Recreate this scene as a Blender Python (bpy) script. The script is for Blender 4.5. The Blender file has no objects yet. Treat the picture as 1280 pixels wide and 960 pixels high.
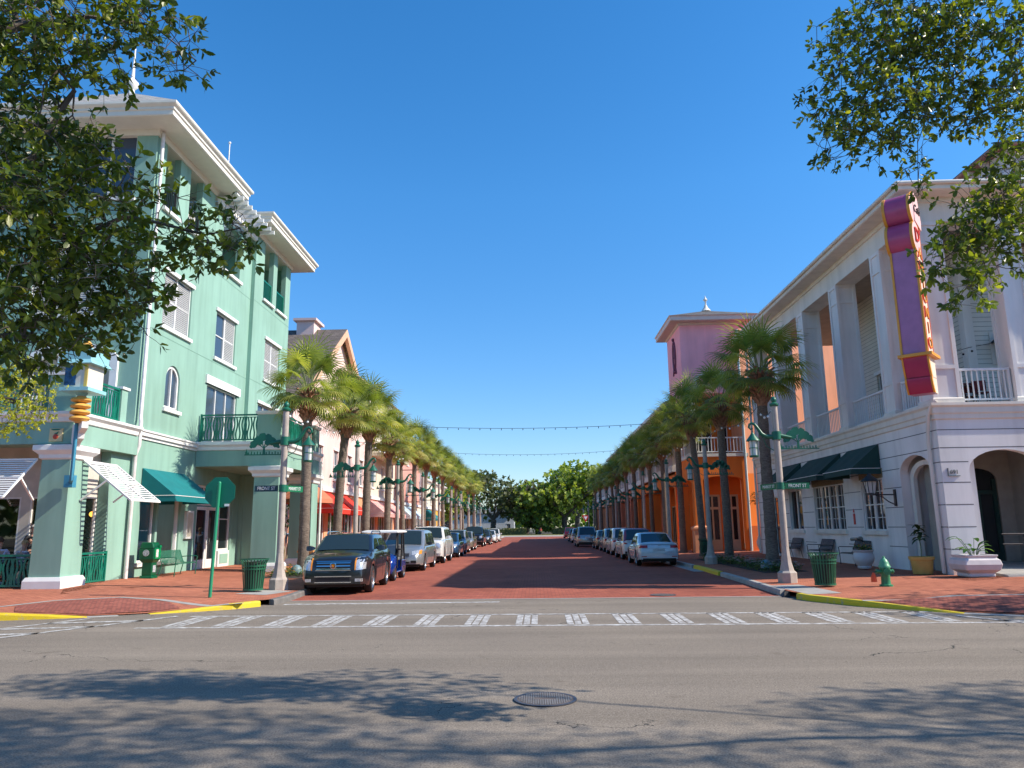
import bpy, bmesh, math, random
import numpy as np
from mathutils import Vector, Matrix, Euler, noise
from mathutils.bvhtree import BVHTree
R = math.radians; PI = math.pi
rnd = random.Random(7)
scene = bpy.context.scene
COL = scene.collection

# ------------------------------------------------------------------ materials
MATS = {}
def _nodes(name):
    m = bpy.data.materials.new(name); m.use_nodes = True
    nt = m.node_tree; b = nt.nodes['Principled BSDF']
    return m, nt, b
def ramp(nt, fac, c0, c1, p0=0.3, p1=0.7):
    r = nt.nodes.new('ShaderNodeValToRGB')
    r.color_ramp.elements[0].position = p0; r.color_ramp.elements[0].color = (*c0, 1)
    r.color_ramp.elements[1].position = p1; r.color_ramp.elements[1].color = (*c1, 1)
    nt.links.new(fac, r.inputs[0]); return r.outputs[0]
def noise_tex(nt, scale, detail=4, coord='Object', vec=None, rough=.55):
    n = nt.nodes.new('ShaderNodeTexNoise'); n.inputs['Scale'].default_value = scale
    n.inputs['Detail'].default_value = detail; n.inputs['Roughness'].default_value = rough
    if vec is None:
        t = nt.nodes.new('ShaderNodeTexCoord'); vec = t.outputs[coord]
    nt.links.new(vec, n.inputs['Vector']); return n
def mixc(nt, fac, a, b, mode='MIX'):
    m = nt.nodes.new('ShaderNodeMix'); m.data_type = 'RGBA'; m.blend_type = mode
    for i, v in ((0, fac), (6, a), (7, b)):
        if isinstance(v, (int, float)): m.inputs[i].default_value = v
        elif isinstance(v, tuple): m.inputs[i].default_value = (*v, 1) if len(v) == 3 else v
        else: nt.links.new(v, m.inputs[i])
    return m.outputs[2]
def bump(nt, b, h, strength=.3, dist=.02):
    n = nt.nodes.new('ShaderNodeBump'); n.inputs['Strength'].default_value = strength
    n.inputs['Distance'].default_value = dist
    nt.links.new(h, n.inputs['Height']); nt.links.new(n.outputs[0], b.inputs['Normal'])
def mat(name, col, rough=.6, metal=0, var=.12, scale=3.0, bmp=0, bscale=60, coat=0, spec=None, emit=None):
    """plain surface with soft large blotches, finer grain and a little bump"""
    if name in MATS: return MATS[name]
    m, nt, b = _nodes(name)
    b.inputs['Roughness'].default_value = rough; b.inputs['Metallic'].default_value = metal
    if coat: b.inputs['Coat Weight'].default_value = coat; b.inputs['Coat Roughness'].default_value = .04
    if spec is not None: b.inputs['Specular IOR Level'].default_value = spec
    if var > 0:
        n = noise_tex(nt, scale, 6)
        lo = tuple(max(0, c*(1-var)) for c in col); hi = tuple(min(1, c*(1+var*.8)) for c in col)
        c = ramp(nt, n.outputs['Fac'], lo, hi)
        nt.links.new(c, b.inputs['Base Color'])
    else:
        b.inputs['Base Color'].default_value = (*col, 1)
    if bmp:
        n2 = noise_tex(nt, bscale, 3); bump(nt, b, n2.outputs['Fac'], bmp, .01)
    if emit:
        b.inputs['Emission Color'].default_value = (*emit[0], 1); b.inputs['Emission Strength'].default_value = emit[1]
    MATS[name] = m; return m
def stucco(name, col, dirt=.18):
    """painted render: rain streaks, blotches, fine grain"""
    if name in MATS: return MATS[name]
    m, nt, b = _nodes(name); b.inputs['Roughness'].default_value = .88; b.inputs['Specular IOR Level'].default_value = .2
    t = nt.nodes.new('ShaderNodeTexCoord')
    mp = nt.nodes.new('ShaderNodeMapping'); mp.inputs['Scale'].default_value = (1, 1, .12)
    nt.links.new(t.outputs['Object'], mp.inputs[0])
    st = noise_tex(nt, 2.2, 6, vec=mp.outputs[0]); bl = noise_tex(nt, .45, 5, vec=t.outputs['Object'])
    c1 = ramp(nt, st.outputs['Fac'], tuple(c*(1-dirt) for c in col), tuple(min(1, c*1.03) for c in col), .28, .56)
    c2 = ramp(nt, bl.outputs['Fac'], (.86, .86, .84), (1, 1, 1), .3, .6)
    nt.links.new(mixc(nt, .8, c1, c2, 'MULTIPLY'), b.inputs['Base Color'])
    g = noise_tex(nt, 90, 3, vec=t.outputs['Object']); bump(nt, b, g.outputs['Fac'], .25, .006)
    MATS[name] = m; return m
def siding(name, col, step=.16):
    """painted horizontal boards: lap shadow lines through bump, thin dark joint"""
    m, nt, b = _nodes(name); b.inputs['Roughness'].default_value = .6
    t = nt.nodes.new('ShaderNodeTexCoord'); s = nt.nodes.new('ShaderNodeSeparateXYZ'); nt.links.new(t.outputs['Object'], s.inputs[0])
    d = nt.nodes.new('ShaderNodeMath'); d.operation = 'DIVIDE'; d.inputs[1].default_value = step; nt.links.new(s.outputs[2], d.inputs[0])
    f = nt.nodes.new('ShaderNodeMath'); f.operation = 'FRACT'; nt.links.new(d.outputs[0], f.inputs[0])
    lt = nt.nodes.new('ShaderNodeMath'); lt.operation = 'LESS_THAN'; lt.inputs[1].default_value = .1; nt.links.new(f.outputs[0], lt.inputs[0])
    n = noise_tex(nt, 1.5, 5, vec=t.outputs['Object'])
    c = ramp(nt, n.outputs['Fac'], tuple(x*.88 for x in col), col)
    nt.links.new(mixc(nt, lt.outputs[0], c, tuple(x*.3 for x in col)), b.inputs['Base Color'])
    inv = nt.nodes.new('ShaderNodeMath'); inv.operation = 'SUBTRACT'; inv.inputs[0].default_value = 1; nt.links.new(f.outputs[0], inv.inputs[1])
    bump(nt, b, inv.outputs[0], .8, .02)
    MATS[name] = m; return m
def shingle(name, c0, c1):
    if name in MATS: return MATS[name]
    m, nt, b = _nodes(name); b.inputs['Roughness'].default_value = .9
    t = nt.nodes.new('ShaderNodeTexCoord'); mp = nt.nodes.new('ShaderNodeMapping'); mp.inputs['Rotation'].default_value = (R(90), 0, 0)
    nt.links.new(t.outputs['Object'], mp.inputs[0])
    br = nt.nodes.new('ShaderNodeTexBrick'); br.inputs['Scale'].default_value = 1.0
    br.inputs['Brick Width'].default_value = .33; br.inputs['Row Height'].default_value = .14; br.inputs['Mortar Size'].default_value = .012
    br.inputs['Color1'].default_value = (*c0, 1); br.inputs['Color2'].default_value = (*c1, 1); br.inputs['Mortar'].default_value = (*[x*.45 for x in c0], 1)
    nt.links.new(mp.outputs[0], br.inputs[0]); n = noise_tex(nt, 1.2, 4, vec=t.outputs['Object'])
    c = ramp(nt, n.outputs['Fac'], (.75, .75, .75), (1, 1, 1)); nt.links.new(mixc(nt, 1.0, br.outputs[0], c, 'MULTIPLY'), b.inputs['Base Color'])
    MATS[name] = m; return m
def pavers(name, c0, c1, mort, w=.2, h=.1, rot=0, stain=.25):
    m, nt, b = _nodes(name); b.inputs['Roughness'].default_value = .92; b.inputs['Specular IOR Level'].default_value = .12
    t = nt.nodes.new('ShaderNodeTexCoord'); mp = nt.nodes.new('ShaderNodeMapping'); mp.inputs['Rotation'].default_value = (0, 0, rot)
    nt.links.new(t.outputs['Object'], mp.inputs[0])
    br = nt.nodes.new('ShaderNodeTexBrick'); br.inputs['Scale'].default_value = 1.0
    br.inputs['Brick Width'].default_value = w; br.inputs['Row Height'].default_value = h; br.inputs['Mortar Size'].default_value = .006
    br.inputs['Color1'].default_value = (*c0, 1); br.inputs['Color2'].default_value = (*c1, 1); br.inputs['Mortar'].default_value = (*mort, 1)
    br.inputs['Bias'].default_value = -.1
    nt.links.new(mp.outputs[0], br.inputs[0])
    n = noise_tex(nt, .35, 7, vec=t.outputs['Object'], rough=.65); n2 = noise_tex(nt, 5, 5, vec=t.outputs['Object'])
    c = ramp(nt, n.outputs['Fac'], (1-stain,)*3, (1.0, 1.0, 1.0), .32, .62); c2 = ramp(nt, n2.outputs['Fac'], (.86, .86, .86), (1.05, 1.05, 1.05), .3, .7)
    k = mixc(nt, 1.0, br.outputs[0], c, 'MULTIPLY'); k = mixc(nt, 1.0, k, c2, 'MULTIPLY')
    nt.links.new(k, b.inputs['Base Color']); bump(nt, b, br.outputs['Fac'], -.4, .006)
    MATS[name] = m; return m
def glassmat(name, col=(.015, .02, .025), rough=.03):
    if name in MATS: return MATS[name]
    m, nt, b = _nodes(name); b.inputs['Base Color'].default_value = (*col, 1)
    b.inputs['Roughness'].default_value = rough; b.inputs['Specular IOR Level'].default_value = .55; b.inputs['IOR'].default_value = 1.5
    n = noise_tex(nt, .8, 2); bump(nt, b, n.outputs['Fac'], .05, .05)
    MATS[name] = m; return m
def clearglass(name, tint=(.75, .8, .78), refl=.09):
    """window glass one can look through"""
    if name in MATS: return MATS[name]
    m, nt, b = _nodes(name); nt.nodes.remove(b)
    tr = nt.nodes.new('ShaderNodeBsdfTransparent'); tr.inputs[0].default_value = (*tint, 1)
    gl = nt.nodes.new('ShaderNodeBsdfGlossy'); gl.inputs['Roughness'].default_value = .02
    lw = nt.nodes.new('ShaderNodeLayerWeight'); lw.inputs[0].default_value = .35
    ad = nt.nodes.new('ShaderNodeMath'); ad.operation = 'ADD'; ad.inputs[1].default_value = refl; nt.links.new(lw.outputs['Fresnel'], ad.inputs[0])
    mx = nt.nodes.new('ShaderNodeMixShader'); nt.links.new(ad.outputs[0], mx.inputs[0]); nt.links.new(tr.outputs[0], mx.inputs[1]); nt.links.new(gl.outputs[0], mx.inputs[2])
    nt.links.new(mx.outputs[0], nt.nodes['Material Output'].inputs[0])
    MATS[name] = m; return m
def leafmat(name, dark, mid, light, trans=.25, rough=.5, scale=None):
    """leaf: colour varies from leaf to leaf by a per-face 'tint'; some light comes through"""
    if name in MATS: return MATS[name]
    m, nt, b = _nodes(name); b.inputs['Roughness'].default_value = rough
    a = nt.nodes.new('ShaderNodeAttribute'); a.attribute_name = 'tint'
    r = nt.nodes.new('ShaderNodeValToRGB'); e = r.color_ramp.elements
    e[0].position = 0; e[0].color = (*dark, 1); e[1].position = 1; e[1].color = (*light, 1)
    k = e.new(.55); k.color = (*mid, 1)
    nt.links.new(a.outputs['Fac'], r.inputs[0]); nt.links.new(r.outputs[0], b.inputs['Base Color'])
    tr = nt.nodes.new('ShaderNodeBsdfTranslucent')
    bc = mixc(nt, 1.0, r.outputs[0], (1.6, 1.7, .5), 'MULTIPLY'); nt.links.new(bc, tr.inputs[0])
    mx = nt.nodes.new('ShaderNodeMixShader'); mx.inputs[0].default_value = trans
    nt.links.new(b.outputs[0], mx.inputs[1]); nt.links.new(tr.outputs[0], mx.inputs[2])
    nt.links.new(mx.outputs[0], nt.nodes['Material Output'].inputs[0])
    MATS[name] = m; return m
def paint(name, col, metal=.3, rough=.28):
    if name in MATS: return MATS[name]
    m, nt, b = _nodes(name); b.inputs['Roughness'].default_value = rough; b.inputs['Metallic'].default_value = metal
    b.inputs['Coat Weight'].default_value = 1; b.inputs['Coat Roughness'].default_value = .03
    n = noise_tex(nt, 2.5, 5); c = ramp(nt, n.outputs['Fac'], tuple(x*.9 for x in col), col)
    nt.links.new(c, b.inputs['Base Color']); MATS[name] = m; return m

# ------------------------------------------------------------------ objects
def thing(name, label, cat, loc=(0, 0, 0), rz=0, group=None):
    o = bpy.data.objects.new(name, None); COL.objects.link(o); o.location = loc; o.rotation_euler = (0, 0, rz)
    o.empty_display_size = .2
    o['label'] = label; o['category'] = cat
    if group: o['group'] = group
    return o
def tag(o, label=None, cat=None, group=None, kind=None):
    if label: o['label'] = label
    if cat: o['category'] = cat
    if group: o['group'] = group
    if kind: o['kind'] = kind
    return o
def children(o): return [c for c in bpy.data.objects if c.parent == o] if False else list(o.children)
def dup(root, loc, rz=None, label=None, group=None, kids=True, scale=None):
    r = root.copy(); COL.objects.link(r); r.location = loc
    if rz is not None: r.rotation_euler = (0, 0, rz)
    if scale: r.scale = scale
    if label: r['label'] = label
    if group: r['group'] = group
    for ch in root.children:
        c = ch.copy(); COL.objects.link(c); c.parent = r
        for g in ch.children:
            d = g.copy(); COL.objects.link(d); d.parent = c
    return r

class MB:
    """collects shapes into one mesh"""
    def __init__(s): s.v = []; s.f = []; s.mi = []; s.m = 0; s.M = None; s.smooth = set(); s.tint = None
    def pt(s, p):
        if s.M is not None: p = s.M @ Vector(p)
        s.v.append((p[0], p[1], p[2])); return len(s.v)-1
    def face(s, idx, smooth=False):
        if smooth: s.smooth.add(len(s.f))
        s.f.append(tuple(idx)); s.mi.append(s.m)
    def poly(s, pts): s.face([s.pt(p) for p in pts])
    def box(s, x0, x1, y0, y1, z0, z1):
        i = [s.pt(p) for p in ((x0,y0,z0),(x1,y0,z0),(x1,y1,z0),(x0,y1,z0),(x0,y0,z1),(x1,y0,z1),(x1,y1,z1),(x0,y1,z1))]
        for q in ((0,3,2,1),(4,5,6,7),(0,1,5,4),(1,2,6,5),(2,3,7,6),(3,0,4,7)): s.face([i[k] for k in q])
    def hexa(s, b, t):
        """box from 4 bottom and 4 top points"""
        i = [s.pt(p) for p in list(b)+list(t)]
        for q in ((0,3,2,1),(4,5,6,7),(0,1,5,4),(1,2,6,5),(2,3,7,6),(3,0,4,7)): s.face([i[k] for k in q])
    def loft(s, rings, cap0=True, cap1=True, closed=True, smooth=False):
        I = [[s.pt(p) for p in r] for r in rings]; n = len(I[0])
        for a, b in zip(I, I[1:]):
            for k in range(n if closed else n-1):
                k2 = (k+1) % n; s.face([a[k], a[k2], b[k2], b[k]], smooth)
        if cap0: s.face(I[0][::-1])
        if cap1: s.face(I[-1])
        return I
    def cyl(s, c0, c1, r0, r1=None, n=12, smooth=True, caps=True):
        r1 = r0 if r1 is None else r1
        c0, c1 = Vector(c0), Vector(c1); d = (c1-c0).normalized()
        a = d.orthogonal().normalized(); b = d.cross(a)
        rings = [[c + (a*math.cos(t*2*PI/n) + b*math.sin(t*2*PI/n))*r for t in range(n)] for c, r in ((c0, r0), (c1, r1))]
        s.loft(rings, caps, caps, smooth=smooth)
    def tube(s, pts, r, n=6, smooth=True, caps=True):
        pts = [Vector(p) for p in pts]; rs = r if isinstance(r, (list, tuple)) else [r]*len(pts)
        rings = []; a = None
        for i, p in enumerate(pts):
            d = (pts[min(i+1, len(pts)-1)] - pts[max(i-1, 0)])
            if d.length < 1e-9: d = Vector((0, 0, 1))
            d.normalize()
            if a is None: a = d.orthogonal().normalized()
            else:
                a = a - d*a.dot(d)
                a = a.normalized() if a.length > 1e-6 else d.orthogonal().normalized()
            b = d.cross(a)
            rings.append([p + (a*math.cos(t*2*PI/n) + b*math.sin(t*2*PI/n))*rs[i] for t in range(n)])
        s.loft(rings, caps, caps, smooth=smooth)
    def lathe(s, prof, c=(0, 0, 0), n=20, smooth=True, caps=True, sx=1, sy=1):
        rings = [[(c[0]+r*sx*math.cos(t*2*PI/n), c[1]+r*sy*math.sin(t*2*PI/n), c[2]+z) for t in range(n)] for r, z in prof]
        s.loft(rings, caps, caps, smooth=smooth)
    def prism(s, pts, d):
        """extrude polygon pts (3D) by vector d"""
        d = Vector(d); a = [s.pt(p) for p in pts]; b = [s.pt(Vector(p)+d) for p in pts]; n = len(pts)
        s.face(a[::-1]); s.face(b)
        for k in range(n): s.face([a[k], a[(k+1) % n], b[(k+1) % n], b[k]])
    def ball(s, c, r, n=10, m=6, sz=1):
        s.lathe([(r*math.sin(PI*k/m), -r*sz*math.cos(PI*k/m)) if 0 < k < m else (r*.02, -r*sz*math.cos(PI*k/m)) for k in range(m+1)], c, n)
    def build(s, name, mats, parent=None, world=None, smooth=None, bevel=0, sharp=None):
        """world: subtract the parent's place so that vertices given in world coordinates stay put"""
        me = bpy.data.meshes.new(name)
        v = s.v
        if world is not None:
            wx, wy, wz = world; v = [(a-wx, b-wy, c-wz) for a, b, c in v]
        me.from_pydata(v, [], s.f)
        if not isinstance(mats, (list, tuple)): mats = [mats]
        for m in mats: me.materials.append(m)
        me.polygons.foreach_set('material_index', s.mi)
        if smooth is True: me.polygons.foreach_set('use_smooth', [True]*len(s.f))
        elif smooth is None and s.smooth:
            me.polygons.foreach_set('use_smooth', [i in s.smooth for i in range(len(s.f))])
        if s.tint is not None:
            a = me.attributes.new('tint', 'FLOAT', 'FACE'); a.data.foreach_set('value', s.tint)
        me.update()
        bm = bmesh.new(); bm.from_mesh(me)
        if s.tint is None: bmesh.ops.recalc_face_normals(bm, faces=bm.faces)
        bm.to_mesh(me); bm.free()
        if sharp: me.set_sharp_from_angle(angle=R(sharp))
        elif s.smooth or smooth: me.set_sharp_from_angle(angle=R(50))
        o = bpy.data.objects.new(name, me); COL.objects.link(o)
        if parent is not None: o.parent = parent
        if bevel:
            b = o.modifiers.new('Bevel', 'BEVEL'); b.width = bevel; b.segments = 2; b.limit_method = 'ANGLE'; b.angle_limit = R(40)
        return o
def base_of(o): 
    while o.parent is not None: o = o.parent
    return tuple(o.location)
def part(mb, name, mats, parent, **k):
    """part whose vertices were given in world coordinates under an unrotated thing"""
    return mb.build(name, mats, parent, world=base_of(parent), **k)
def struct(mb, name, mats, label=None, **k):
    o = mb.build(name, mats, None, **k); o['kind'] = 'structure'
    if label: o['label'] = label
    return o

def text_part(s, size, pos, u, n, m, name, parent, depth=.01, world=True, spacing=1.0, shear=0, align='CENTER', sx=1.0):
    """raised lettering: mesh from a text curve; u = reading direction, n = outward normal"""
    cu = bpy.data.curves.new(name, 'FONT'); cu.body = s; cu.size = size; cu.extrude = depth/2; cu.align_x = align; cu.align_y = 'CENTER'
    cu.space_character = spacing; cu.shear = shear; cu.resolution_u = 3
    o = bpy.data.objects.new(name+'_tmp', cu); COL.objects.link(o)
    bpy.context.view_layer.update()
    dg = bpy.context.evaluated_depsgraph_get(); me = bpy.data.meshes.new_from_object(o.evaluated_get(dg))
    COL.objects.unlink(o); bpy.data.objects.remove(o)
    u = Vector(u).normalized(); n = Vector(n).normalized(); w = n.cross(u)
    M = Matrix((( u.x*sx, w.x, n.x, pos[0]), (u.y*sx, w.y, n.y, pos[1]), (u.z*sx, w.z, n.z, pos[2]), (0, 0, 0, 1)))
    me.transform(M)
    if world: b = base_of(parent); me.transform(Matrix.Translation((-b[0], -b[1], -b[2])))
    me.materials.clear(); me.materials.append(m)
    q = bpy.data.objects.new(name, me); COL.objects.link(q); q.parent = parent; return q
def text_mb(mb, s, size, pos, u, n, depth=.01, align='CENTER', sx=1.0):
    """the same lettering added to a mesh under construction"""
    cu = bpy.data.curves.new('t', 'FONT'); cu.body = s; cu.size = size; cu.extrude = depth/2; cu.align_x = align; cu.align_y = 'CENTER'; cu.resolution_u = 3
    o = bpy.data.objects.new('t_tmp', cu); COL.objects.link(o); bpy.context.view_layer.update()
    dg = bpy.context.evaluated_depsgraph_get(); me = bpy.data.meshes.new_from_object(o.evaluated_get(dg))
    COL.objects.unlink(o); bpy.data.objects.remove(o)
    u = Vector(u).normalized(); n = Vector(n).normalized(); w = n.cross(u); k = len(mb.v)
    for v in me.vertices:
        p = Vector(pos) + u*(v.co.x*sx) + w*v.co.y + n*v.co.z; mb.pt(p)
    for p in me.polygons: mb.face([k+i for i in p.vertices])
    bpy.data.meshes.remove(me)

# wall frames: a along the wall, z up, d inwards
class Fr:
    def __init__(s, o, u, n): s.o = Vector(o); s.u = Vector(u); s.n = Vector(n)
    def __call__(s, a, z, d=0): p = s.o + s.u*a - s.n*d; return (p.x, p.y, z)
    def box(s, mb, a0, a1, z0, z1, d0, d1):
        b = [s(a0, z0, d0), s(a1, z0, d0), s(a1, z0, d1), s(a0, z0, d1)]; t = [(p[0], p[1], z1) for p in b]
        mb.hexa(b, t)
def XF(x, sgn): return Fr((x, 0, 0), (0, 1, 0), (sgn, 0, 0))      # wall running down the street; sgn = side it faces
def YF(y, sgn=-1): return Fr((0, y, 0), (1, 0, 0), (0, sgn, 0))   # wall facing the crossing
def wall(mb, F, a0, a1, z0, z1, ops=(), depth=.2, thick=.25):
    """wall slab with rectangular (or arched: 5th value = rise) openings and their reveals"""
    A = sorted({a0, a1, *[min(max(o[0], a0), a1) for o in ops], *[min(max(o[1], a0), a1) for o in ops]})
    Z = sorted({z0, z1, *[min(max(o[2], z0), z1) for o in ops], *[min(max(o[3], z0), z1) for o in ops]})
    def inside(a, z): return any(o[0] < a < o[1] and o[2] < z < o[3] for o in ops)
    for i in range(len(A)-1):
        j = 0
        while j < len(Z)-1:
            if inside((A[i]+A[i+1])/2, (Z[j]+Z[j+1])/2): j += 1; continue
            k = j
            while k+1 < len(Z)-1 and not inside((A[i]+A[i+1])/2, (Z[k+1]+Z[k+2])/2): k += 1
            mb.poly([F(A[i], Z[j]), F(A[i+1], Z[j]), F(A[i+1], Z[k+1]), F(A[i], Z[k+1])]); j = k+1
    for o in ops:
        rise = o[4] if len(o) > 4 else 0; n = 12
        zs = o[3]-rise; c = (o[0]+o[1])/2; hw = (o[1]-o[0])/2
        pts = [(o[0], o[2]), (o[0], zs)]
        if rise:
            pts += [(c - hw*math.cos(PI*t/n), zs + rise*math.sin(PI*t/n)) for t in range(1, n)]
            top = pts[1:]+[(o[1], zs)]
            for p, q in zip(top, top[1:]): mb.poly([F(*p), F(*q), F(q[0], o[3]), F(p[0], o[3])])
        pts += [(o[1], zs), (o[1], o[2])]
        for p, q in zip(pts, pts[1:]): mb.poly([F(*p), F(*p, thick), F(*q, thick), F(*q)])
        mb.poly([F(o[0], o[2]), F(o[1], o[2]), F(o[1], o[2], thick), F(o[0], o[2], thick)])
def window(F, parent, a0, a1, z0, z1, d=.12, cols=2, rows=2, fm=None, gm=None, sill=True, lintel=True, fw=.05, mw=.03, style=None, name='window', so=.12):
    fm = fm or M_white; gm = gm or M_glass
    mb = MB()
    for (p, q, r, s_) in ((a0, a0+fw, z0, z1), (a1-fw, a1, z0, z1), (a0+fw, a1-fw, z0, z0+fw), (a0+fw, a1-fw, z1-fw, z1)): F.box(mb, p, q, r, s_, d-.05, d+.03)
    for k in range(1, cols):
        a = a0+(a1-a0)*k/cols; w = mw*1.6 if cols == 2 else mw; F.box(mb, a-w, a+w, z0+fw, z1-fw, d-.04, d+.02)
    for k in range(1, rows):
        z = z0+(z1-z0)*k/rows; F.box(mb, a0+fw, a1-fw, z-mw*.7, z+mw*.7, d-.03, d+.025)
    w = part(mb, name, fm, parent)
    g = MB(); g.poly([F(a0+.01, z0+.01, d+.005), F(a1-.01, z0+.01, d+.005), F(a1-.01, z1-.01, d+.005), F(a0+.01, z1-.01, d+.005)]); part(g, 'pane', gm, w)
    if style:
        sh = MB(); spans = [(a0+fw, (a0+a1)/2-.05), ((a0+a1)/2+.05, a1-fw)]
        if style == 'right': spans = spans[1:]
        for (p, q) in spans:
            z = z0+fw+.04
            while z < z1-fw-.06:
                sh.hexa([F(p+.03, z, d-.005), F(q-.03, z, d-.005), F(q-.03, z+.03, d-.03), F(p+.03, z+.03, d-.03)],
                        [F(p+.03, z+.012, d-.001), F(q-.03, z+.012, d-.001), F(q-.03, z+.045, d-.026), F(p+.03, z+.045, d-.026)])
                z += .075
        part(sh, 'shutter', fm, w)
    if sill or lintel:
        if sill: sm = MB(); F.box(sm, a0-so, a1+so, z0-.13, z0, -.09, .04); part(sm, 'sill', fm, w)
        if lintel: sm = MB(); F.box(sm, a0-so, a1+so, z1, z1+.14, -.07, .04); part(sm, 'lintel', fm, w)
    return w
# ------------------------------------------------------------------ materials used all over
M_white = mat('white_paint', (.78, .77, .74), .5, var=.06)
M_white2 = stucco('old_white_paint', (.70, .69, .66), .12)
M_glass = glassmat('dark_glass')
M_clear = clearglass('shop_glass')
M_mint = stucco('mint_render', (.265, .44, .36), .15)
M_green = mat('green_enamel', (.005, .16, .105), .35, var=.08)
M_green2 = mat('pole_green_paint', (.01, .13, .075), .4, var=.12)
M_teal = mat('teal_canvas', (.0, .16, .17), .8, var=.1, bmp=.2)
M_dkcanvas = mat('dark_green_canvas', (.008, .05, .045), .8, var=.15, bmp=.2)
M_black = mat('black_plastic', (.012, .012, .013), .5, var=.1)
M_iron = mat('dark_iron', (.02, .022, .025), .45, var=.15)
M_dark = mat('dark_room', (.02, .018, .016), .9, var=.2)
M_conc = mat('concrete', (.36, .34, .31), .85, var=.18, scale=4, bmp=.25, bscale=40)
M_conc2 = mat('pale_cast_stone', (.50, .43, .37), .85, var=.14, scale=5, bmp=.3, bscale=50)
M_shingle = shingle('grey_shingles', (.10, .095, .09), (.16, .15, .14))
M_shingle_pale = shingle('pale_shingles', (.34, .33, .31), (.42, .41, .39))
M_chrome = mat('chrome', (.75, .75, .76), .12, metal=1, var=0)
M_tyre = mat('tyre_rubber', (.018, .018, .019), .8, var=.15)
M_rim = mat('alloy_rim', (.42, .43, .44), .28, metal=.9, var=0)

# ------------------------------------------------------------------ camera, light, sky
cam = bpy.data.cameras.new('camera'); camo = bpy.data.objects.new('camera', cam); COL.objects.link(camo)
cam.sensor_width = 36; cam.lens = 938.4/1280*36; cam.clip_start = .1; cam.clip_end = 3000
_p, _y, _r = .1894, .0283, -.0126
fw = Vector((-math.sin(_y)*math.cos(_p), math.cos(_y)*math.cos(_p), math.sin(_p))); rt = Vector((math.cos(_y), math.sin(_y), 0)); up = rt.cross(fw)
r2 = rt*math.cos(_r) + up*math.sin(_r); u2 = -rt*math.sin(_r) + up*math.cos(_r)
camo.matrix_world = Matrix(((r2.x, u2.x, -fw.x, 0), (r2.y, u2.y, -fw.y, 0), (r2.z, u2.z, -fw.z, 1.75), (0, 0, 0, 1)))
scene.camera = camo
SUN_A, SUN_E = R(8), R(39.5)            # sun over the roofs on the café side, slightly behind the camera
sdir = Vector((math.cos(SUN_A)*math.cos(SUN_E), -math.sin(SUN_A)*math.cos(SUN_E), math.sin(SUN_E)))
sl = bpy.data.lights.new('sun', 'SUN'); so = bpy.data.objects.new('sun', sl); COL.objects.link(so)
sl.energy = 3.5; sl.angle = R(.5); sl.color = (1, .91, .78)
so.rotation_euler = sdir.to_track_quat('Z', 'Y').to_euler(); so.location = (40, -6, 40)
wd = bpy.data.worlds.new('World'); scene.world = wd; wd.use_nodes = True
nt = wd.node_tree; bg = nt.nodes['Background']; sk = nt.nodes.new('ShaderNodeTexSky'); sk.sky_type = 'NISHITA'; sk.sun_disc = False
sk.sun_elevation = SUN_E; sk.sun_rotation = math.atan2(sdir.x, sdir.y); sk.altitude = 0; sk.air_density = 1.0; sk.dust_density = .25; sk.ozone_density = 3.2
hs_ = nt.nodes.new('ShaderNodeHueSaturation'); hs_.inputs['Saturation'].default_value = 1.32
tc_ = nt.nodes.new('ShaderNodeTexCoord'); sx_ = nt.nodes.new('ShaderNodeSeparateXYZ'); nt.links.new(tc_.outputs['Generated'], sx_.inputs[0])
dk_ = ramp(nt, sx_.outputs[2], (.60, .64, .74), (1, 1, 1), 0.0, .42)      # clear dry air: less white towards the horizon
nt.links.new(sk.outputs[0], hs_.inputs['Color']); nt.links.new(mixc(nt, 1.0, hs_.outputs[0], dk_, 'MULTIPLY'), bg.inputs[0]); bg.inputs[1].default_value = .12
scene.view_settings.view_transform = 'Standard'; scene.view_settings.look = 'None'; scene.view_settings.gamma = 1; scene.view_settings.exposure = 0.95
scene.cycles.max_bounces = 8; scene.cycles.transparent_max_bounces = 12
try: scene.cycles.use_denoising = True
except Exception: pass

# ------------------------------------------------------------------ ground
KL = [(-6.4, 153, .14), (-6.4, 100, .14), (-6.4, 60, .14), (-6.4, 40, .14), (-6.4, 30, .14), (-6.38, 22, .14), (-6.22, 19.4, .14), (-6.3, 18.5, .13), (-6.95, 17.6, .12), (-7.6, 17.15, .06),
      (-8.4, 16.72, .006), (-8.95, 16.45, .006), (-9.5, 16.22, .01), (-10.2, 16.0, .08), (-11.1, 15.78, .14), (-13, 15.6, .14), (-18, 15.6, .14), (-80, 15.6, .14)]
KR = [(6.5, 153, .14), (6.5, 100, .14), (6.5, 60, .14), (6.5, 40, .14), (6.5, 30, .14), (6.3, 24, .14), (6.12, 20.4, .14), (6.05, 19.2, .14), (6.3, 18.2, .13), (6.95, 16.9, .12), (7.6, 16.1, .07),
      (8.3, 15.45, .006), (9.2, 14.9, .006), (10.5, 14.5, .006), (12, 14.3, .14), (18, 14.2, .14), (80, 14.2, .14)]
def _near(K, x, y):
    best = (1e9, 0)
    for (ax, ay, az), (bx, by, bz) in zip(K, K[1:]):
        dx, dy = bx-ax, by-ay; t = max(0, min(1, ((x-ax)*dx+(y-ay)*dy)/(dx*dx+dy*dy)))
        d = math.hypot(x-ax-t*dx, y-ay-t*dy)
        if d < best[0]: best = (d, az+(bz-az)*t)
    return best
def hs(x, y):
    d, zk = _near(KL if x < 0 else KR, x, y)
    return min(.30, zk + (.14-zk)*min(d/1.6, 1) + .022*d)
def backpt(sx, k):
    x, y, z = k
    if y > 22: return (sx*13.6, y)
    if abs(x) < 11: return (sx*13.6, 22)
    return (x, 22)
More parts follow.
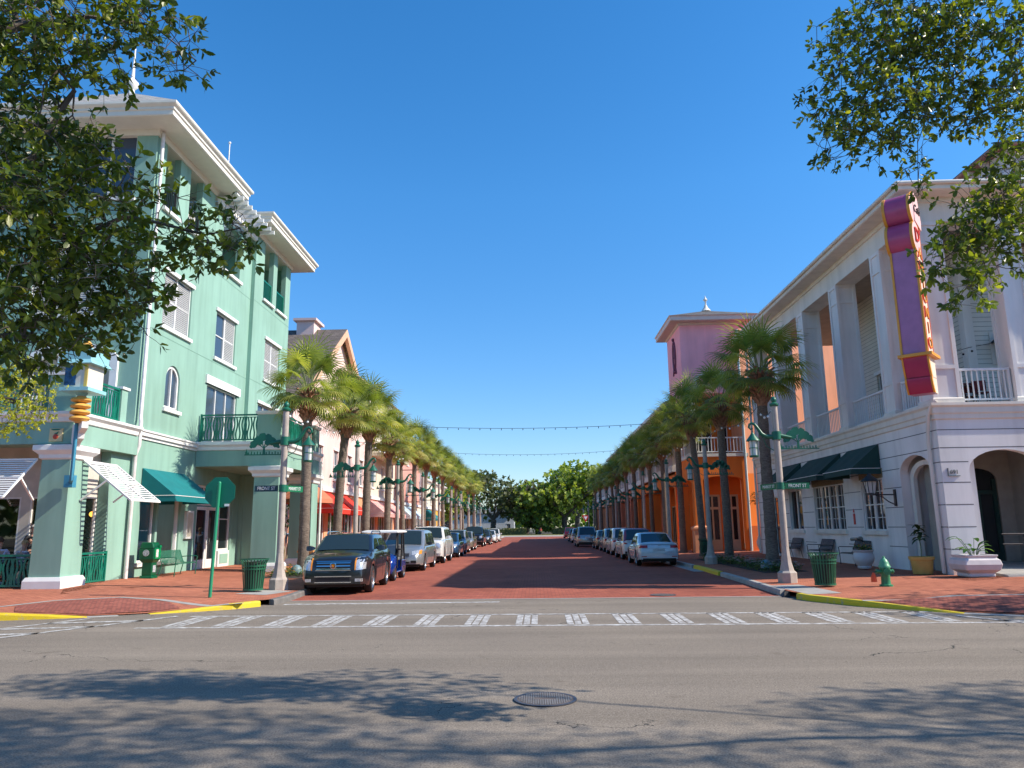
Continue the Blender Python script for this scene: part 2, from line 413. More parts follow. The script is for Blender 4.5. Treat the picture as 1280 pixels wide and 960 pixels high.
def asphalt_mat():
    m, nt, b = _nodes('asphalt'); b.inputs['Roughness'].default_value = .95; b.inputs['Specular IOR Level'].default_value = .15
    t = nt.nodes.new('ShaderNodeTexCoord').outputs['Object']
    a = noise_tex(nt, 55, 3, vec=t, rough=.8); c = noise_tex(nt, .22, 7, vec=t, rough=.6); d = noise_tex(nt, 14, 4, vec=t)
    mp = nt.nodes.new('ShaderNodeMapping'); mp.inputs['Scale'].default_value = (.05, 1.1, 1); nt.links.new(t, mp.inputs[0]); e = noise_tex(nt, 1.0, 4, vec=mp.outputs[0])
    k = ramp(nt, a.outputs['Fac'], (.14, .118, .095), (.37, .315, .255), .36, .66)
    k = mixc(nt, 1, k, ramp(nt, c.outputs['Fac'], (.84, .84, .85), (1.06, 1.05, 1.03), .3, .7), 'MULTIPLY')
    k = mixc(nt, 1, k, ramp(nt, e.outputs['Fac'], (.86, .86, .86), (1.06, 1.06, 1.06), .38, .62), 'MULTIPLY')
    k = mixc(nt, 1, k, ramp(nt, d.outputs['Fac'], (.9, .9, .9), (1.05, 1.05, 1.05), .35, .65), 'MULTIPLY')
    st_ = noise_tex(nt, 1.7, 2, vec=t); k = mixc(nt, 1, k, ramp(nt, st_.outputs['Fac'], (1, 1, 1), (.80, .79, .78), .66, .76), 'MULTIPLY')
    # a few hairline cracks
    vo = nt.nodes.new('ShaderNodeTexVoronoi'); vo.feature = 'DISTANCE_TO_EDGE'; vo.inputs['Scale'].default_value = .22
    w = noise_tex(nt, 1.6, 5, vec=t); v2 = nt.nodes.new('ShaderNodeVectorMath'); v2.operation = 'MULTIPLY_ADD'
    nt.links.new(w.outputs['Color'], v2.inputs[0]); v2.inputs[1].default_value = (1.2, 1.2, 0); nt.links.new(t, v2.inputs[2]); nt.links.new(v2.outputs[0], vo.inputs['Vector'])
    lt = nt.nodes.new('ShaderNodeMath'); lt.operation = 'LESS_THAN'; lt.inputs[1].default_value = .0016; nt.links.new(vo.outputs[0], lt.inputs[0])
    gt = nt.nodes.new('ShaderNodeMath'); gt.operation = 'GREATER_THAN'; gt.inputs[1].default_value = .53; nt.links.new(c.outputs['Fac'], gt.inputs[0])
    mu = nt.nodes.new('ShaderNodeMath'); mu.operation = 'MULTIPLY'; nt.links.new(lt.outputs[0], mu.inputs[0]); nt.links.new(gt.outputs[0], mu.inputs[1])
    k = mixc(nt, mu.outputs[0], k, (.05, .048, .045))
    nt.links.new(k, b.inputs['Base Color']); bump(nt, b, a.outputs['Fac'], .5, .008)
    return m
def worn_paint(name, col, under, amt=.42, scale=9):
    m, nt, b = _nodes(name); b.inputs['Roughness'].default_value = .7
    t = nt.nodes.new('ShaderNodeTexCoord').outputs['Object']
    a = noise_tex(nt, scale, 7, vec=t, rough=.75); g = noise_tex(nt, 70, 3, vec=t)
    k = mixc(nt, ramp(nt, a.outputs['Fac'], (0, 0, 0), (1, 1, 1), amt-.06, amt+.1), under, ramp(nt, g.outputs['Fac'], tuple(x*.82 for x in col), col, .3, .6))
    nt.links.new(k, b.inputs['Base Color']); bump(nt, b, g.outputs['Fac'], .3, .005); return m
M_asph = asphalt_mat()
M_line = worn_paint('worn_white_line', (.66, .65, .62), (.27, .24, .21), .50, 6)
M_yellow = worn_paint('yellow_kerb_paint', (.72, .52, .02), (.36, .33, .28), .34, 6)
M_street = pavers('street_pavers', (.46, .14, .088), (.33, .095, .068), (.13, .06, .05), stain=.3)
M_walkbrick = pavers('sidewalk_pavers', (.56, .205, .12), (.43, .145, .09), (.22, .10, .07), stain=.28)
M_darkbrick = pavers('ramp_pavers', (.42, .14, .10), (.28, .09, .07), (.14, .07, .06), w=.1, h=.1)
M_soil = mat('bare_earth', (.10, .085, .05), .95, var=.3, scale=.6)
M_lawn = mat('dry_grass', (.22, .22, .06), .95, var=.35, scale=.5, bmp=.4, bscale=30)

def sheet(x0, x1, y0, y1, z, nx=1, ny=1):
    mb = MB()
    for i in range(nx):
        for j in range(ny):
            a0, a1 = x0+(x1-x0)*i/nx, x0+(x1-x0)*(i+1)/nx; b0, b1 = y0+(y1-y0)*j/ny, y0+(y1-y0)*(j+1)/ny
            mb.poly([(a0, b0, z), (a1, b0, z), (a1, b1, z), (a0, b1, z)])
    return mb
struct(sheet(-700, 700, -250, 1300, -.03, 4, 4), 'ground', M_soil)
struct(sheet(-90, 90, -25, 19.45, 0), 'cross_street', M_asph, 'grey asphalt crossing in front of the brick street')
struct(sheet(-6.6, 6.7, 19.45, 150.5, .004), 'brick_street', M_street, 'red brick paved street between the two rows of buildings')
struct(sheet(-90, 90, 150.5, 176, 0), 'far_road', mat('far_asphalt', (.32, .29, .25), .9, var=.15, scale=.5))
struct(sheet(-90, 90, 176, 192, .0), 'far_lawn', M_lawn)
def sidewalk(K, sx, name):
    mb = MB(); P = []
    for a, b in zip(K, K[1:]):
        L = math.hypot(b[0]-a[0], b[1]-a[1]); n = max(1, min(8, int(L/.6)))
        for t in range(n): P.append(tuple(a[i]+(b[i]-a[i])*t/n for i in range(3)))
    P.append(K[-1]); N = 12; rows = []
    for k in P:
        bx, by = backpt(sx, k)
        L = math.hypot(k[0]-bx, k[1]-by); ix, iy = k[0]+(bx-k[0])*.15/max(L, .2), k[1]+(by-k[1])*.15/max(L, .2)
        rows.append([mb.pt((ix+(bx-ix)*t/N, iy+(by-iy)*t/N, hs(ix+(bx-ix)*t/N, iy+(by-iy)*t/N))) for t in range(N+1)])
    for a, b in zip(rows, rows[1:]):
        for t in range(N): mb.face([a[t], a[t+1], b[t+1], b[t]])
    return struct(mb, name, M_walkbrick)
sidewalk(KL, -1, 'sidewalk_left'); sidewalk(KR, 1, 'sidewalk_right')
def kerb(K, sx, name, m, lo, hi, yspan=None):
    """kerb stones along the line between two lengths of it"""
    P = []
    for a, b in zip(K, K[1:]):
        L = math.hypot(b[0]-a[0], b[1]-a[1]); n = max(1, int(L/.35)) if L < 12 else 4
        for t in range(n): P.append(tuple(a[i]+(b[i]-a[i])*t/n for i in range(3)))
    P.append(K[-1]); out = []; s = 0; sel = []
    for i, k in enumerate(P):
        if i: s += math.hypot(k[0]-P[i-1][0], k[1]-P[i-1][1])
        if lo <= s <= hi: sel.append(k)
    rings = []
    for k in sel:
        bx, by = backpt(sx, k); L = max(math.hypot(k[0]-bx, k[1]-by), .2); ux, uy = (bx-k[0])/L, (by-k[1])/L
        w = .17; z = k[2]+.004
        rings.append([(k[0], k[1], -.02), (k[0]+ux*.008, k[1]+uy*.008, max(z-.03, -.0)), (k[0]+ux*.03, k[1]+uy*.03, z), (k[0]+ux*w, k[1]+uy*w, z+.002), (k[0]+ux*w, k[1]+uy*w, -.02)])
    mb = MB(); mb.loft(rings); return struct(mb, name, m)
def klen(K, idx):
    return sum(math.hypot(b[0]-a[0], b[1]-a[1]) for a, b in list(zip(K, K[1:]))[:idx])
a7, a10, a12, a14, aE = klen(KL, 7), klen(KL, 10), klen(KL, 12), klen(KL, 14)+3, klen(KL, 17)+1
M_kerbdark = mat('dark_kerb', (.16, .15, .14), .85, var=.3, scale=3, bmp=.3)
kerb(KL, -1, 'kerb_left', M_conc, 0, klen(KL, 4)+2); kerb(KL, -1, 'kerb_left', M_kerbdark, klen(KL, 4)+1.6, a7+.05)
kerb(KL, -1, 'kerb_left', M_yellow, a7, a10+.3); kerb(KL, -1, 'kerb_left', M_conc, a10, a12); kerb(KL, -1, 'kerb_left', M_yellow, a12-.1, a14); kerb(KL, -1, 'kerb_left', M_conc, a14-.1, aE)
b8, b11 = klen(KR, 7)+.2, klen(KR, 11)
q0, q1 = klen(KR, 4)-2.2, klen(KR, 4)+2.6
kerb(KR, 1, 'kerb_right', M_conc, 0, q0); kerb(KR, 1, 'kerb_right', M_yellow, q0-8, q0-8) if False else None
kerb(KR, 1, 'kerb_right', M_yellow, q0-.1, q1); kerb(KR, 1, 'kerb_right', M_conc, q1-.1, b8-.2); kerb(KR, 1, 'kerb_right', M_kerbdark, b8-.6, b8+.3) 
kerb(KR, 1, 'kerb_right', M_yellow, b8+.1, b11+.2); kerb(KR, 1, 'kerb_right', M_conc, b11, klen(KR, 16)+1)
# gutter pans beside the kerbs of the street
struct(sheet(-6.4, -6.0, 22, 150, .009), 'gutter_left', M_conc); struct(sheet(6.08, 6.5, 30, 150, .009), 'gutter_right', M_conc)

def ribbon(mb, pts, w, z=None, dz=.006, step=.3):
    """flat painted or laid strip along a line; follows the sidewalk when z is None"""
    P = []
    for a, b in zip(pts, pts[1:]):
        n = max(1, int(math.hypot(b[0]-a[0], b[1]-a[1])/step)) if z is None else 1
        for t in range(n): P.append((a[0]+(b[0]-a[0])*t/n, a[1]+(b[1]-a[1])*t/n))
    P.append(pts[-1]); L = []
    for i, p in enumerate(P):
        a, b = P[max(i-1, 0)], P[min(i+1, len(P)-1)]; dx, dy = b[0]-a[0], b[1]-a[1]; l = math.hypot(dx, dy); nx, ny = -dy/l*w/2, dx/l*w/2
        q = []
        for s in (-1, 1):
            x, y = p[0]+nx*s, p[1]+ny*s; q.append(mb.pt((x, y, (hs(x, y)+dz) if z is None else z)))
        L.append(q)
    for a, b in zip(L, L[1:]): mb.face([a[0], a[1], b[1], b[0]])
mb = MB()
def q4(x0, x1, y0, y1, z=.004): mb.poly([(x0, y0, z), (x1, y0, z), (x1, y1, z), (x0, y1, z)])
def q4s(pts, z=.004): mb.poly([(*p, z) for p in pts])
# crossing of the brick street: two long lines and ladder bars of thin stripes
q4s([(-7.5, 14.30), (9.4, 14.0), (9.4, 14.15), (-7.5, 14.46)]); q4s([(-7.3, 16.16), (7.9, 15.80), (7.9, 15.94), (-7.3, 16.31)])
for k in range(-7, 9):
    c = -.19+.955*k; sh = -.018*c
    if c > 7.7: continue
    for e, w in ((-.15, .12), (-.005, .115), (.14, .115)):
        q4s([(c+e-w/2, 14.40+sh), (c+e+w/2, 14.40+sh), (c+e+w/2+.01, 16.06+sh), (c+e-w/2+.01, 16.06+sh)])
q4s([(-6.1, 18.50), (-.9, 18.62), (-.9, 18.86), (-6.1, 18.74)])                      # stop line
# crossing of the other street, to the left and to the right
def obar(p, q, w): 
    dx, dy = q[0]-p[0], q[1]-p[1]; l = math.hypot(dx, dy); nx, ny = -dy/l*w/2, dx/l*w/2
    mb.poly([(p[0]-nx, p[1]-ny, .006), (q[0]-nx, q[1]-ny, .006), (q[0]+nx, q[1]+ny, .006), (p[0]+nx, p[1]+ny, .006)])
obar((-7.6, 16.3), (-9.4, 12.9), .16); obar((-9.4, 12.9), (-11.2, 9.6), .16); obar((-9.3, 16.0), (-11.0, 12.7), .15); obar((-11, 12.7), (-12.6, 9.6), .15)
for k in range(7):
    t = (k+.5)/7; p = (-7.7-3.4*t, 16.0-6.3*t); obar(p, (p[0]-1.75, p[1]-.35+.02), .2)
obar((8.0, 15.2), (9.6, 11.9), .16); obar((9.6, 11.9), (11.2, 8.6), .16); obar((9.5, 14.3), (11.2, 11), .15)
for k in range(7):
    t = (k+.5)/7; p = (8.1+3.2*t, 14.8-6.3*t); obar(p, (p[0]+1.6, p[1]-.3), .2)
struct(mb, 'road_markings', M_line, 'worn white crosswalk lines and stop line on the asphalt')
struct(sheet(-6.2, 6.05, 19.36, 19.5, .008), 'pale_border_strip', M_conc)
mb = MB(); ribbon(mb, [(-14, 16.5), (-11.9, 17.0), (-11.4, 18.1), (-10.2, 18.75), (-8.6, 18.1), (-7.4, 17.45)], .16)
ribbon(mb, [(-7.4, 17.45), (-6.75, 17.75)], .16)
ribbon(mb, [(7.0, 16.95), (8.1, 16.85), (9.1, 17.2), (10.6, 17.1), (13, 16.9)], .16)
ribbon(mb, [(-7.3, 19.6), (-7.0, 20.9)], .9); ribbon(mb, [(6.75, 18.4), (6.62, 21.0)], .8, dz=.005)
struct(mb, 'concrete_bands', M_conc, 'pale concrete bands laid in the brick sidewalks')
def fan(pts, z_off=.013):
    m = MB(); c = (sum(p[0] for p in pts)/len(pts), sum(p[1] for p in pts)/len(pts)); n = 6
    for a, b in zip(pts, pts[1:]+pts[:1]):
        for i in range(n):
            t0, t1 = i/n, (i+1)/n
            f = lambda p, t: (c[0]+(p[0]-c[0])*t, c[1]+(p[1]-c[1])*t)
            q = [f(a, t0), f(a, t1), f(b, t1), f(b, t0)]
            if i == 0: q = q[1:]
            m.poly([(x, y, hs(x, y)+z_off) for x, y in q])
    return m
struct(fan([(-8.0, 17.25), (-8.4, 17.0), (-9.5, 16.45), (-11, 16.1), (-11.6, 17.0), (-11.2, 17.9), (-10.2, 18.6), (-8.6, 17.95)]), 'ramp_paving', M_darkbrick, 'darker textured brick on the kerb ramp')
struct(fan([(7.3, 16.8), (8.3, 15.7), (9.3, 15.1), (10.5, 14.8), (12, 15.4), (11.4, 17.0), (9.2, 17.05)]), 'ramp_paving', M_darkbrick, 'darker textured brick on the kerb ramp')

# iron manhole cover: ring, lid with raised studs
def manhole(x, y, z, r, label):
    t = thing('manhole_cover', label, 'manhole cover', (x, y, z))
    mb = MB(); mb.lathe([(r, .0), (r, .010), (r*.9, .010), (r*.9, .004)], n=48, caps=False); mb.build('ring', mat('worn_iron', (.07, .07, .085), .5, metal=.4, var=.3, scale=8), t)
    mb = MB(); mb.lathe([(r*.895, .0), (r*.895, .008), (.001, .008)], n=48, caps=False, smooth=False)
    mb.build('lid', mat('rusty_iron', (.13, .10, .085), .75, var=.4, scale=12, bmp=.4), t)
    mb = MB()
    for i in range(-12, 13):
        for j in range(-12, 13):
            a, b = i*r/13.5, j*r/13.5
            if math.hypot(a, b) < r*.84 and not (abs(b) < r*.12 and abs(a) < r*.3): mb.box(a-.008*r/.35, a+.008*r/.35, b-.008*r/.35, b+.008*r/.35, .008, .013)
    mb.build('stud_pattern', mat('polished_studs', (.30, .26, .22), .45, metal=.3, var=.3), t)
manhole(.07, 8.24, .004, .325, 'round studded iron manhole cover in the asphalt near the tree shadow')
manhole(3.25, 20.1, .006, .33, 'round iron manhole cover set in the brick street past the crosswalk')
# ------------------------------------------------------------------ the mint green corner building
WX = -13.4
def wavy_rail(parent, F, a0, a1, z0, h, m=None, name='railing', d=0.0, urn=True):
    """green balustrade of flat cut-out balusters: wavy strips with a jar-shaped one between"""
    mb = MB(); m = m or M_green
    F.box(mb, a0, a1, z0+h-.06, z0+h, d-.04, d+.05); F.box(mb, a0, a1, z0+.05, z0+.10, d-.025, d+.035); F.box(mb, a0, a1, z0+h-.14, z0+h-.11, d-.02, d+.03)
    n = max(2, int((a1-a0)/.115)); st = (a1-a0)/n; N = 14
    for k in range(n):
        c = a0+st*(k+.5); pat = k % 5
        L, Rr = [], []
        for i in range(N+1):
            t = i/N; z = z0+.10+(h-.21)*t
            if pat == 0 and urn: hw = .042+.02*math.sin(PI*min(1, t*1.5))*(1 if t < .66 else .4)+.01*math.cos(t*20); o = 0
            else: hw = .027; o = .026*math.sin(t*2*PI*1.15+(PI if pat in (1, 2) else 0))
            L.append((c+o-hw, z)); Rr.append((c+o+hw, z))
        for i in range(N):
            b = [F(L[i][0], 0, d-.008), F(Rr[i][0], 0, d-.008), F(Rr[i][0], 0, d+.012), F(L[i][0], 0, d+.012)]
            t_ = [F(L[i+1][0], 0, d-.008), F(Rr[i+1][0], 0, d-.008), F(Rr[i+1][0], 0, d+.012), F(L[i+1][0], 0, d+.012)]
            mb.hexa([(p[0], p[1], L[i][1]) for p in b], [(p[0], p[1], L[i+1][1]) for p in t_])
    for a in (a0, a1): F.box(mb, a-.03, a+.03, z0, z0+h+.02, d-.035, d+.045)
    return part(mb, name, m, parent)
def bar_rail(parent, F, a0, a1, z0, h, m, name='railing', step=.13, d=0.0, bw=.016, tw=.04):
    mb = MB(); F.box(mb, a0, a1, z0+h-.07, z0+h, d-tw, d+tw); F.box(mb, a0, a1, z0+.08, z0+.13, d-tw*.7, d+tw*.7)
    n = max(2, int((a1-a0)/step))
    for k in range(1, n): a = a0+(a1-a0)*k/n; F.box(mb, a-bw, a+bw, z0+.13, z0+h-.07, d-bw, d+bw)
    for a in (a0+.03, a1-.03): F.box(mb, a-.04, a+.04, z0, z0+h+.02, d-tw*1.05, d+tw*1.05)
    return part(mb, name, m, parent)
def cornice(mb, x0, x1, y0, y1, z0, prof):
    """moulding round a rectangle; prof = (projection, height) pairs"""
    rings = []
    for p, z in prof: rings.append([(x0-p, y0-p, z0+z), (x1+p, y0-p, z0+z), (x1+p, y1+p, z0+z), (x0-p, y1+p, z0+z)])
    mb.loft(rings)
def pillar(parent, x0, x1, y0, y1, z0, z1, m, trim, name='pillar', taper=.0, cap=True):
    mb = MB(); mb.hexa([(x0-taper, y0-taper, z0), (x1+taper, y0-taper, z0), (x1+taper, y1+taper, z0), (x0-taper, y1+taper, z0)], [(x0, y0, z1), (x1, y0, z1), (x1, y1, z1), (x0, y1, z1)])
    p = part(mb, name, m, parent)
    t = MB(); cornice(t, x0, x1, y0, y1, z0, [(.10+taper, -.1), (.10+taper, .22), (.05+taper, .32), (.0, .33)]); part(t, 'base', trim, p)
    if cap:
        t = MB(); cornice(t, x0, x1, y0, y1, z1-.45, [(.003, .0), (.06, .04), (.07, .14), (.15, .22), (.19, .26), (.19, .40), (.0, .448)]); part(t, 'capital', trim, p)
    return p
def downspout(parent, pts, m, r=.055, name='downspout'):
    mb = MB(); mb.tube(pts, r, 8); return part(mb, name, m, parent)
def louver_awning(parent, F, a0, a1, ztop, zbot, dtop, dbot, name='louvered_awning'):
    """propped-open white shutter: frame, cross bar, slats, stays"""
    mb = MB(); P = lambda a, t, o=0: Vector(F(a, 0, dtop+(dbot-dtop)*t))+Vector((0, 0, ztop+(zbot-ztop)*t+o))
    def bar(a, b, c, d, w=.045):
        mb.tube([P(a, c), P(b, d)], w*.75, 4, smooth=False)
    for (a, b, c, d) in ((a0, a0, 0, 1), (a1, a1, 0, 1), (a0, a1, 0, 0), (a0, a1, 1, 1), (a0, a1, .5, .5), ((a0+a1)/2, (a0+a1)/2, 0, 1)): bar(a, b, c, d)
    for half in ((.02, .48), (.52, .98)):
        n = 8
        for k in range(n):
            t = half[0]+(half[1]-half[0])*(k+.5)/n
            q0, q1 = P(a0, t-.009, .004), P(a1, t-.009, .004); r0, r1 = P(a0, t+.009, -.004), P(a1, t+.009, -.004)
            up_ = Vector((0, 0, .005)); mb.hexa([r0-up_, r1-up_, q1-up_, q0-up_], [r0, r1, q1, q0])
    o = part(mb, name, M_white, parent)
    s = MB()
    for a in (a0, a1): s.tube([P(a, .5), F(a, ztop-1.15, dtop)], .035, 4, smooth=False)
    part(s, 'stay', M_white, o); return o
def awning(parent, F, a0, a1, zt, zb, proj, m, val=.22, name='awning', frame=None, scallop=False):
    mb = MB(); n = 8; zb2 = zb+val
    sag = lambda t, u: -.035*math.sin(PI*t)*math.sin(PI*((u*3) % 1))
    N = 12; rows = []
    for i in range(n+1):
        t = i/n; rows.append([mb.pt(Vector(F(a0+(a1-a0)*k/N, 0, -proj*t-.02))+Vector((0, 0, zt+(zb2-zt)*t+sag(t, k/N)))) for k in range(N+1)])
    for a, b in zip(rows, rows[1:]):
        for k in range(N): mb.face([a[k], a[k+1], b[k+1], b[k]], True)
    vb = [mb.pt(Vector(F(a0+(a1-a0)*k/N, zb+(.03 if scallop and k % 2 else 0), -proj-.02))) for k in range(N+1)]
    for k in range(N): mb.face([rows[-1][k], rows[-1][k+1], vb[k+1], vb[k]])
    for a, c, v in ((a0, 0, 0), (a1, N, N)):
        for i in range(n):
            mb.face([rows[i][c], rows[i+1][c], mb.pt(F(a, zb2, -proj*(i+1)/n-.02)), mb.pt(F(a, zb2, -proj*i/n-.02))])
        mb.face([mb.pt(F(a, zb2, -.02)), mb.pt(F(a, zb2, -proj-.02)), vb[v], mb.pt(F(a, zb, -.02))])
    o = part(mb, name, m, parent)
    t = MB(); F.box(t, a0, a1, zb2-.01, zb2+.01, -proj-.03, -proj-.022)
    for a in (a0, a1): t.tube([F(a, zb2, -.02), F(a, zb2, -proj-.02)], .012, 5)
    part(t, 'piping', frame or M_white, o); return o
def hip(mb, x0, x1, y0, y1, z0, z1, ridge=None):
    """ridge: (x0,y0,x1,y1) or centre point"""
    if ridge is None: c = ((x0+x1)/2, (y0+y1)/2, z1); a = b = mb.pt(c)
    else: a = mb.pt((ridge[0], ridge[1], z1)); b = mb.pt((ridge[2], ridge[3], z1))
    p = [mb.pt(q) for q in ((x0, y0, z0), (x1, y0, z0), (x1, y1, z0), (x0, y1, z0))]
    if a == b:
        for k in range(4): mb.face([p[k], p[(k+1) % 4], a])
    elif abs(ridge[0]-ridge[2]) > abs(ridge[1]-ridge[3]):
        mb.face([p[0], p[1], b, a]); mb.face([p[1], p[2], b]); mb.face([p[2], p[3], a, b]); mb.face([p[3], p[0], a])
    else:
        mb.face([p[0], p[1], a]); mb.face([p[1], p[2], b, a]); mb.face([p[2], p[3], b]); mb.face([p[3], p[0], a, b])
    mb.face(p)
EAVE = [(0.0, -.22), (.06, -.22), (.10, -.1), (.12, -.02), (.98, -.03), (1.02, .0), (1.02, .15), (1.07, .19), (1.07, .27), (1.15, .33), (1.18, .37), (1.18, .45), (.8, .48)]

mint = thing('corner_building', 'mint green corner building with white trim, two roof towers and a teal awning', 'building', (-18, 30, .2))
FX, FYc = XF(WX, 1), YF(24.6)
opsX = [(25.9, 28.1, 9.15, 11.2), (30.45, 32.55, 9.0, 11.0), (26.5, 27.6, 6.2, 7.85, .55), (29.95, 33.1, 5.3, 7.75),
        (25.35, 26.45, 13.45, 15.95), (27.3, 28.4, 13.45, 15.95), (25.45, 26.55, .75, 3.0), (26.7, 28.35, .75, 3.0), (29.75, 33.2, .28, 3.6), (30.6, 32.6, 13.0, 15.2)]
mb = MB(); wall(mb, FX, 24.6, 29.6, .1, 16.2, [o for o in opsX if o[1] < 29.7]); wall(mb, FX, 29.6, 34.0, .1, 15.3, [o for o in opsX if o[0] > 29.7])
F2 = XF(-13.22, 1); ops2 = [(35.15, 36.45, 13.0, 15.9), (37.0, 38.35, 13.0, 15.9), (35.75, 37.9, 9.1, 11.1), (35.2, 38.0, 5.4, 7.8), (35.3, 38, .3, 3.4)]
wall(mb, F2, 34.0, 39.1, .1, 16.2, ops2); mb.poly([(-13.4, 34, .1), (-13.22, 34, .1), (-13.22, 34, 16.2), (-13.4, 34, 16.2)])
opsY = [(-16.0, -14.15, 13.5, 16.0), (-17.2, -14.2, 5.3, 8.0, .5), (-24, -20, 5.3, 8), (-17.5, -15, 9.2, 11.4), (-23, -20, 9.2, 11.4)]
wall(mb, FYc, -30, -13.4, .1, 16.2, opsY)
mb.poly([(-30, 39.1, .1), (-13.22, 39.1, .1), (-13.22, 39.1, 16.2), (-30, 39.1, 16.2)])
part(mb, 'wall', M_mint, mint)
# thin dark green joints in the render
mb = MB()
for z, a in ((8.75, 0), (12.6, 0)):
    FX.box(mb, 24.62, 33.99, z-.012, z+.012, -.004, .003); F2.box(mb, 34.02, 39.09, z-.012, z+.012, -.004, .003)
part(mb, 'joint', mat('mint_joint', (.15, .28, .22), .9), mint)
# back rooms seen through openings
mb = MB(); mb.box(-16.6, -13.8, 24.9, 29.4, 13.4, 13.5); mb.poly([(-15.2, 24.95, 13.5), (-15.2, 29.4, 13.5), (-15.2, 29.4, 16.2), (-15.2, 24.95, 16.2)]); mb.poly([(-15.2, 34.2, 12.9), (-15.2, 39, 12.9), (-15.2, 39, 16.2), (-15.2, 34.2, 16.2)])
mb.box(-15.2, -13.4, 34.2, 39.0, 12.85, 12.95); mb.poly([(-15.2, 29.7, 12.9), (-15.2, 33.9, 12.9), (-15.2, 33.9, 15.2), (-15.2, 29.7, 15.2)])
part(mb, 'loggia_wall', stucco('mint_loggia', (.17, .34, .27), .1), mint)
for (a0, a1) in ((25.35, 26.45), (27.3, 28.4)):
    m2 = MB(); FX.box(m2, a0-.08, a1+.08, 15.95, 16.15, -.07, .05); part(m2, 'lintel', M_white, mint); m2 = MB(); FX.box(m2, a0-.12, a1+.12, 13.32, 13.45, -.12, .05); part(m2, 'sill', M_white, mint); bar_rail(mint, FX, a0, a1, 13.45, 1.0, M_iron, d=.1, bw=.011, tw=.025)
for (a0, a1) in ((35.15, 36.45), (37.0, 38.35)):
    m2 = MB(); F2.box(m2, a0-.08, a1+.08, 15.85, 16.1, -.07, .05); part(m2, 'lintel', M_white, mint); m2 = MB(); F2.box(m2, a0-.12, a1+.12, 12.88, 13.0, -.12, .05); part(m2, 'sill', M_white, mint); bar_rail(mint, F2, a0, a1, 13.0, 1.05, M_green, d=.1, bw=.012, tw=.025)
m2 = MB(); FX.box(m2, 30.45, 32.75, 12.87, 13.0, -.12, .05); part(m2, 'sill', M_white, mint)
M_glassb = glassmat('upper_glass', (.05, .075, .11), .04)
window(FX, mint, 25.9, 28.1, 9.15, 11.2, cols=2, rows=2, gm=M_glassb, style='both')
window(FX, mint, 30.45, 32.55, 9.0, 11.0, cols=2, rows=2, gm=M_glassb, style='right')
window(F2, mint, 35.75, 37.9, 9.1, 11.1, cols=2, rows=2, gm=M_glassb, style='both')
window(FX, mint, 29.95, 33.1, 5.3, 7.75, cols=3, rows=1, gm=M_glassb, sill=False); window(F2, mint, 35.2, 38.0, 5.4, 7.8, cols=3, rows=1, gm=M_glassb, sill=False)
m2 = MB(); FX.box(m2, 29.75, 33.3, 7.75, 8.1, -.08, .03); part(m2, 'lintel', M_white, mint)
# arched window: curved frame
m2 = MB(); n = 14
def arch_pts(c, hw, zb, zs, rise): return [(c-hw, zb), (c-hw, zs)]+[(c-hw*math.cos(PI*t/n), zs+rise*math.sin(PI*t/n)) for t in range(1, n)]+[(c+hw, zs), (c+hw, zb)]
po, pi_ = arch_pts(27.05, .54, 6.2, 7.3, .54), arch_pts(27.05, .45, 6.29, 7.28, .46)
for a, b, c, d in zip(po, po[1:], pi_, pi_[1:]):
    m2.hexa([FX(*a, .14), FX(*b, .14), FX(*d, .14), FX(*c, .14)], [FX(*a, .06), FX(*b, .06), FX(*d, .06), FX(*c, .06)])
FX.box(m2, 27.02, 27.08, 6.25, 7.75, .07, .13); FX.box(m2, 26.55, 27.55, 6.2, 6.3, .06, .14)
w = part(m2, 'window', M_white, mint); m2 = MB(); m2.poly([FX(a, z, .13) for a, z in arch_pts(27.05, .52, 6.2, 7.3, .52)]); part(m2, 'pane', M_glassb, w)
m2 = MB(); FX.box(m2, 26.38, 27.72, 6.07, 6.2, -.1, .05); part(m2, 'sill', M_white, w)
# camera-facing wall windows
window(FYc, mint, -16.0, -14.15, 13.5, 16.0, cols=2, rows=2, gm=M_glassb); window(FYc, mint, -17.5, -15, 9.2, 11.4, gm=M_glassb, style='both'); window(FYc, mint, -23, -20, 9.2, 11.4, gm=M_glassb)
m2 = MB(); po, pi_ = arch_pts(-15.7, 1.6, 5.25, 7.55, .62), arch_pts(-15.7, 1.35, 5.3, 7.3, .5)
for a, b, c, d in zip(po, po[1:], pi_, pi_[1:]):
    m2.hexa([FYc(*a, .02), FYc(*b, .02), FYc(*d, .02), FYc(*c, .02)], [FYc(*a, -.1), FYc(*b, -.1), FYc(*d, -.1), FYc(*c, -.1)])
for z in (6.3, ): FYc.box(m2, -17.2, -14.3, z-.05, z+.05, .0, .1)
for a in (-16.2, -15.2): FYc.box(m2, a-.04, a+.04, 5.3, 7.8, .0, .1)
w = part(m2, 'window', M_white, mint); m2 = MB(); m2.poly([FYc(a, z, .15) for a, z in arch_pts(-15.7, 1.5, 5.2, 7.5, .55)]); part(m2, 'pane', mat('beige_blind', (.36, .33, .28), .6), w)
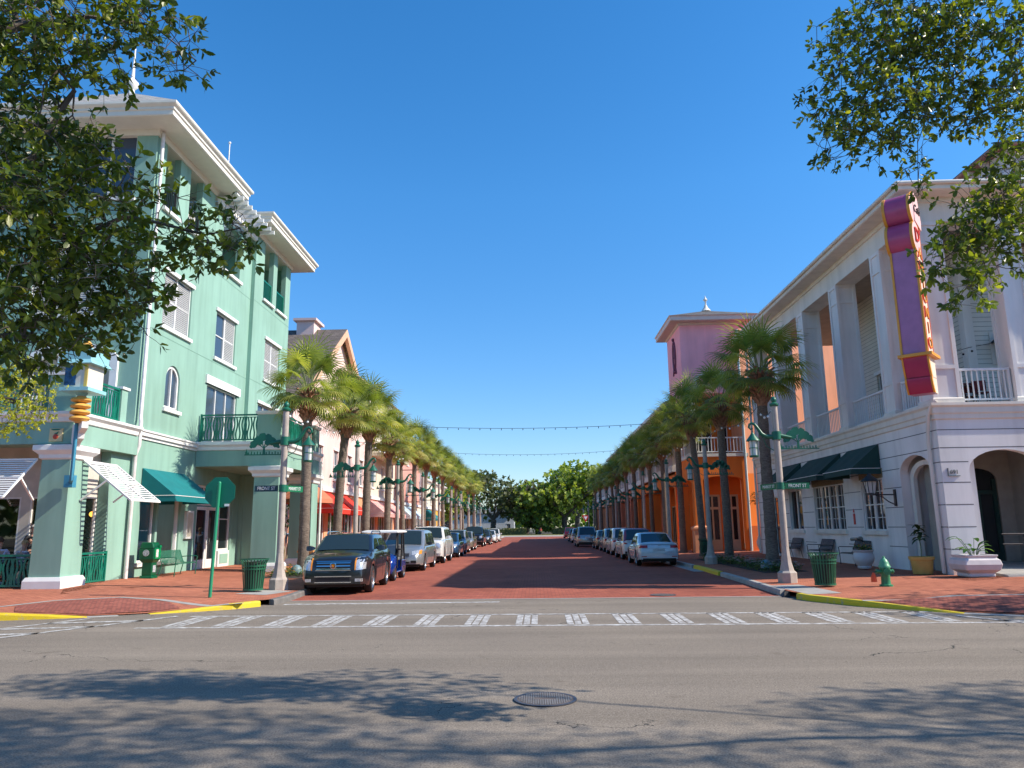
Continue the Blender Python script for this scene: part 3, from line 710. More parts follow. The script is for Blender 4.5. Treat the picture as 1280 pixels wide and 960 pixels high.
# eaves and roofs
M_eave = mat('eave_paint', (.74, .71, .62), .6, var=.05)
for k, (y0, y1, pz) in enumerate(((24.6, 29.6, 19.2), (34.0, 39.1, 18.2))):
    m2 = MB(); cornice(m2, -18.6, WX+(.18 if k else 0), y0, y1, 16.08, EAVE); part(m2, 'eave', M_eave, mint)
    m2 = MB(); hip(m2, -18.6-1.15, WX+1.15, y0-1.15, y1+1.15, 16.54, pz); rf = part(m2, 'roof', M_shingle_pale, mint)
    cx, cy = (-18.6+WX)/2, (y0+y1)/2
    if k == 0:
        m2 = MB(); m2.lathe([(.16, -.15), (.12, .1), (.1, .18), (.24, .35), (.24, .5), (.12, .62), (.07, .7), (.045, 1.4), (.015, 2.5)], (cx, cy, pz-.05), 14); part(m2, 'finial', M_white, rf)
m2 = MB(); m2.tube([(-15.3, 35, 16.8), (-15.3, 35, 21.3)], .03, 6); m2.ball((-15.3, 35, 21.3), .07); part(m2, 'lightning_rod', M_white, mint)
# pergola between the towers
m2 = MB()
for i in range(9):
    y = 29.9+i*.48; m2.box(-15.4, -12.3, y-.04, y+.04, 15.75, 15.93)
m2.box(-13.3, -13.16, 29.65, 33.95, 15.5, 15.74); m2.box(-12.62, -12.5, 29.65, 33.95, 15.93, 16.03); m2.box(-15.4, -15.2, 29.65, 33.95, 15.5, 15.74)
for y in (30.5, 33.0): m2.box(-13.34, -13.2, y-.07, y+.07, 15.3, 15.5)
part(m2, 'pergola', M_white, mint)
# band course
m2 = MB()
def band(F, a0, a1):
    F.box(m2, a0, a1, 4.89, 5.0, -.05, .02); F.box(m2, a0, a1, 5.0, 5.14, -.12, .02); F.box(m2, a0, a1, 5.14, 5.2, -.16, .02)
band(FX, 24.6, 29.35); part(m2, 'band_course', M_white, mint)
# shop windows on the ground floor
window(FX, mint, 25.45, 26.45, .75, 3.0, cols=1, rows=1, gm=M_clear, lintel=False, fw=.07); window(FX, mint, 26.7, 28.35, .75, 3.0, cols=1, rows=1, gm=M_clear, lintel=False, fw=.07)
awning(mint, FX, 25.35, 28.45, 3.92, 2.78, 1.2, M_teal, .2)
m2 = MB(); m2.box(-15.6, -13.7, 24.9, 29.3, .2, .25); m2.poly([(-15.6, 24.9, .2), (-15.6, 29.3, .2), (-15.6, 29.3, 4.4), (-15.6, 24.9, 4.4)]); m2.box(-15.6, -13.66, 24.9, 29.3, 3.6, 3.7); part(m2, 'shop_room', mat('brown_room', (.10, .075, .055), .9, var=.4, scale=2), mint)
# glazed double door with side light under the portico
m2 = MB()
for a0, a1 in ((29.8, 30.9), (30.93, 32.0)):
    for (p, q, r, s_) in ((a0, a0+.12, .3, 2.75), (a1-.12, a1, .3, 2.75), (a0+.12, a1-.12, .3, .65), (a0+.12, a1-.12, 2.62, 2.75)): FX.box(m2, p, q, r, s_, .06, .12)
dr = part(m2, 'door', M_white, mint); m2 = MB(); m2.poly([FX(29.85, .6, .09), FX(31.95, .6, .09), FX(31.95, 2.7, .09), FX(29.85, 2.7, .09)]); part(m2, 'pane', M_glass, dr)
m2 = MB()
for a in (30.8, 31.02): m2.tube([FX(a, 1.25, .0), FX(a, 1.25, -.04), FX(a, 1.5, -.04), FX(a, 1.5, .05)], .015, 6)
part(m2, 'handle', M_chrome, dr)
window(FX, mint, 29.75, 32.05, 2.8, 3.6, cols=3, rows=1, lintel=False, sill=False, fw=.09); window(FX, mint, 32.05, 33.2, .95, 3.6, cols=1, rows=2, lintel=False, sill=False, fw=.09)
m2 = MB(); FX.box(m2, 32.05, 33.2, .28, .95, .0, .1); part(m2, 'door_panel', M_white, mint); m2 = MB(); FX.box(m2, 32.2, 33.05, .42, .82, -.012, .0); part(m2, 'door_panel', M_mint, mint)
m2 = MB(); FX.box(m2, 28.72, 29.3, 1.5, 2.55, -.11, -.003); mc = part(m2, 'menu_case', M_white, mint); m2 = MB(); m2.poly([FX(28.8, 1.58, -.115), FX(29.22, 1.58, -.115), FX(29.22, 2.47, -.115), FX(28.8, 2.47, -.115)]); part(m2, 'menu_sheet', mat('cream_sheet', (.62, .56, .45), .6, var=.2), mc)
# jutting wall behind the portico
m2 = MB(); m2.box(-13.38, -12.35, 34.05, 35.0, .2, 4.25); part(m2, 'wall', M_mint, mint)
# portico: two piers, beams, terrace with railing and parapet piers
pillar(mint, -11.0, -10.02, 29.3, 30.25, .22, 4.28, M_mint, M_white); pillar(mint, -11.0, -10.02, 33.75, 34.7, .22, 4.28, M_mint, M_white)
m2 = MB(); m2.box(-13.38, -10.0, 29.32, 34.68, 4.28, 4.9); part(m2, 'beam', M_mint, mint)
m2 = MB(); cornice(m2, -13.3, -10.0, 29.32, 34.68, 4.9, [(-.01, 0), (.05, .02), (.07, .14), (.16, .22), (.16, .34), (.0, .36)]); part(m2, 'band_course', M_white, mint)
for y0 in (29.32, 33.75):
    m2 = MB(); m2.box(-10.98, -10.03, y0, y0+.95, 5.2, 6.32); pr = part(m2, 'parapet_pier', M_mint, mint)
    m2 = MB(); cornice(m2, -10.98, -10.03, y0, y0+.95, 6.32, [(.003, 0), (.06, .03), (.08, .14), (.0, .15)]); part(m2, 'capital', M_white, pr)
m2 = MB(); m2.lathe([(.11, 0), (.05, .06), (.04, .14)], (-10.5, 29.8, 6.47), 12)
for k in range(6):
    a = k*PI/6; m2.tube([(-10.5+.15*math.cos(t)*math.cos(a), 29.8+.15*math.cos(t)*math.sin(a), 6.76+.15*math.sin(t)) for t in [i*2*PI/16 for i in range(17)]], .014, 4, caps=False)
m2.ball((-10.5, 29.8, 6.93), .03); part(m2, 'armillary_ball', mat('grey_metal', (.35, .36, .34), .4, metal=.5), mint)
wavy_rail(mint, YF(29.42), -13.3, -10.98, 5.26, 1.1); wavy_rail(mint, XF(-10.1, 1), 30.27, 33.75, 5.26, 1.1)
# corner pavilion with terrace
def pav():
    pillar(mint, -14.05, -13.22, 21.05, 21.95, .24, 4.28, M_mint, M_white, taper=.03); pillar(mint, -19.2, -18.3, 21.05, 21.95, .24, 4.28, M_mint, M_white); pillar(mint, -24.5, -23.5, 21.05, 21.95, .24, 4.28, M_mint, M_white)
    m2 = MB(); m2.box(-30, -13.2, 21.0, 21.9, 4.28, 4.9); m2.box(-14.0, -13.2, 21.9, 24.58, 4.28, 4.9); m2.box(-30, -14.0, 21.9, 24.58, 4.6, 4.9); part(m2, 'beam', M_mint, mint)
    m2 = MB(); cornice(m2, -30, -13.2, 21.0, 24.4, 4.9, [(-.01, 0), (.05, .02), (.07, .14), (.16, .22), (.16, .3), (.0, .32)]); part(m2, 'band_course', M_white, mint)
    wavy_rail(mint, YF(21.12), -18.3, -14.1, 5.22, 1.08); wavy_rail(mint, YF(21.12), -23.5, -19.2, 5.22, 1.08); wavy_rail(mint, XF(-13.3, 1), 21.9, 23.35, 5.22, 1.08)
    for (x0, x1, y0, y1) in ((-14.05, -13.25, 21.05, 21.85), (-13.5, -13.22, 23.4, 23.75), (-19.2, -18.3, 21.05, 21.85)):
        m2 = MB(); m2.box(x0, x1, y0, y1, 5.2, 6.3); pr = part(m2, 'parapet_pier', M_mint, mint); m2 = MB(); m2.box(x0-.05, x1+.05, y0-.05, y1+.05, 6.3, 6.38); part(m2, 'capital', M_white, pr)
    m2 = MB(); wall(m2, XF(-13.42, 1), 23.45, 24.6, .1, 4.3); wall(m2, YF(23.45), -13.74, -13.42, .1, 4.3); part(m2, 'wall', M_mint, mint)
    # glazing set back behind the diners
    Fa, Fb = YF(22.75), XF(-13.76, 1)
    m2 = MB(); wall(m2, Fa, -30, -13.76, .1, 4.6, [(-15.4, -13.9, .3, 2.86), (-17.8, -15.7, .3, 2.86), (-22, -19, .3, 2.86), (-27, -23, .3, 2.86)], thick=.1)
    wall(m2, Fb, 22.75, 23.5, .1, 4.6, [(22.8, 23.45, .3, 2.86)], thick=.06); part(m2, 'wall', mat('warm_white', (.62, .58, .52), .6), mint)
    for (a0, a1) in ((-15.4, -13.9), (-17.8, -15.7), (-22, -19), (-27, -23)): window(Fa, mint, a0, a1, .3, 2.86, cols=2, rows=1, gm=M_clear, sill=False, lintel=False, d=.05)
    window(Fb, mint, 22.8, 23.45, .3, 2.86, cols=1, rows=1, gm=M_clear, sill=False, lintel=False, d=.05)
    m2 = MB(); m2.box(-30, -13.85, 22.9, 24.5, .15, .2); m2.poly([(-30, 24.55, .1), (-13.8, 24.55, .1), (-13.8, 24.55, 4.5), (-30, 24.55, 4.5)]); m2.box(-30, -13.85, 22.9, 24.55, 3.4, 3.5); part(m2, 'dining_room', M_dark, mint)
    louver_awning(mint, XF(-13.2, 1), 21.62, 23.35, 3.84, 2.68, -.02, -1.5)
    louver_awning(mint, YF(21.0), -18.2, -14.15, 3.84, 2.72, -.02, -1.25)
    wavy_rail(mint, XF(-13.3, 1), 22.0, 23.4, .26, .93); wavy_rail(mint, YF(21.15), -18.2, -14.12, .26, .93)
    m2 = MB(); m2.box(-13.86, -13.48, 20.96, 21.0, 4.34, 4.72); tl = part(m2, 'wall_tile', mat('tile_cream', (.66, .55, .30), .5), mint)
    m2 = MB(); m2.lathe([(.001, -.07), (.06, -.05), (.085, 0), (.06, .06), (.02, .08)], (-13.67, 20.955, 4.47), 10, sy=.25); part(m2, 'fruit_emblem', mat('red_fruit', (.5, .06, .03), .5), tl)
    m2 = MB(); m2.prism([(-13.72, 20.955, 4.56), (-13.58, 20.955, 4.62), (-13.62, 20.955, 4.55)], (0, -.01, 0)); m2.prism([(-13.84, 20.958, 4.70), (-13.50, 20.958, 4.70), (-13.60, 20.958, 4.66), (-13.75, 20.958, 4.655)], (0, -.01, 0)); part(m2, 'leaf_emblem', M_green, tl)
    downspout(mint, [(-13.25, 24.7, 16.0), (-13.25, 24.7, 5.6), (-13.18, 24.62, 5.4), (-13.18, 24.62, 4.6), (-13.28, 24.62, 4.3), (-13.28, 24.62, .25)], mat('pipe_white', (.72, .68, .66), .4), .065)
pav()
downspout(mint, [(-9.93, 34.85, 4.9), (-9.93, 34.85, .2)], M_white, .05)
# hanging sign with a honey dipper under a box of pictures on the corner pillar
hny = thing('hanging_sign', 'pale blue box over a stack of yellow discs hung on the mint corner pillar', 'sign', (-12.7, 20.4, 4.0))
mb = MB(); mb.box(-13.06, -12.24, 19.95, 20.85, 6.5, 6.82); mb.loft([[(-13.14, 19.87, 6.38), (-12.16, 19.87, 6.38), (-12.16, 20.93, 6.38), (-13.14, 20.93, 6.38)], [(-13.06, 19.95, 6.5), (-12.24, 19.95, 6.5), (-12.24, 20.85, 6.5), (-13.06, 20.85, 6.5)]]); part(mb, 'box_lid', mat('pale_blue_enamel', (.28, .56, .60), .4), hny)
mb = MB(); mb.box(-12.98, -12.32, 20.03, 20.77, 5.72, 6.38); part(mb, 'box', mat('cream_box', (.70, .66, .56), .5), hny)
mb = MB(); mb.box(-12.97, -12.66, 20.015, 20.03, 5.78, 6.34); mb.box(-12.32, -12.305, 20.1, 20.7, 5.78, 6.34) if False else None; part(mb, 'picture_panel', mat('blue_picture', (.02, .09, .20), .4, var=.8, scale=9), hny)
mb = MB(); mb.box(-12.42, -12.33, 20.015, 20.03, 5.74, 6.36); part(mb, 'edge_panel', mat('yellow_edge', (.72, .52, .12), .5), hny)
mb = MB(); mb.box(-13.06, -12.24, 19.95, 20.85, 5.62, 5.72); part(mb, 'box_base', MATS['pale_blue_enamel'], hny)
M_honey = mat('honey_enamel', (.72, .38, .08), .4, var=.15)
for k in range(4):
    z = 4.82+k*.175; mb = MB(); mb.lathe([(.16, 0), (.24, .03), (.265, .07), (.24, .12), (.16, .145)], (-12.68, 20.4, z), 16); mb.cyl((-12.68, 20.4, z-.04), (-12.68, 20.4, z+.18), .13); part(mb, 'disc', M_honey, hny)
mb = MB(); mb.lathe([(.07, 0), (.12, .1), (.19, .2), (.2, .27), (.12, .27)], (-12.68, 20.4, 5.45), 12); part(mb, 'collar', MATS['pale_blue_enamel'], hny)
mb = MB(); mb.prism([(-13.2, 20.95, 4.3), (-13.2, 20.95, 4.8), (-12.5, 20.25, 4.8), (-12.52, 20.27, 4.62), (-12.72, 20.47, 4.5), (-12.74, 20.49, 4.36), (-12.95, 20.7, 4.26), (-13.0, 20.75, 4.16)], (.12, .12, 0)); part(mb, 'bracket', M_white, hny)
mb = MB(); mb.tube([(-12.8, 20.5, 4.9), (-12.8, 20.5, 3.2), (-13.1, 20.95, 3.15)], .055, 8); mb.box(-13.2, -12.95, 20.8, 20.98, 3.02, 3.36); part(mb, 'pole', mat('blue_enamel', (.05, .25, .38), .4), hny)
mb = MB(); mb.lathe([(.02, 0), (.16, .03), (.19, .1), (.12, .16), (.14, .2), (.08, .28), (.02, .33)], (-12.65, 20.4, 6.82), 12); part(mb, 'finial', M_honey, hny)
# ------------------------------------------------------------------ the white colonnaded building of the café corner
M_wht = stucco('weathered_white', (.82, .79, .77), .14)
M_whtrim = stucco('trim_white', (.78, .74, .67), .12)
M_side = siding('cream_siding', (.72, .68, .58))
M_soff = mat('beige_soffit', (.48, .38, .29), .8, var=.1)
caf = thing('colonnade_building', 'white two-storey building with tall porch columns and dark green awnings', 'building', (20, 31, .2))
G0, GY = XF(11.95, -1), YF(22.5)
opsG = [(26.4, 28.1, 1.5, 3.3), (29.75, 32.9, 1.5, 3.3), (34.4, 36.1, 1.5, 3.3), (37.6, 39.6, .3, 3.1), (23.1, 25.05, .25, 3.85, .55)]
mb = MB(); wall(mb, G0, 22.5, 41.0, .05, 5.0, opsG); wall(mb, GY, 11.95, 34, .05, 5.0, [(12.75, 14.9, .3, 3.85, .6), (16.5, 18.7, .3, 3.85, .6), (20, 22, .3, 3.85, .6), (24, 26, .3, 3.85, .6)])
mb.poly([(11.95, 41, .05), (34, 41, .05), (34, 41, 5), (11.95, 41, 5)])
part(mb, 'wall', M_wht, caf)
mb = MB()
for z in (.99, 1.62, 2.26, 2.9, 3.5, 3.92, 4.45):
    sp = [(22.51, 23.1), (25.05, 26.3), (28.2, 29.65), (33, 34.3), (36.2, 40.98)] if z < 3.3 else [(22.51, 23.1), (25.05, 40.98)] if z < 3.8 else [(22.51, 40.98)]
    for a, b in sp: G0.box(mb, a, b, z-.012, z+.012, -.003, .004)
    for a, b in ([(11.96, 12.75), (14.9, 16.5), (18.7, 20), (22, 24), (26, 33.9)] if z < 3.8 else [(11.96, 33.9)]): GY.box(mb, a, b, z-.012, z+.012, -.003, .004)
part(mb, 'joint', mat('joint_grey', (.12, .12, .12), .9), caf)
# deck edge mouldings
mb = MB(); cornice(mb, 11.95, 34, 22.5, 41, 4.75, [(.003, 0), (.05, .03), (.05, .16), (.09, .2), (.09, .36), (.15, .42), (.15, .50), (-.3, .5)]); part(mb, 'deck_moulding', M_whtrim, caf)
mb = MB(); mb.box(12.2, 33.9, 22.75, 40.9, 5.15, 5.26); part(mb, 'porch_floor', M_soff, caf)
# upper rooms behind the porch
GU, GV = XF(14.6, -1), YF(24.9)
mb = MB(); wall(mb, GU, 24.9, 33.6, 5.2, 11.4, [(26.2, 27.4, 6.6, 8.9), (30.5, 31.7, 5.25, 7.9)]); mb.poly([(14.6, 33.6, 5.2), (34, 33.6, 5.2), (34, 33.6, 11.4), (14.6, 33.6, 11.4)]); wall(mb, GV, 14.6, 34, 5.2, 11, [(17.5, 19, 5.3, 8)]); part(mb, 'upper_wall', M_side, caf)
mb = MB(); mb.box(14.45, 14.75, 24.75, 25.05, 5.2, 10.9); part(mb, 'corner_board', M_whtrim, caf)
for a in (26.2, ): window(GU, caf, a, a+1.2, 6.6, 8.9, cols=2, rows=2)
window(GU, caf, 30.5, 31.7, 5.25, 7.9, cols=2, rows=3); window(GV, caf, 17.5, 19, 5.3, 8, cols=2, rows=3)
# columns: square panelled piers
def column(x0, y0, w, nm='column'):
    mb = MB(); x1, y1 = x0+w, y0+w; t = .035
    mb.box(x0+t, x1-t, y0+t, y1-t, 5.24, 11.0)
    for (a0, a1, b0, b1) in ((x0, x0+.12, y0, y0+.12), (x1-.12, x1, y0, y0+.12), (x0, x0+.12, y1-.12, y1), (x1-.12, x1, y1-.12, y1)): mb.box(a0, a1, b0, b1, 5.24, 11.0)
    for z0, z1 in ((5.24, 5.4), (6.3, 6.42), (10.25, 10.33), (10.88, 11.0)):
        for (a0, a1, b0, b1) in ((x0+.12, x1-.12, y0, y0+t), (x0+.12, x1-.12, y1-t, y1), (x0, x0+t, y0+.12, y1-.12), (x1-t, x1, y0+.12, y1-.12)): mb.box(a0, a1, b0, b1, z0, z1)
    c = part(mb, nm, M_wht, caf)
    t2 = MB(); cornice(t2, x0, x1, y0, y1, 5.24, [(.04, -.04), (.04, .14), (.003, .18)]); part(t2, 'base', M_whtrim, c)
for y in (22.5, 24.9, 28.7, 32.5, 36.3, 40.1): column(11.97, y, .78 if y != 22.5 else .85)
for x in (14.45, 18.3, 22.2): column(x, 22.52, .75)
# porch rails
M_rail = mat('rail_white', (.74, .74, .74), .5, var=.05)
gr = XF(12.25, -1)
for a0, a1 in ((23.37, 24.88), (25.7, 28.68), (29.5, 32.48), (33.3, 36.28), (37.1, 40.08)): bar_rail(caf, gr, a0, a1, 5.28, 1.06, M_rail, step=.15)
for a0, a1 in ((12.84, 14.43), (15.22, 18.28), (19.07, 22.18)): bar_rail(caf, YF(22.75), a0, a1, 5.28, 1.06, M_rail, step=.15)
# beam, soffit, eave
mb = MB(); mb.box(11.97, 12.75, 22.52, 41, 11.0, 11.62); mb.box(12.75, 34, 22.52, 23.3, 11.0, 11.62); part(mb, 'beam', M_whtrim, caf)
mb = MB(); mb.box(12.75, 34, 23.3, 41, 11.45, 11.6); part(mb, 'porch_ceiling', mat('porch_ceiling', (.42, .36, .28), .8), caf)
mb = MB(); cornice(mb, 11.97, 34, 22.52, 41, 11.62, [(.003, 0), (.06, .02), (.06, .16), (.62, .17), (.66, .2), (.66, .36), (.5, .38)]); part(mb, 'eave', M_whtrim, caf)
mb = MB(); g0 = 11.97-.66; mb.tube([(g0-.05, 21.8, 12.0), (g0-.05, 41.6, 12.0)], .065, 8); mb.tube([(g0-.05, 21.81, 12.0), (34, 21.81, 12.0)], .065, 8); part(mb, 'gutter', M_whtrim, caf)
M_redmetal = mat('red_metal_roof', (.26, .08, .07), .45, metal=.3, var=.15)
mb = MB(); hip(mb, 11.33, 34.6, 21.88, 41.6, 12.01, 13.1, (19, 31, 27, 31)); part(mb, 'roof', M_redmetal, caf)
mb = MB()
for i in range(14): mb.box(12.2+i*.9, 12.26+i*.9, 21.86, 22.5, 12.0, 12.14)
part(mb, 'roof_seam', M_redmetal, caf)
# cupola
mb = MB(); mb.box(17.5, 20.1, 26.15, 28.75, 12.2, 15.2); cu = part(mb, 'cupola', M_wht, caf)
for F, a0, a1 in ((YF(26.15), 17.9, 19.7), (XF(17.5, -1), 26.55, 28.35)):
    mb = MB()
    for k in range(6): F.box(mb, a0, a1, 13.35+k*.15, 13.43+k*.15, -.03, .02)
    part(mb, 'louver', M_soff, cu); mb = MB(); F.box(mb, a0-.12, a1+.12, 14.3, 14.38, -.04, .01); part(mb, 'louver_head', M_redmetal, cu)
for x in (17.52, 18.4, 19.3, 19.95): mb = MB(); mb.prism([(x, 26.15, 15.2), (x, 25.78, 15.2), (x, 25.85, 15.05), (x, 26.07, 14.95), (x, 26.15, 14.6)], (.1, 0, 0)); part(mb, 'bracket', M_whtrim, cu)
for y in (26.2, 27.0, 27.8, 28.6): mb = MB(); mb.prism([(17.5, y, 15.2), (17.13, y, 15.2), (17.2, y, 15.05), (17.42, y, 14.95), (17.5, y, 14.6)], (0, .1, 0)); part(mb, 'bracket', M_whtrim, cu)
mb = MB(); cornice(mb, 17.5, 20.1, 26.15, 28.75, 15.18, [(.003, 0), (.42, .02), (.46, .06), (.46, .12), (.3, .13)]); part(mb, 'cupola_eave', mat('brown_soffit', (.42, .24, .18), .7), cu)
mb = MB(); hip(mb, 17.02, 20.58, 25.67, 29.23, 15.31, 16.0); part(mb, 'cupola_roof', M_redmetal, caf)
# ground floor windows with muntins
M_pane = glassmat('reflective_glass', (.03, .03, .035), .03)
def sash(a0, a1):
    w = window(G0, caf, a0, a1, 1.5, 3.3, cols=1, rows=2, gm=M_pane, lintel=False, sill=False, fw=.05, d=.1); mb = MB()
    for k in (1, 2): a = a0+(a1-a0)*k/3; G0.box(mb, a-.01, a+.01, 1.55, 3.25, .07, .09) if False else None
    a = (a0+a1)/2; G0.box(mb, a-.011, a+.011, 1.55, 3.25, .075, .1)
    for z in (1.95, 2.85): G0.box(mb, a0+.05, a1-.05, z-.011, z+.011, .075, .1)
    part(mb, 'muntin', M_white, w)
for a in (26.4, 27.27): sash(a, a+.83)
for a0, a1 in ((26.3, 28.2), (29.62, 33.02)): mb = MB(); G0.box(mb, a0, a1, 1.36, 1.5, -.09, .04); part(mb, 'sill', M_whtrim, caf)
for k in range(4): sash(29.75+k*.79, 29.75+k*.79+.76)
window(G0, caf, 34.4, 36.1, 1.5, 3.3, cols=2, rows=1, gm=M_glass, lintel=False); window(G0, caf, 37.6, 39.6, .3, 3.1, cols=2, rows=1, lintel=False)
mb = MB(); G0.box(mb, 26.3, 28.2, 3.3, 3.62, -.02, .03); G0.box(mb, 29.65, 33.0, 3.3, 3.62, -.02, .03); part(mb, 'window_head', mat('tan_head', (.30, .22, .12), .8, var=.4, scale=14), caf)
awning(caf, G0, 26.35, 28.95, 4.46, 3.42, 1.0, M_dkcanvas, .2); awning(caf, G0, 29.65, 33.1, 4.46, 3.42, 1.0, M_dkcanvas, .2); awning(caf, G0, 34.1, 36.9, 4.46, 3.42, 1.0, M_dkcanvas, .2)
# arched niche towards the street and arched entry towards the crossing
mb = MB(); mb.box(12.2, 13.1, 22.85, 23.09, .2, 3.9) ; mb.box(12.2, 13.6, 25.06, 25.3, .2, 4.0); mb.box(13.1, 13.2, 23.09, 25.06, .2, 4.0); part(mb, 'niche_wall', M_wht, caf)
mb = MB(); mb.box(13.02, 13.08, 23.5, 24.5, 1.8, 3.0); nb = part(mb, 'notice_board', mat('dark_board', (.02, .03, .04), .3), caf)
n = 14; ia = arch_pts(24.07, .75, .25, 3.1, .45); oa = arch_pts(24.07, .97, .25, 3.15, .55)
mb = MB()
for a, b, c, d in zip(oa, oa[1:], ia, ia[1:]): mb.hexa([G0(*a, .42), G0(*b, .42), G0(*d, .42), G0(*c, .42)], [G0(*a, .3), G0(*b, .3), G0(*d, .3), G0(*c, .3)])
part(mb, 'inner_arch', M_whtrim, caf)
mb = MB(); wall(mb, YF(24.6), 12.6, 16.4, .2, 4.3, [(13.5, 14.75, .55, 3.45, .35)], thick=.1); mb.box(12.55, 12.65, 22.76, 24.7, .2, 4.3); mb.box(15.2, 15.35, 22.76, 24.6, .2, 4.3); mb.box(12.6, 16.4, 22.76, 24.7, 4.3, 4.4); part(mb, 'entry_wall', mat('entry_beige', (.34, .31, .27), .8), caf)
mb = MB(); FD = YF(24.6)
for a0, a1, z0, z1 in ((13.52, 13.66, .55, 3.1), (14.6, 14.73, .55, 3.1), (13.66, 14.6, .55, .8), (13.66, 14.6, 2.62, 2.74), (14.06, 14.2, .8, 2.62)): FD.box(mb, a0, a1, z0, z1, .03, .09)
dr = part(mb, 'door', mat('dark_green_door', (.01, .04, .035), .35), caf)
mb = MB(); mb.poly([FD(13.5, .55, .07), FD(14.75, .55, .07), FD(14.75, 3.45, .07), FD(13.5, 3.45, .07)]); part(mb, 'pane', M_glass, dr)
mb = MB(); mb.tube([FD(14.02, 1.5, .02), FD(14.02, 1.5, -.03), FD(14.02, 1.75, -.03), FD(14.02, 1.75, .02)], .014, 6); part(mb, 'handle', M_chrome, dr)
mb = MB(); mb.hexa([(12.72, 21.2, .1), (22, 21.2, .1), (22, 24.5, .1), (12.72, 24.5, .1)], [(12.72, 21.25, .33), (22, 21.25, .52), (22, 24.5, .52), (12.72, 24.5, .52)]); part(mb, 'entry_ramp', M_conc, caf)
# lettering of the house number and the small red sign
mb = MB(); mb.box(12.11, 12.135, 22.47, 22.498, 3.08, 3.32); mb.box(12.135, 12.46, 22.47, 22.498, 3.08, 3.10); text_mb(mb, '691', .17, (12.30, 22.485, 3.20), (1, 0, 0), (0, -1, 0), .02); part(mb, 'house_number', mat('grey_number', (.16, .17, .17), .5), caf)
mb = MB(); G0.box(mb, 28.85, 29.0, 1.72, 2.12, -.02, -.002); mb.prism([G0(28.85, 2.16, -.01), G0(29.0, 2.16, -.01), G0(28.925, 2.3, -.01)], (-.01, 0, 0)); part(mb, 'hydrant_arrow_sign', mat('red_sign', (.55, .03, .03), .5), caf)
mb = MB(); mb.cyl(G0(28.45, 1.2, 0), G0(28.45, 1.2, -.1), .09, .09); mb.cyl(G0(28.45, 1.2, -.1), G0(28.45, 1.2, -.22), .05, .05); mb.cyl(G0(28.45, 1.2, -.1), G0(28.75, 1.18, -.28), .05, .06); part(mb, 'standpipe', mat('brass_grey', (.35, .34, .32), .3, metal=.8), caf)
downspout(caf, [(11.98, 22.4, 5.3), (11.86, 22.5, 5.15), (11.80, 22.62, 4.9), (11.82, 22.72, 4.6), (11.84, 22.85, 4.2), (11.86, 22.85, .3)], M_whtrim, .06)
downspout(caf, [(11.84, 40.9, 11.9), (11.84, 40.9, .3)], M_whtrim, .06)
# lanterns
def lantern(root, x, y, z, s, m, g, hang=False):
    mb = MB(); w = .13*s; b = .09*s
    for sx in (-1, 1):
        for sy in (-1, 1): mb.tube([(x+sx*b, y+sy*b, z-.2*s), (x+sx*w, y+sy*w, z+.12*s)], .012*s, 4)
    mb.lathe([(b*1.5, -.24*s), (b*1.5, -.2*s)], (x, y, z), 4); mb.lathe([(w*1.75, .12*s), (w*1.6, .15*s), (w*.5, .27*s), (.02*s, .34*s)], (x, y, z), 12)
    for k in (0, 1):
        for sx in (-1, 1): mb.box(*((x+sx*w*.92-.008, x+sx*w*.92+.008, y-.006, y+.006) if k else (x-.006, x+.006, y+sx*w*.92-.008, y+sx*w*.92+.008)), z-.2*s, z+.12*s)
    o = part(mb, 'lantern_frame', m, root); gl = MB(); gl.hexa([(x-b*.9, y-b*.9, z-.19*s), (x+b*.9, y-b*.9, z-.19*s), (x+b*.9, y+b*.9, z-.19*s), (x-b*.9, y+b*.9, z-.19*s)], [(x-w*.9, y-w*.9, z+.11*s), (x+w*.9, y-w*.9, z+.11*s), (x+w*.9, y+w*.9, z+.11*s), (x-w*.9, y+w*.9, z+.11*s)]); part(gl, 'lantern_glass', g, o); return o
M_lglass = mat('frosted_glass', (.62, .64, .62), .25, var=.05)
t = thing('wall_lantern', 'black wall lantern on a curved bracket beside the café awnings', 'wall lamp', (11.93, 25.5, 2.6))
lantern(t, 11.15, 25.5, 2.98, 1.25, M_iron, M_lglass)
mb = MB(); mb.box(11.90, 11.945, 25.44, 25.56, 2.3, 2.85); mb.tube([(11.9, 25.5, 2.68), (11.15, 25.5, 2.68)], .022, 6); mb.tube([(11.9, 25.5, 2.35), (11.7, 25.5, 2.45), (11.5, 25.5, 2.62), (11.3, 25.5, 2.66)], .018, 6); mb.cyl((11.15, 25.5, 2.66), (11.15, 25.5, 2.74), .04); part(mb, 'bracket', M_iron, t)
t = thing('wall_lantern', 'dark lantern on the cream boards of the upper porch facing the crossing', 'wall lamp', (15.65, 24.88, 7.4))
lantern(t, 15.65, 24.72, 7.4, 1.7, M_iron, M_lglass); mb = MB(); mb.box(15.6, 15.7, 24.74, 24.895, 7.7, 7.9); mb.box(15.3, 16.0, 24.87, 24.895, 6.9, 8.0); part(mb, 'bracket', M_whtrim, t)
t = thing('wall_lantern', 'small green-glazed lantern inside the arched café entry', 'wall lamp', (12.66, 23.8, 3.0)); lantern(t, 12.85, 23.8, 2.9, .9, M_iron, mat('green_glass', (.30, .34, .06), .3), t)  # yellow-green tinted glass, no emission
mb = MB(); mb.box(12.655, 12.86, 23.78, 23.82, 3.14, 3.18); part(mb, 'bracket', M_iron, t)
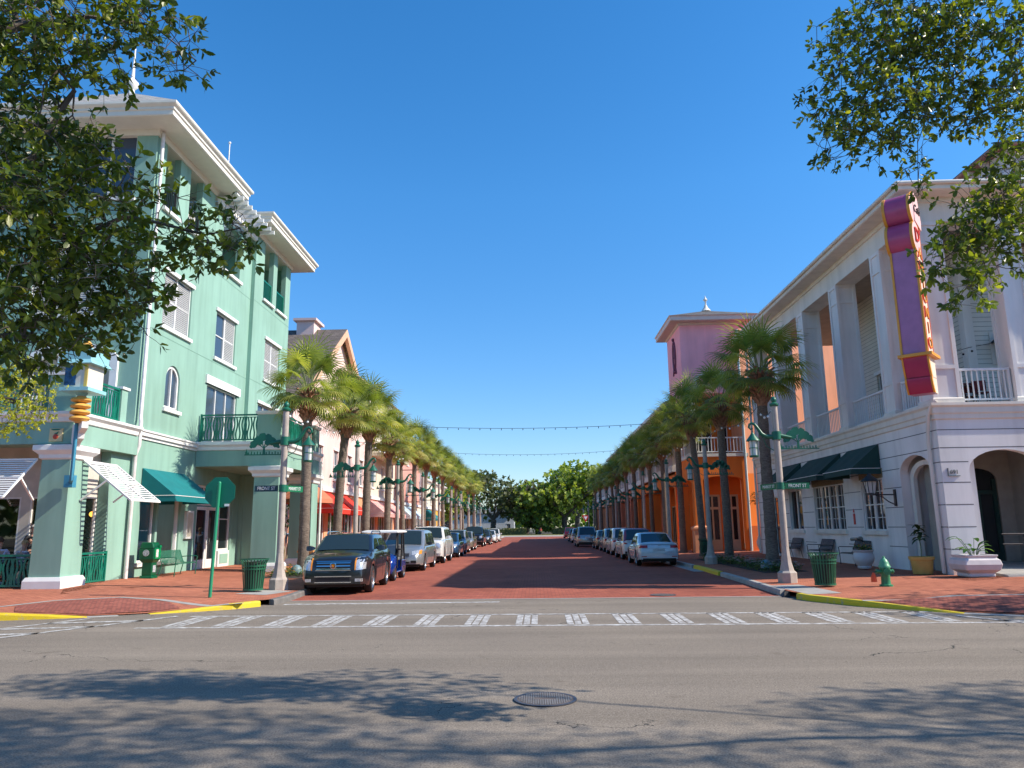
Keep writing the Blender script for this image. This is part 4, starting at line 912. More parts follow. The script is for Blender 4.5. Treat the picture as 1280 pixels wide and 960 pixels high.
# handrail on the entry ramp
t = thing('handrail', 'thin dark metal handrail beside the café entry ramp', 'handrail', (13.5, 21.5, .3))
mb = MB(); mb.tube([(12.75, 21.35, 1.42), (13.2, 21.35, 1.42), (17.5, 21.35, 1.3)], .02, 6); mb.tube([(12.75, 21.35, 1.15), (13.2, 21.35, 1.15), (17.5, 21.35, 1.0)], .016, 6)
for x in (13.35, 15.3, 17.3): mb.tube([(x, 21.35, .33), (x, 21.35, 1.42)], .022, 6)
part(mb, 'rail', M_iron, t)

# ------------------------------------------------------------------ the tall café sign on the corner
M_pur = mat('purple_enamel', (.44, .17, .33), .35, var=.12); M_mag = mat('magenta_enamel', (.42, .02, .09), .3, var=.1)
M_or = mat('orange_edge', (.78, .33, .04), .45, var=.08); M_cr = mat('cream_enamel', (.80, .66, .52), .5, var=.06); M_pink = mat('pink_enamel', (.80, .50, .50), .5, var=.06); M_red = mat('sign_red', (.62, .03, .02), .4)
sg = thing('projecting_sign', 'tall purple and orange vertical café sign projecting from the white corner', 'sign', (11.4, 21.9, 5.3))
SC = Vector((11.3, 21.8, 0)); S = Matrix.Translation(SC) @ Matrix.Rotation(R(50), 4, 'Z') @ Matrix.Diagonal((.88, .80, 1, 1))
def sgp(x, y, z): return tuple(S @ Vector((x, y, z)))
SU, SN = (math.cos(R(50)), math.sin(R(50)), 0), (math.sin(R(50)), -math.cos(R(50)), 0)
# profile in the x-z plane is seen from the crossing (front face -y); purple sides face the street
x0, x1, ya, yb = -.40, .42, -.42, .42      # body half sizes
def sbox(name, m, a0, a1, b0, b1, z0, z1, par=None):
    mb = MB(); mb.M = S; mb.box(a0, a1, b0, b1, z0, z1); return part(mb, name, m, par or sg)
shaft = sbox('shaft', M_pur, -.36, .36, -.40, .45, 6.55, 9.9)
for b0, b1 in ((-.43, -.355), (.405, .48)):
    mb = MB(); mb.M = S; mb.box(-.40, -.33, b0, b1, 6.55, 9.9); part(mb, 'orange_edge', M_or, shaft)
mb = MB(); mb.M = S; mb.box(.33, .40, -.43, .48, 6.55, 9.9); part(mb, 'orange_edge', M_or, shaft)
mb = MB(); mb.M = S; mb.box(-.33, .33, -.425, -.402, 6.55, 9.9); part(mb, 'letter_panel', M_cr, shaft)
mb = MB(); mb.M = S; mb.box(-.37, -.362, -.36, .40, 6.6, 9.85); part(mb, 'side_panel', M_pur, shaft)
# bottom: flared tray and two curved magenta steps
mb = MB(); mb.M = S; mb.box(-.56, .58, -.58, .55, 6.46, 6.55); part(mb, 'tray', M_or, sg)
def curved(z0, z1, xa, xb, bulge, nm):
    mb = MB(); mb.M = S; N = 8; prof = []
    for i in range(N+1):
        t = i/N; prof.append((xa-bulge*math.sin(PI/2*t)+(0), z0+(z1-z0)*t))
    pts = [(p[0], p[1]) for p in prof]
    rings = [[(p[0], -.38, p[1]), (xb, -.38, p[1]), (xb, .4, p[1]), (p[0], .4, p[1])] for p in pts]
    mb.loft(rings, smooth=False); o = part(mb, nm, M_mag, sg)
    for y0, y1 in ((-.44, -.382), (.402, .46)):
        mb = MB(); mb.M = S
        for p, q in zip(pts, pts[1:]): mb.hexa([(p[0]-.03, y0, p[1]), (p[0]+.09, y0, p[1]), (p[0]+.09, y1, p[1]), (p[0]-.03, y1, p[1])], [(q[0]-.03, y0, q[1]), (q[0]+.09, y0, q[1]), (q[0]+.09, y1, q[1]), (q[0]-.03, y1, q[1])])
        part(mb, 'orange_edge', M_or, o)
    mb = MB(); mb.M = S; mb.prism([(pts[0][0]+.09, -.385, pts[0][1])]+[(p[0]+.09, -.385, p[1]) for p in pts[1:]]+[(xb-.02, -.385, z1), (xb-.02, -.385, z0)], (0, -.03, 0)); part(mb, 'front_panel', M_cr, o)
curved(5.88, 6.46, -.26, .42, .18, 'curved_step'); curved(5.42, 5.86, -.1, .40, .20, 'curved_step')
# head: two drums with round faces, scalloped rim
def drum(z, r, nm, face, bx=-.10):
    mb = MB(); mb.M = S @ Matrix.Translation((bx, 0, z)) @ Matrix.Rotation(R(90), 4, 'X')
    mb.lathe([(r, -.42), (r, .34)], (0, 0, 0), 28); o = part(mb, nm, mat('plum_enamel', (.46, .07, .18), .3), sg)
    mb = MB(); mb.M = S @ Matrix.Translation((bx, 0, z)) @ Matrix.Rotation(R(90), 4, 'X')
    for a, b in ((-.52, -.42), (.34, .44)):
        mb = MB(); mb.M = S @ Matrix.Translation((bx, 0, z)) @ Matrix.Rotation(R(90), 4, 'X'); mb.lathe([(r-.02, a), (r+.02, a), (r+.02, b), (r-.02, b)], (0, 0, 0), 28); part(mb, 'orange_edge', M_or, o)
    mb = MB(); mb.M = S @ Matrix.Translation((bx, 0, z)) @ Matrix.Rotation(R(90), 4, 'X'); mb.lathe([(r-.015, .44), (.001, .46)], (0, 0, 0), 28, caps=False); part(mb, 'round_face', face, o); return o
drum(10.12, .47, 'drum', M_pink, -.16); 
mb = MB(); mb.M = S; mb.box(-.35, .5, -.43, .5, 10.6, 11.45); hd = part(mb, 'head_block', M_pink, sg)
drum(11.0, .46, 'drum', M_pink, -.18)
mb = MB(); mb.M = S; N = 16
pts = [(-.2, -.47, 10.62), (.52, -.47, 10.45), (.56, -.47, 10.62), (.62, -.47, 10.78), (.56, -.47, 10.95), (.60, -.47, 11.15), (.48, -.47, 11.28), (.40, -.47, 11.46), (.2, -.47, 11.5), (0, -.47, 11.56), (-.2, -.47, 11.46)]
mb.prism(pts, (0, .06, 0)); part(mb, 'script_panel', M_pink, hd)
mb = MB(); mb.M = S; mb.prism([(p[0]+(.04 if p[0] > 0 else 0), -.405, p[2]+(.05 if p[2] > 11.2 else 0)) for p in pts], (0, .05, 0)); part(mb, 'orange_edge', M_or, hd)
mb = MB(); mb.M = S; mb.box(.30, .345, -.44, -.425, 6.6, 10.6); mb.box(-.345, -.30, -.44, -.425, 6.6, 9.7); part(mb, 'neon_edge', M_red, shaft)
for k, ch in enumerate('ANTONIO'):
    pz = 9.62-k*.46
    text_part(ch, .50, sgp(0, -.435, pz), SU, SN, M_red, 'letter', shaft, .03, sx=1.15)
    text_part(ch, .43, sgp(0, -.45, pz), SU, SN, M_or, 'letter', shaft, .02, sx=1.1)
text_part("D'", .62, sgp(-.12, -.475, 10.12), SU, SN, M_red, 'letter', shaft, .03)
text_part('Café', .36, sgp(.1, -.485, 11.02), SU, SN, mat('sign_black', (.02, .015, .02), .4), 'letter', hd, .02, shear=.35)
# ------------------------------------------------------------------ the orange arcaded building beyond the alley
M_orange = stucco('orange_render', (.90, .23, .045), .12); M_salmon = stucco('salmon_render', (.88, .38, .22), .1); M_pinkw = stucco('pink_render', (.95, .42, .46), .1)
M_terra = stucco('terracotta_render', (.62, .22, .13), .15); M_cream = stucco('cream_render', (.72, .64, .52), .1); M_blush = stucco('blush_render', (.80, .58, .54), .1); M_peach = stucco('peach_render', (.76, .36, .20), .12)
M_creamtrim = mat('cream_trim', (.66, .52, .34), .6, var=.08)
def arcade(name, label, y0, y1, mlow, mup, loc, ztop=10.4, bay=4.55, roof=M_shingle):
    b = thing(name, label, 'building', loc)
    mb = MB(); n = max(1, round((y1-y0)/bay)); st = (y1-y0)/n; F = XF(9.5, -1)
    ops = [(y0+.55+k*st, y0+st-.0+k*st-.0, .2, 4.5, .35) for k in range(n)]
    ops = [(a, min(c, y1-.5), d, e, f) for a, c, d, e, f in ops]
    wall(mb, F, y0, y1, .1, 5.35, ops, thick=.55); mb.box(9.5, 12.5, y0+.02, y1-.02, 5.2, 5.34)
    part(mb, 'arcade_wall', mlow, b)
    mb = MB(); Fb = XF(12.5, -1); so_ = [(y0+.9+k*st, y0+st-.7+k*st, .25, 3.5) for k in range(n)]
    wall(mb, Fb, y0, y1, .1, 5.3, so_, thick=.1); part(mb, 'shop_wall', mlow, b)
    for k in range(n):
        window(Fb, b, so_[k][0], so_[k][1], .25, 3.5, cols=4, rows=1, fm=M_creamtrim, sill=False, lintel=False, fw=.1)
    mb = MB(); uo = [(y0+.8+k*st, y0+st-.8+k*st, 5.6, 8.4) for k in range(n)]
    wall(mb, Fb, y0, y1, 5.3, ztop, uo, thick=.1); mb.poly([(12.5, y1, .1), (24, y1, .1), (24, y1, ztop), (12.5, y1, ztop)]); part(mb, 'upper_wall', mup, b)
    for k in range(n): window(Fb, b, *uo[k], cols=2, rows=1, sill=False, lintel=False, fw=.08)
    mb = MB(); mb.box(9.3, 9.62, y0-.1, y1, 5.35, 5.72); part(mb, 'band_course', M_whtrim, b)
    bar_rail(b, XF(9.55, -1), y0, y1, 5.72, 1.08, M_rail, step=.17)
    for k in range(n*2+1):
        y = min(y0+k*st/2, y1-.3); mb = MB(); mb.box(9.42, 9.72, y, y+.3, 5.72, ztop-.9); part(mb, 'balcony_post', M_whtrim, b)
    mb = MB(); cornice(mb, 9.45, 24, y0, y1, ztop-.9, [(.003, 0), (.03, .02), (.03, .3), (.5, .32), (.55, .36), (.55, .55), (.3, .57)]); part(mb, 'eave', M_whtrim, b)
    mb = MB(); hip(mb, 8.9, 24.5, y0-.5, y1+.5, ztop-.34, ztop+2.2, (16, y0+6, 16, y1-6)); part(mb, 'roof', roof, b)
    return b
org = thing('tower_building', 'bright orange building with pink square tower, white balcony rail and arcade', 'building', (13, 50, .2))
mb = MB(); F45, F466 = YF(45), YF(46.7); FS = Fr((12.6, 45, 0), (math.cos(R(17)), math.sin(R(17)), 0), (math.sin(R(17)), -math.cos(R(17)), 0)); FSp = Fr((12.6, 44.96, 0), (math.cos(R(17)), math.sin(R(17)), 0), (math.sin(R(17)), -math.cos(R(17)), 0))
wall(mb, FS, 0, 9.5, 1.7, 4.75); part(mb, 'wall', M_orange, org)
mb = MB(); wall(mb, FSp, 0, 9.5, .1, 1.7); mb.poly([FSp(0, 1.7), FSp(9.5, 1.7), FS(9.5, 1.7), FS(0, 1.7)]); part(mb, 'plinth', stucco('rust_plinth', (.50, .11, .03), .1), org)
mb = MB(); wall(mb, FS, 0, 9.5, 4.75, 13.6); mb.poly([(12.6, 45, 4.75), (12.6, 48, 4.75), (12.6, 48, 13.6), (12.6, 45, 13.6)]); part(mb, 'upper_wall', M_salmon, org)
# ground floor: corner pier, beam, set-back door wall
mb = MB(); wall(mb, F45, 9.4, 12.6, .1, 5.75, [(9.95, 12.3, .1, 4.62, .25)], thick=.5); wall(mb, XF(9.4, -1), 45, 49.5, .1, 5.75, [(45.6, 49.2, .1, 4.5, .3)], thick=.5); mb.box(9.42, 12.6, 45.02, 49.5, 5.5, 5.74); part(mb, 'arcade_wall', M_orange, org)
mb = MB(); cornice(mb, 9.4, 9.95, 45.0, 45.5, .2, [(.12, -.1), (.12, 1.25), (.18, 1.35), (.18, 1.45), (.003, 1.55)]); part(mb, 'pier_base', M_peach, org)
mb = MB(); wall(mb, F466, 9.42, 12.6, .1, 5.5, [(10.35, 11.3, .25, 3.6), (11.55, 12.4, .25, 3.6)], thick=.1); part(mb, 'shop_wall', M_orange, org)
for a0, a1 in ((10.35, 11.3), (11.55, 12.4)):
    d = window(F466, org, a0, a1, .25, 3.6, cols=2, rows=1, fm=M_creamtrim, sill=False, lintel=False, fw=.12, name='door'); mb = MB(); F466.box(mb, a0, a1, 2.7, 2.85, .05, .16); F466.box(mb, a0, a1, .25, .9, .06, .15); part(mb, 'door_panel', M_creamtrim, d)
# balcony over it
mb = MB(); cornice(mb, 9.42, 12.58, 45.02, 49.5, 5.75, [(.0, 0), (.12, .02), (.12, .2), (.0, .21)]); part(mb, 'band_course', M_whtrim, org)
bar_rail(org, YF(45.1), 9.45, 12.5, 5.96, .98, M_rail, step=.19, bw=.022); bar_rail(org, XF(9.5, -1), 45.1, 49.5, 5.96, .98, M_rail, step=.19)
for x, y in ((9.42, 45.02), (9.42, 47.3)): mb = MB(); mb.box(x, x+.3, y, y+.3, 5.96, 9.6); part(mb, 'balcony_post', M_whtrim, org)
mb = MB(); wall(mb, YF(48), 9.45, 12.6, 5.9, 9.8, [(10.1, 11.35, 5.96, 8.2), (11.85, 12.35, 6.0, 8.3)], thick=.1); part(mb, 'balcony_wall', M_orange, org)
window(YF(48), org, 10.1, 11.35, 5.96, 8.2, cols=2, rows=1, sill=False, fw=.05); window(YF(48), org, 11.85, 12.35, 6.0, 8.3, cols=2, rows=1, sill=False, fw=.05)
# tower
mb = MB(); wall(mb, YF(46.7), 9.4, 14.0, 9.6, 14.45); wall(mb, XF(9.4, -1), 46.7, 51.2, 9.6, 14.45); mb.box(9.42, 13.98, 46.72, 51.18, 9.6, 14.4); mb.box(9.42, 12.58, 45.02, 48, 9.6, 9.85); part(mb, 'tower_wall', M_pinkw, org)
mb = MB(); n = 12; po, pi_ = arch_pts(11.4, 1.35, 9.75, 10.6, .7), arch_pts(11.4, 1.15, 9.75, 10.55, .55)
for a, b, c, d in zip(po, po[1:], pi_, pi_[1:]): mb.hexa([F466(*a, -.02), F466(*b, -.02), F466(*d, -.02), F466(*c, -.02)], [F466(*a, -.22), F466(*b, -.22), F466(*d, -.22), F466(*c, -.22)])
part(mb, 'arched_trim', M_whtrim, org)
mb = MB(); cornice(mb, 9.4, 14.0, 46.7, 51.2, 14.3, [(.003, 0), (.08, .05), (.1, .15), (.62, .17), (.66, .2), (.66, .42), (.74, .5), (.5, .53)]); part(mb, 'eave', mat('pinkish_trim', (.66, .52, .46), .6, var=.06), org)
mb = MB(); hip(mb, 8.7, 14.7, 46.0, 51.9, 14.8, 15.9); tr = part(mb, 'roof', M_shingle, org)
mb = MB(); mb.lathe([(.35, 0), (.15, .25), (.05, .5), (.05, .7), (.15, .8), (.05, .95), (.01, 1.1)], (11.7, 48.95, 15.85), 10); part(mb, 'finial', M_whtrim, tr)
mb = MB(); G = XF(9.36, -1)
for rr in (.75, .55): mb.tube([G(48.7+rr*.62*math.cos(t), 12.7+rr*1.35*math.sin(t)) for t in [k*2*PI/24 for k in range(25)]], .05, 5, caps=False)
mb.tube([G(48.7-.3, 12.1), G(48.5, 12.5), G(48.8, 12.8), G(48.6, 13.2)], .05, 5); mb.ball(G(48.7, 13.85), .12); mb.tube([G(48.2, 11.5), G(48.4, 11.9), G(48.7, 11.6), G(49, 11.9), G(49.2, 11.5)], .05, 5); part(mb, 'wall_ornament', mat('plum_iron', (.16, .04, .08), .5), org)
downspout(org, [(12.5, 44.9, 13.5), (12.5, 44.9, .2)], mat('pale_blue_pipe', (.50, .62, .62), .4), .075)
arcade('arcade_building', 'orange arcaded building with white balcony rail just beyond the pink tower', 51.3, 71, M_orange, M_salmon, (12, 60, .2))
arcade('arcade_building', 'terracotta arcaded building in the middle of the shaded row', 71.4, 93, M_terra, M_orange, (12, 82, .2), 10.2, roof=M_shingle_pale)
arcade('arcade_building', 'cream and orange arcaded building at the far end of the shaded row', 93.4, 118, M_peach, M_cream, (12, 105, .2), 9.6)

# ------------------------------------------------------------------ the sunlit row beyond the mint building
M_tan = mat('tan_paint', (.45, .34, .18), .6, var=.1); M_redcv = mat('red_canvas', (.72, .035, .015), .8, var=.08); M_stripecv = None
def striped(name, c0, c1, w=.25, axis=1):
    m, nt, b = _nodes(name); b.inputs['Roughness'].default_value = .8
    t = nt.nodes.new('ShaderNodeTexCoord'); s = nt.nodes.new('ShaderNodeSeparateXYZ'); nt.links.new(t.outputs['Object'], s.inputs[0])
    d = nt.nodes.new('ShaderNodeMath'); d.operation = 'DIVIDE'; d.inputs[1].default_value = w; nt.links.new(s.outputs[axis], d.inputs[0])
    f = nt.nodes.new('ShaderNodeMath'); f.operation = 'FRACT'; nt.links.new(d.outputs[0], f.inputs[0])
    lt = nt.nodes.new('ShaderNodeMath'); lt.operation = 'LESS_THAN'; lt.inputs[1].default_value = .5; nt.links.new(f.outputs[0], lt.inputs[0])
    nt.links.new(mixc(nt, lt.outputs[0], c0, c1), b.inputs['Base Color']); return m
M_str1 = striped('striped_canvas_red', (.60, .12, .10), (.75, .55, .50)); M_str2 = striped('striped_canvas_blue', (.10, .28, .38), (.72, .75, .75))
def shop(label, y0, y1, z1, mlow, mup, loc, awn=(), wins=2, bays=4, floors=(5.2, 8.4), trim=M_white, X=-13.4, name='shop_building', flat=True):
    b = thing(name, label, 'building', loc); F = XF(X, 1); n = bays; st = (y1-y0)/n
    so_ = [(y0+.45+k*st, y0+st-.45+k*st, .3, 3.3) for k in range(n)]
    mb = MB(); wall(mb, F, y0, y1, .1, 4.3, so_, thick=.15); part(mb, 'shop_wall', mlow, b)
    uo = []
    for z in floors:
        if z+2 > z1: continue
        for k in range(n): c = y0+(k+.5)*st; uo.append((c-.55, c+.55, z, z+1.9))
    mb = MB(); wall(mb, F, y0, y1, 4.3, z1, uo, thick=.15); mb.poly([(X, y0, .1), (-24, y0, .1), (-24, y0, z1), (X, y0, z1)]); mb.poly([(X, y1, .1), (-24, y1, .1), (-24, y1, z1), (X, y1, z1)]); part(mb, 'upper_wall', mup, b)
    for o in so_: window(F, b, *o, cols=3, rows=1, fm=trim, sill=False, lintel=False, fw=.1)
    for o in uo: window(F, b, *o, cols=2, rows=2, gm=M_glassb)
    mb = MB(); F.box(mb, y0, y1, 4.2, 4.45, -.12, .02); part(mb, 'band_course', trim, b)
    for (a0, a1, m) in awn: awning(b, F, a0, a1, 4.1, 2.75, 1.3, m, .3)
    if flat:
        mb = MB(); cornice(mb, -24, X, y0, y1, z1-.1, [(.003, 0), (.1, .05), (.12, .25), (.35, .3), (.4, .5), (.0, .55)]); part(mb, 'cornice', trim, b)
    return b
pk = shop('blush pink gabled building with a dark roof and red awnings past the mint corner', 41, 59.8, 9.0, M_peach, M_blush, (-18, 50, .2), [(45.2, 49.6, M_redcv), (50.3, 54, M_redcv)], bays=5, floors=(5.1, ), flat=False)
mb = MB(); gz = lambda y: 9+(15.3-9)*(1-abs(y-50.4)/9.4)
mb.prism([(-13.4, 41, 9), (-13.4, 50.4, 15.3), (-13.4, 59.8, 9)], (-.3, 0, 0)); part(mb, 'gable', M_blush, pk)
for s_ in (-1, 1):
    ya = 50.4-9.9*s_; za = 15.3-.0-6.3*9.9/9.4
    mb = MB(); mb.hexa([(-12.9, ya, za), (-12.9, 50.4, 15.3), (-30, 50.4, 15.3), (-30, ya, za)], [(-12.9, ya, za+.22), (-12.9, 50.4, 15.52), (-30, 50.4, 15.52), (-30, ya, za+.22)]); part(mb, 'roof', shingle('brown_shingles', (.13, .105, .09), (.19, .155, .135)), pk)
    mb = MB(); mb.hexa([(-12.86, ya, za-.35), (-12.86, 50.4, 14.95), (-13.1, 50.4, 14.95), (-13.1, ya, za-.35)], [(-12.86, ya, za+.18), (-12.86, 50.4, 15.48), (-13.1, 50.4, 15.48), (-13.1, ya, za+.18)]); part(mb, 'rake_board', mat('peach_trim', (.70, .42, .26), .6), pk)
mb = MB(); mb.box(-16.2, -15.0, 49.6, 51.2, 14.5, 15.95); mb.box(-16.4, -14.8, 49.4, 51.4, 15.95, 16.12); part(mb, 'chimney', M_blush, pk)
mb = MB(); mb.box(-13.38, -12.3, 50, 55, 9.5, 9.8); mb.box(-13.38, -12.3, 50, 55, 12.3, 12.5); part(mb, 'balcony', M_tan, pk); bar_rail(pk, XF(-12.35, 1), 50, 55, 9.8, 1.1, M_tan, step=.2, bw=.03); bar_rail(pk, YF(50.05), -13.35, -12.35, 9.8, 1.1, M_tan, step=.2, bw=.03)
window(XF(-13.4, 1), pk, 51.4, 53.4, 9.85, 12.0, cols=2, rows=1, d=-.04)
b3 = shop('cream building with a grey hipped roof and a hanging balcony in the sunlit row', 60.2, 72, 12.4, M_peach, M_cream, (-18, 66, .2), [(61, 65.5, M_str1), (66.2, 71, M_str1)], bays=3, floors=(5.2, 8.8))
mb = MB(); hip(mb, -24, -12.7, 59.6, 72.6, 12.85, 16.4, (-18.3, 65.5, -18.3, 66.8)); part(mb, 'roof', M_shingle_pale, b3)
mb = MB(); mb.box(-13.38, -11.9, 61, 71, 7.7, 7.95); part(mb, 'balcony', M_cream, b3); bar_rail(b3, XF(-12.0, 1), 61, 71, 7.95, 1.05, M_creamtrim, step=.22, bw=.03)
b4 = shop('salmon pink flat-topped building in the sunlit row', 72.6, 90, 10.4, M_cream, stucco('rose_render', (.66, .33, .27), .1), (-18, 81, .2), [(73.5, 77.5, M_str2), (78.5, 82.5, M_str2)], bays=4)
b5 = shop('low yellow shopfront building with a green door near the far palms', 91, 112, 7.4, stucco('ochre_render', (.70, .42, .08), .1), M_cream, (-18, 101, .2), [(92, 97, M_teal)], bays=5, floors=(4.9, ))
t = thing('vertical_sign', 'tall white vertical shop sign hanging over the far sunlit sidewalk', 'sign', (-11.0, 76, 4.0)); mb = MB(); mb.box(-11.6, -10.9, 75.9, 76.1, 4.1, 8.1); bd = part(mb, 'board', M_white, t)
for k, ch in enumerate('ING'): text_part(ch, .85, (-11.25, 75.88, 6.5-k*.9), (1, 0, 0), (0, -1, 0), mat('navy_letter', (.02, .02, .08), .5), 'letter', bd, .02)
mb = MB(); mb.box(-13.4, -11.5, 75.97, 76.03, 7.6, 7.68); mb.box(-13.4, -11.5, 75.97, 76.03, 4.4, 4.48); part(mb, 'bracket', M_iron, t)
# white building far beyond the street end
t = thing('far_building', 'low white building seen between the far oak and the palms', 'building', (-17, 232, 0)); mb = MB(); wall(mb, YF(232), -28, -6.5, 0, 6.3, [(-8.6, -7.6, 1, 3)]); mb.box(-28, -6.5, 232.5, 245, 0, 6.3); part(mb, 'wall', siding('white_siding', (.70, .71, .72), .4), t)
mb = MB(); mb.prism([(-28.5, 231.5, 6.2), (-6, 231.5, 6.2), (-9.5, 231.5, 7.9), (-22, 231.5, 7.9)], (0, 14, 0)); part(mb, 'roof', mat('pale_roof', (.5, .5, .5), .7), t)
window(YF(232), t, -8.6, -7.6, 1, 3)
# ------------------------------------------------------------------ lamp posts with hanging lanterns and cut-out tree emblems
M_post = mat('lamp_concrete', (.42, .36, .31), .85, var=.15, scale=6, bmp=.3, bscale=70)
ORD = ['first', 'second', 'third', 'fourth', 'fifth', 'sixth', 'seventh', 'eighth', 'ninth', 'tenth', 'eleventh', 'twelfth', 'thirteenth', 'fourteenth', 'fifteenth']
def emblem(mb, x0, z0, s, y=0):
    """flat cut-out: oak with spreading crown over a strip of pickets and a small shape"""
    th = .018
    def disc(cx, cz, r, n=9, seed=0):
        rr = random.Random(seed); pts = [(x0+cx*s+r*s*(.86+.28*rr.random())*math.cos(t), y-th/2, z0+cz*s+r*s*(.86+.28*rr.random())*math.sin(t)) for t in [k*2*PI/n for k in range(n)]]
        mb.prism(pts, (0, th, 0))
    mb.prism([(x0-.05*s, y-th/2, z0), (x0+.07*s, y-th/2, z0), (x0+.035*s, y-th/2, z0+.3*s), (x0-.02*s, y-th/2, z0+.3*s)], (0, th, 0))
    for a, b, w in (((0, .25), (-.3, .42), .022), ((0, .25), (.3, .42), .022), ((0, .22), (.08, .55), .02), ((0, .25), (-.12, .55), .02)):
        mb.tube([(x0+a[0]*s, y, z0+a[1]*s), (x0+(a[0]+b[0])/2*s, y, z0+(a[1]+b[1]+.06)/2*s), (x0+b[0]*s, y, z0+b[1]*s)], w*s, 4)
    for i, (cx, cz, r) in enumerate(((-.40, .42, .14), (-.26, .56, .16), (-.06, .68, .17), (.16, .66, .15), (.32, .52, .16), (.46, .40, .13), (-.14, .48, .1), (.12, .48, .11), (-.5, .32, .07), (.56, .3, .06))): disc(cx, cz, r, 11, i)
    mb.box(x0-.75*s, x0+.8*s, y-th/2, y+th/2, z0-.02*s, z0+.02*s)
    for k in range(13):
        x = x0-.70*s+k*.115*s
        if abs(x-x0) > .09*s: mb.box(x-.02*s, x+.02*s, y-th/2, y+th/2, z0, z0+.10*s+(.0 if k % 2 else .02))
    mb.prism([(x0-.72*s, y-th/2, z0), (x0-.60*s, y-th/2, z0), (x0-.66*s, y-th/2, z0+.24*s)], (0, th, 0))
def make_lamp(side, label):
    """side = +1: lantern towards +x"""
    t = thing('lamp_post', label, 'street lamp', (0, 0, 0), 0, 'lamp posts with tree emblems along the street')
    mb = MB(); mb.lathe([(.27, 0), (.27, .28), (.20, .34), (.145, .55), (.115, .8), (.10, 1.0)], n=8, smooth=False); mb.build('base', M_post, t)
    mb = MB(); mb.lathe([(.10, 1.0), (.088, 5.0)], n=12); mb.build('pole', M_post, t)
    mb = MB(); mb.lathe([(.11, 4.98), (.13, 5.0), (.13, 5.05), (.06, 5.1), (.09, 5.16), (.07, 5.22), (.02, 5.27)], n=8); mb.build('cap', M_green2, t)
    mb = MB(); mb.lathe([(.13, 4.0), (.13, 4.24)], n=12); A = [(.1, 4.1), (.28, 4.10), (.42, 4.18), (.52, 4.34), (.6, 4.46), (.68, 4.5), (.75, 4.46), (.77, 4.38), (.72, 4.32), (.67, 4.35)]
    mb.tube([(side*x, 0, z) for x, z in A], [.07, .065, .055, .05, .045, .04, .035, .035, .03, .02], 8); mb.tube([(-side*.1, 0, 4.12), (-side*.42, 0, 4.06)], [.07, .04], 8)
    mb.tube([(side*.1, 0, 3.7), (side*.3, 0, 3.82), (side*.42, 0, 4.15)], .012, 5); mb.build('arm', M_green2, t)
    mb = MB(); mb.tube([(side*.68, 0, 4.36), (side*.68, 0, 4.22)], .012, 5); mb.lathe([(.20, 3.98), (.19, 4.0), (.06, 4.17), (.03, 4.22), (.02, 4.26)], (side*.68, 0, 0), 12)
    for k in range(6):
        a = k*PI/3; mb.tube([(side*.68+.125*math.cos(a), .125*math.sin(a), 3.55), (side*.68+.13*math.cos(a), .13*math.sin(a), 3.98)], .009, 4)
    for z in (3.54, 3.76): mb.lathe([(.132, z), (.132, z+.02)], (side*.68, 0, 0), 12, caps=False)
    mb.lathe([(.12, 3.51), (.14, 3.55)], (side*.68, 0, 0), 12); ln = mb.build('lantern', M_green2, t)
    mb = MB(); mb.lathe([(.105, 3.56), (.11, 3.98)], (side*.68, 0, 0), 12); mb.build('lantern_glass', M_lglass, ln)
    mb = MB(); emblem(mb, -side*.60, 3.74, .74); mb.tube([(-side*.15, 0, 4.08), (-side*.3, 0, 3.95)], .02, 5); mb.build('tree_emblem', M_green2, t)
    return t
lampL = make_lamp(1, 'concrete lamp post with tree emblem and street name blades beside the parked black car'); lampR = make_lamp(-1, 'concrete lamp post with tree emblem and street name blades beside the hydrant corner')
lampL.location = (-7.12, 21.2, .15); lampR.location = (7.0, 21.8, .15)
for i, y in enumerate((31.0, 40.4, 49.5, 58.0, 66.5, 75, 84, 93, 102)):
    dup(lampL, (-7.35, y, hs(-7.35, y)), label=f'{ORD[i+1]} concrete lamp post with tree emblem on the sunlit side, counted from the crossing')
for i, y in enumerate((32.6, 42.2, 51.5, 60.5, 69.5, 78.3, 87, 96, 105)):
    dup(lampR, (7.35, y, hs(7.35, y)), label=f'{ORD[i+1]} concrete lamp post with tree emblem on the shaded side, counted from the crossing')
M_blade = mat('blade_green', (.01, .16, .07), .4, var=.05); M_bladeb = mat('blade_dark', (.02, .06, .075), .4, var=.05); M_lett = mat('reflective_white', (.80, .82, .80), .4, var=0)
def blade(post, x0, x1, z, m, text, ux=1, label=''):
    b = post.location; mb = MB(); mb.box(x0, x1, -.012, .012, z-.085, z+.085); o = mb.build('name_blade', m, post)
    q = text_part(text, .135, ((x0+x1)/2, -.016, z), (1, 0, 0), (0, -1, 0), M_lett, 'lettering', post, .006, world=False, sx=.82); q.parent = o; return o
blade(lampL, -.80, -.14, 2.78, M_bladeb, 'FRONT ST'); blade(lampR, .14, .82, 2.68, M_blade, 'FRONT ST')
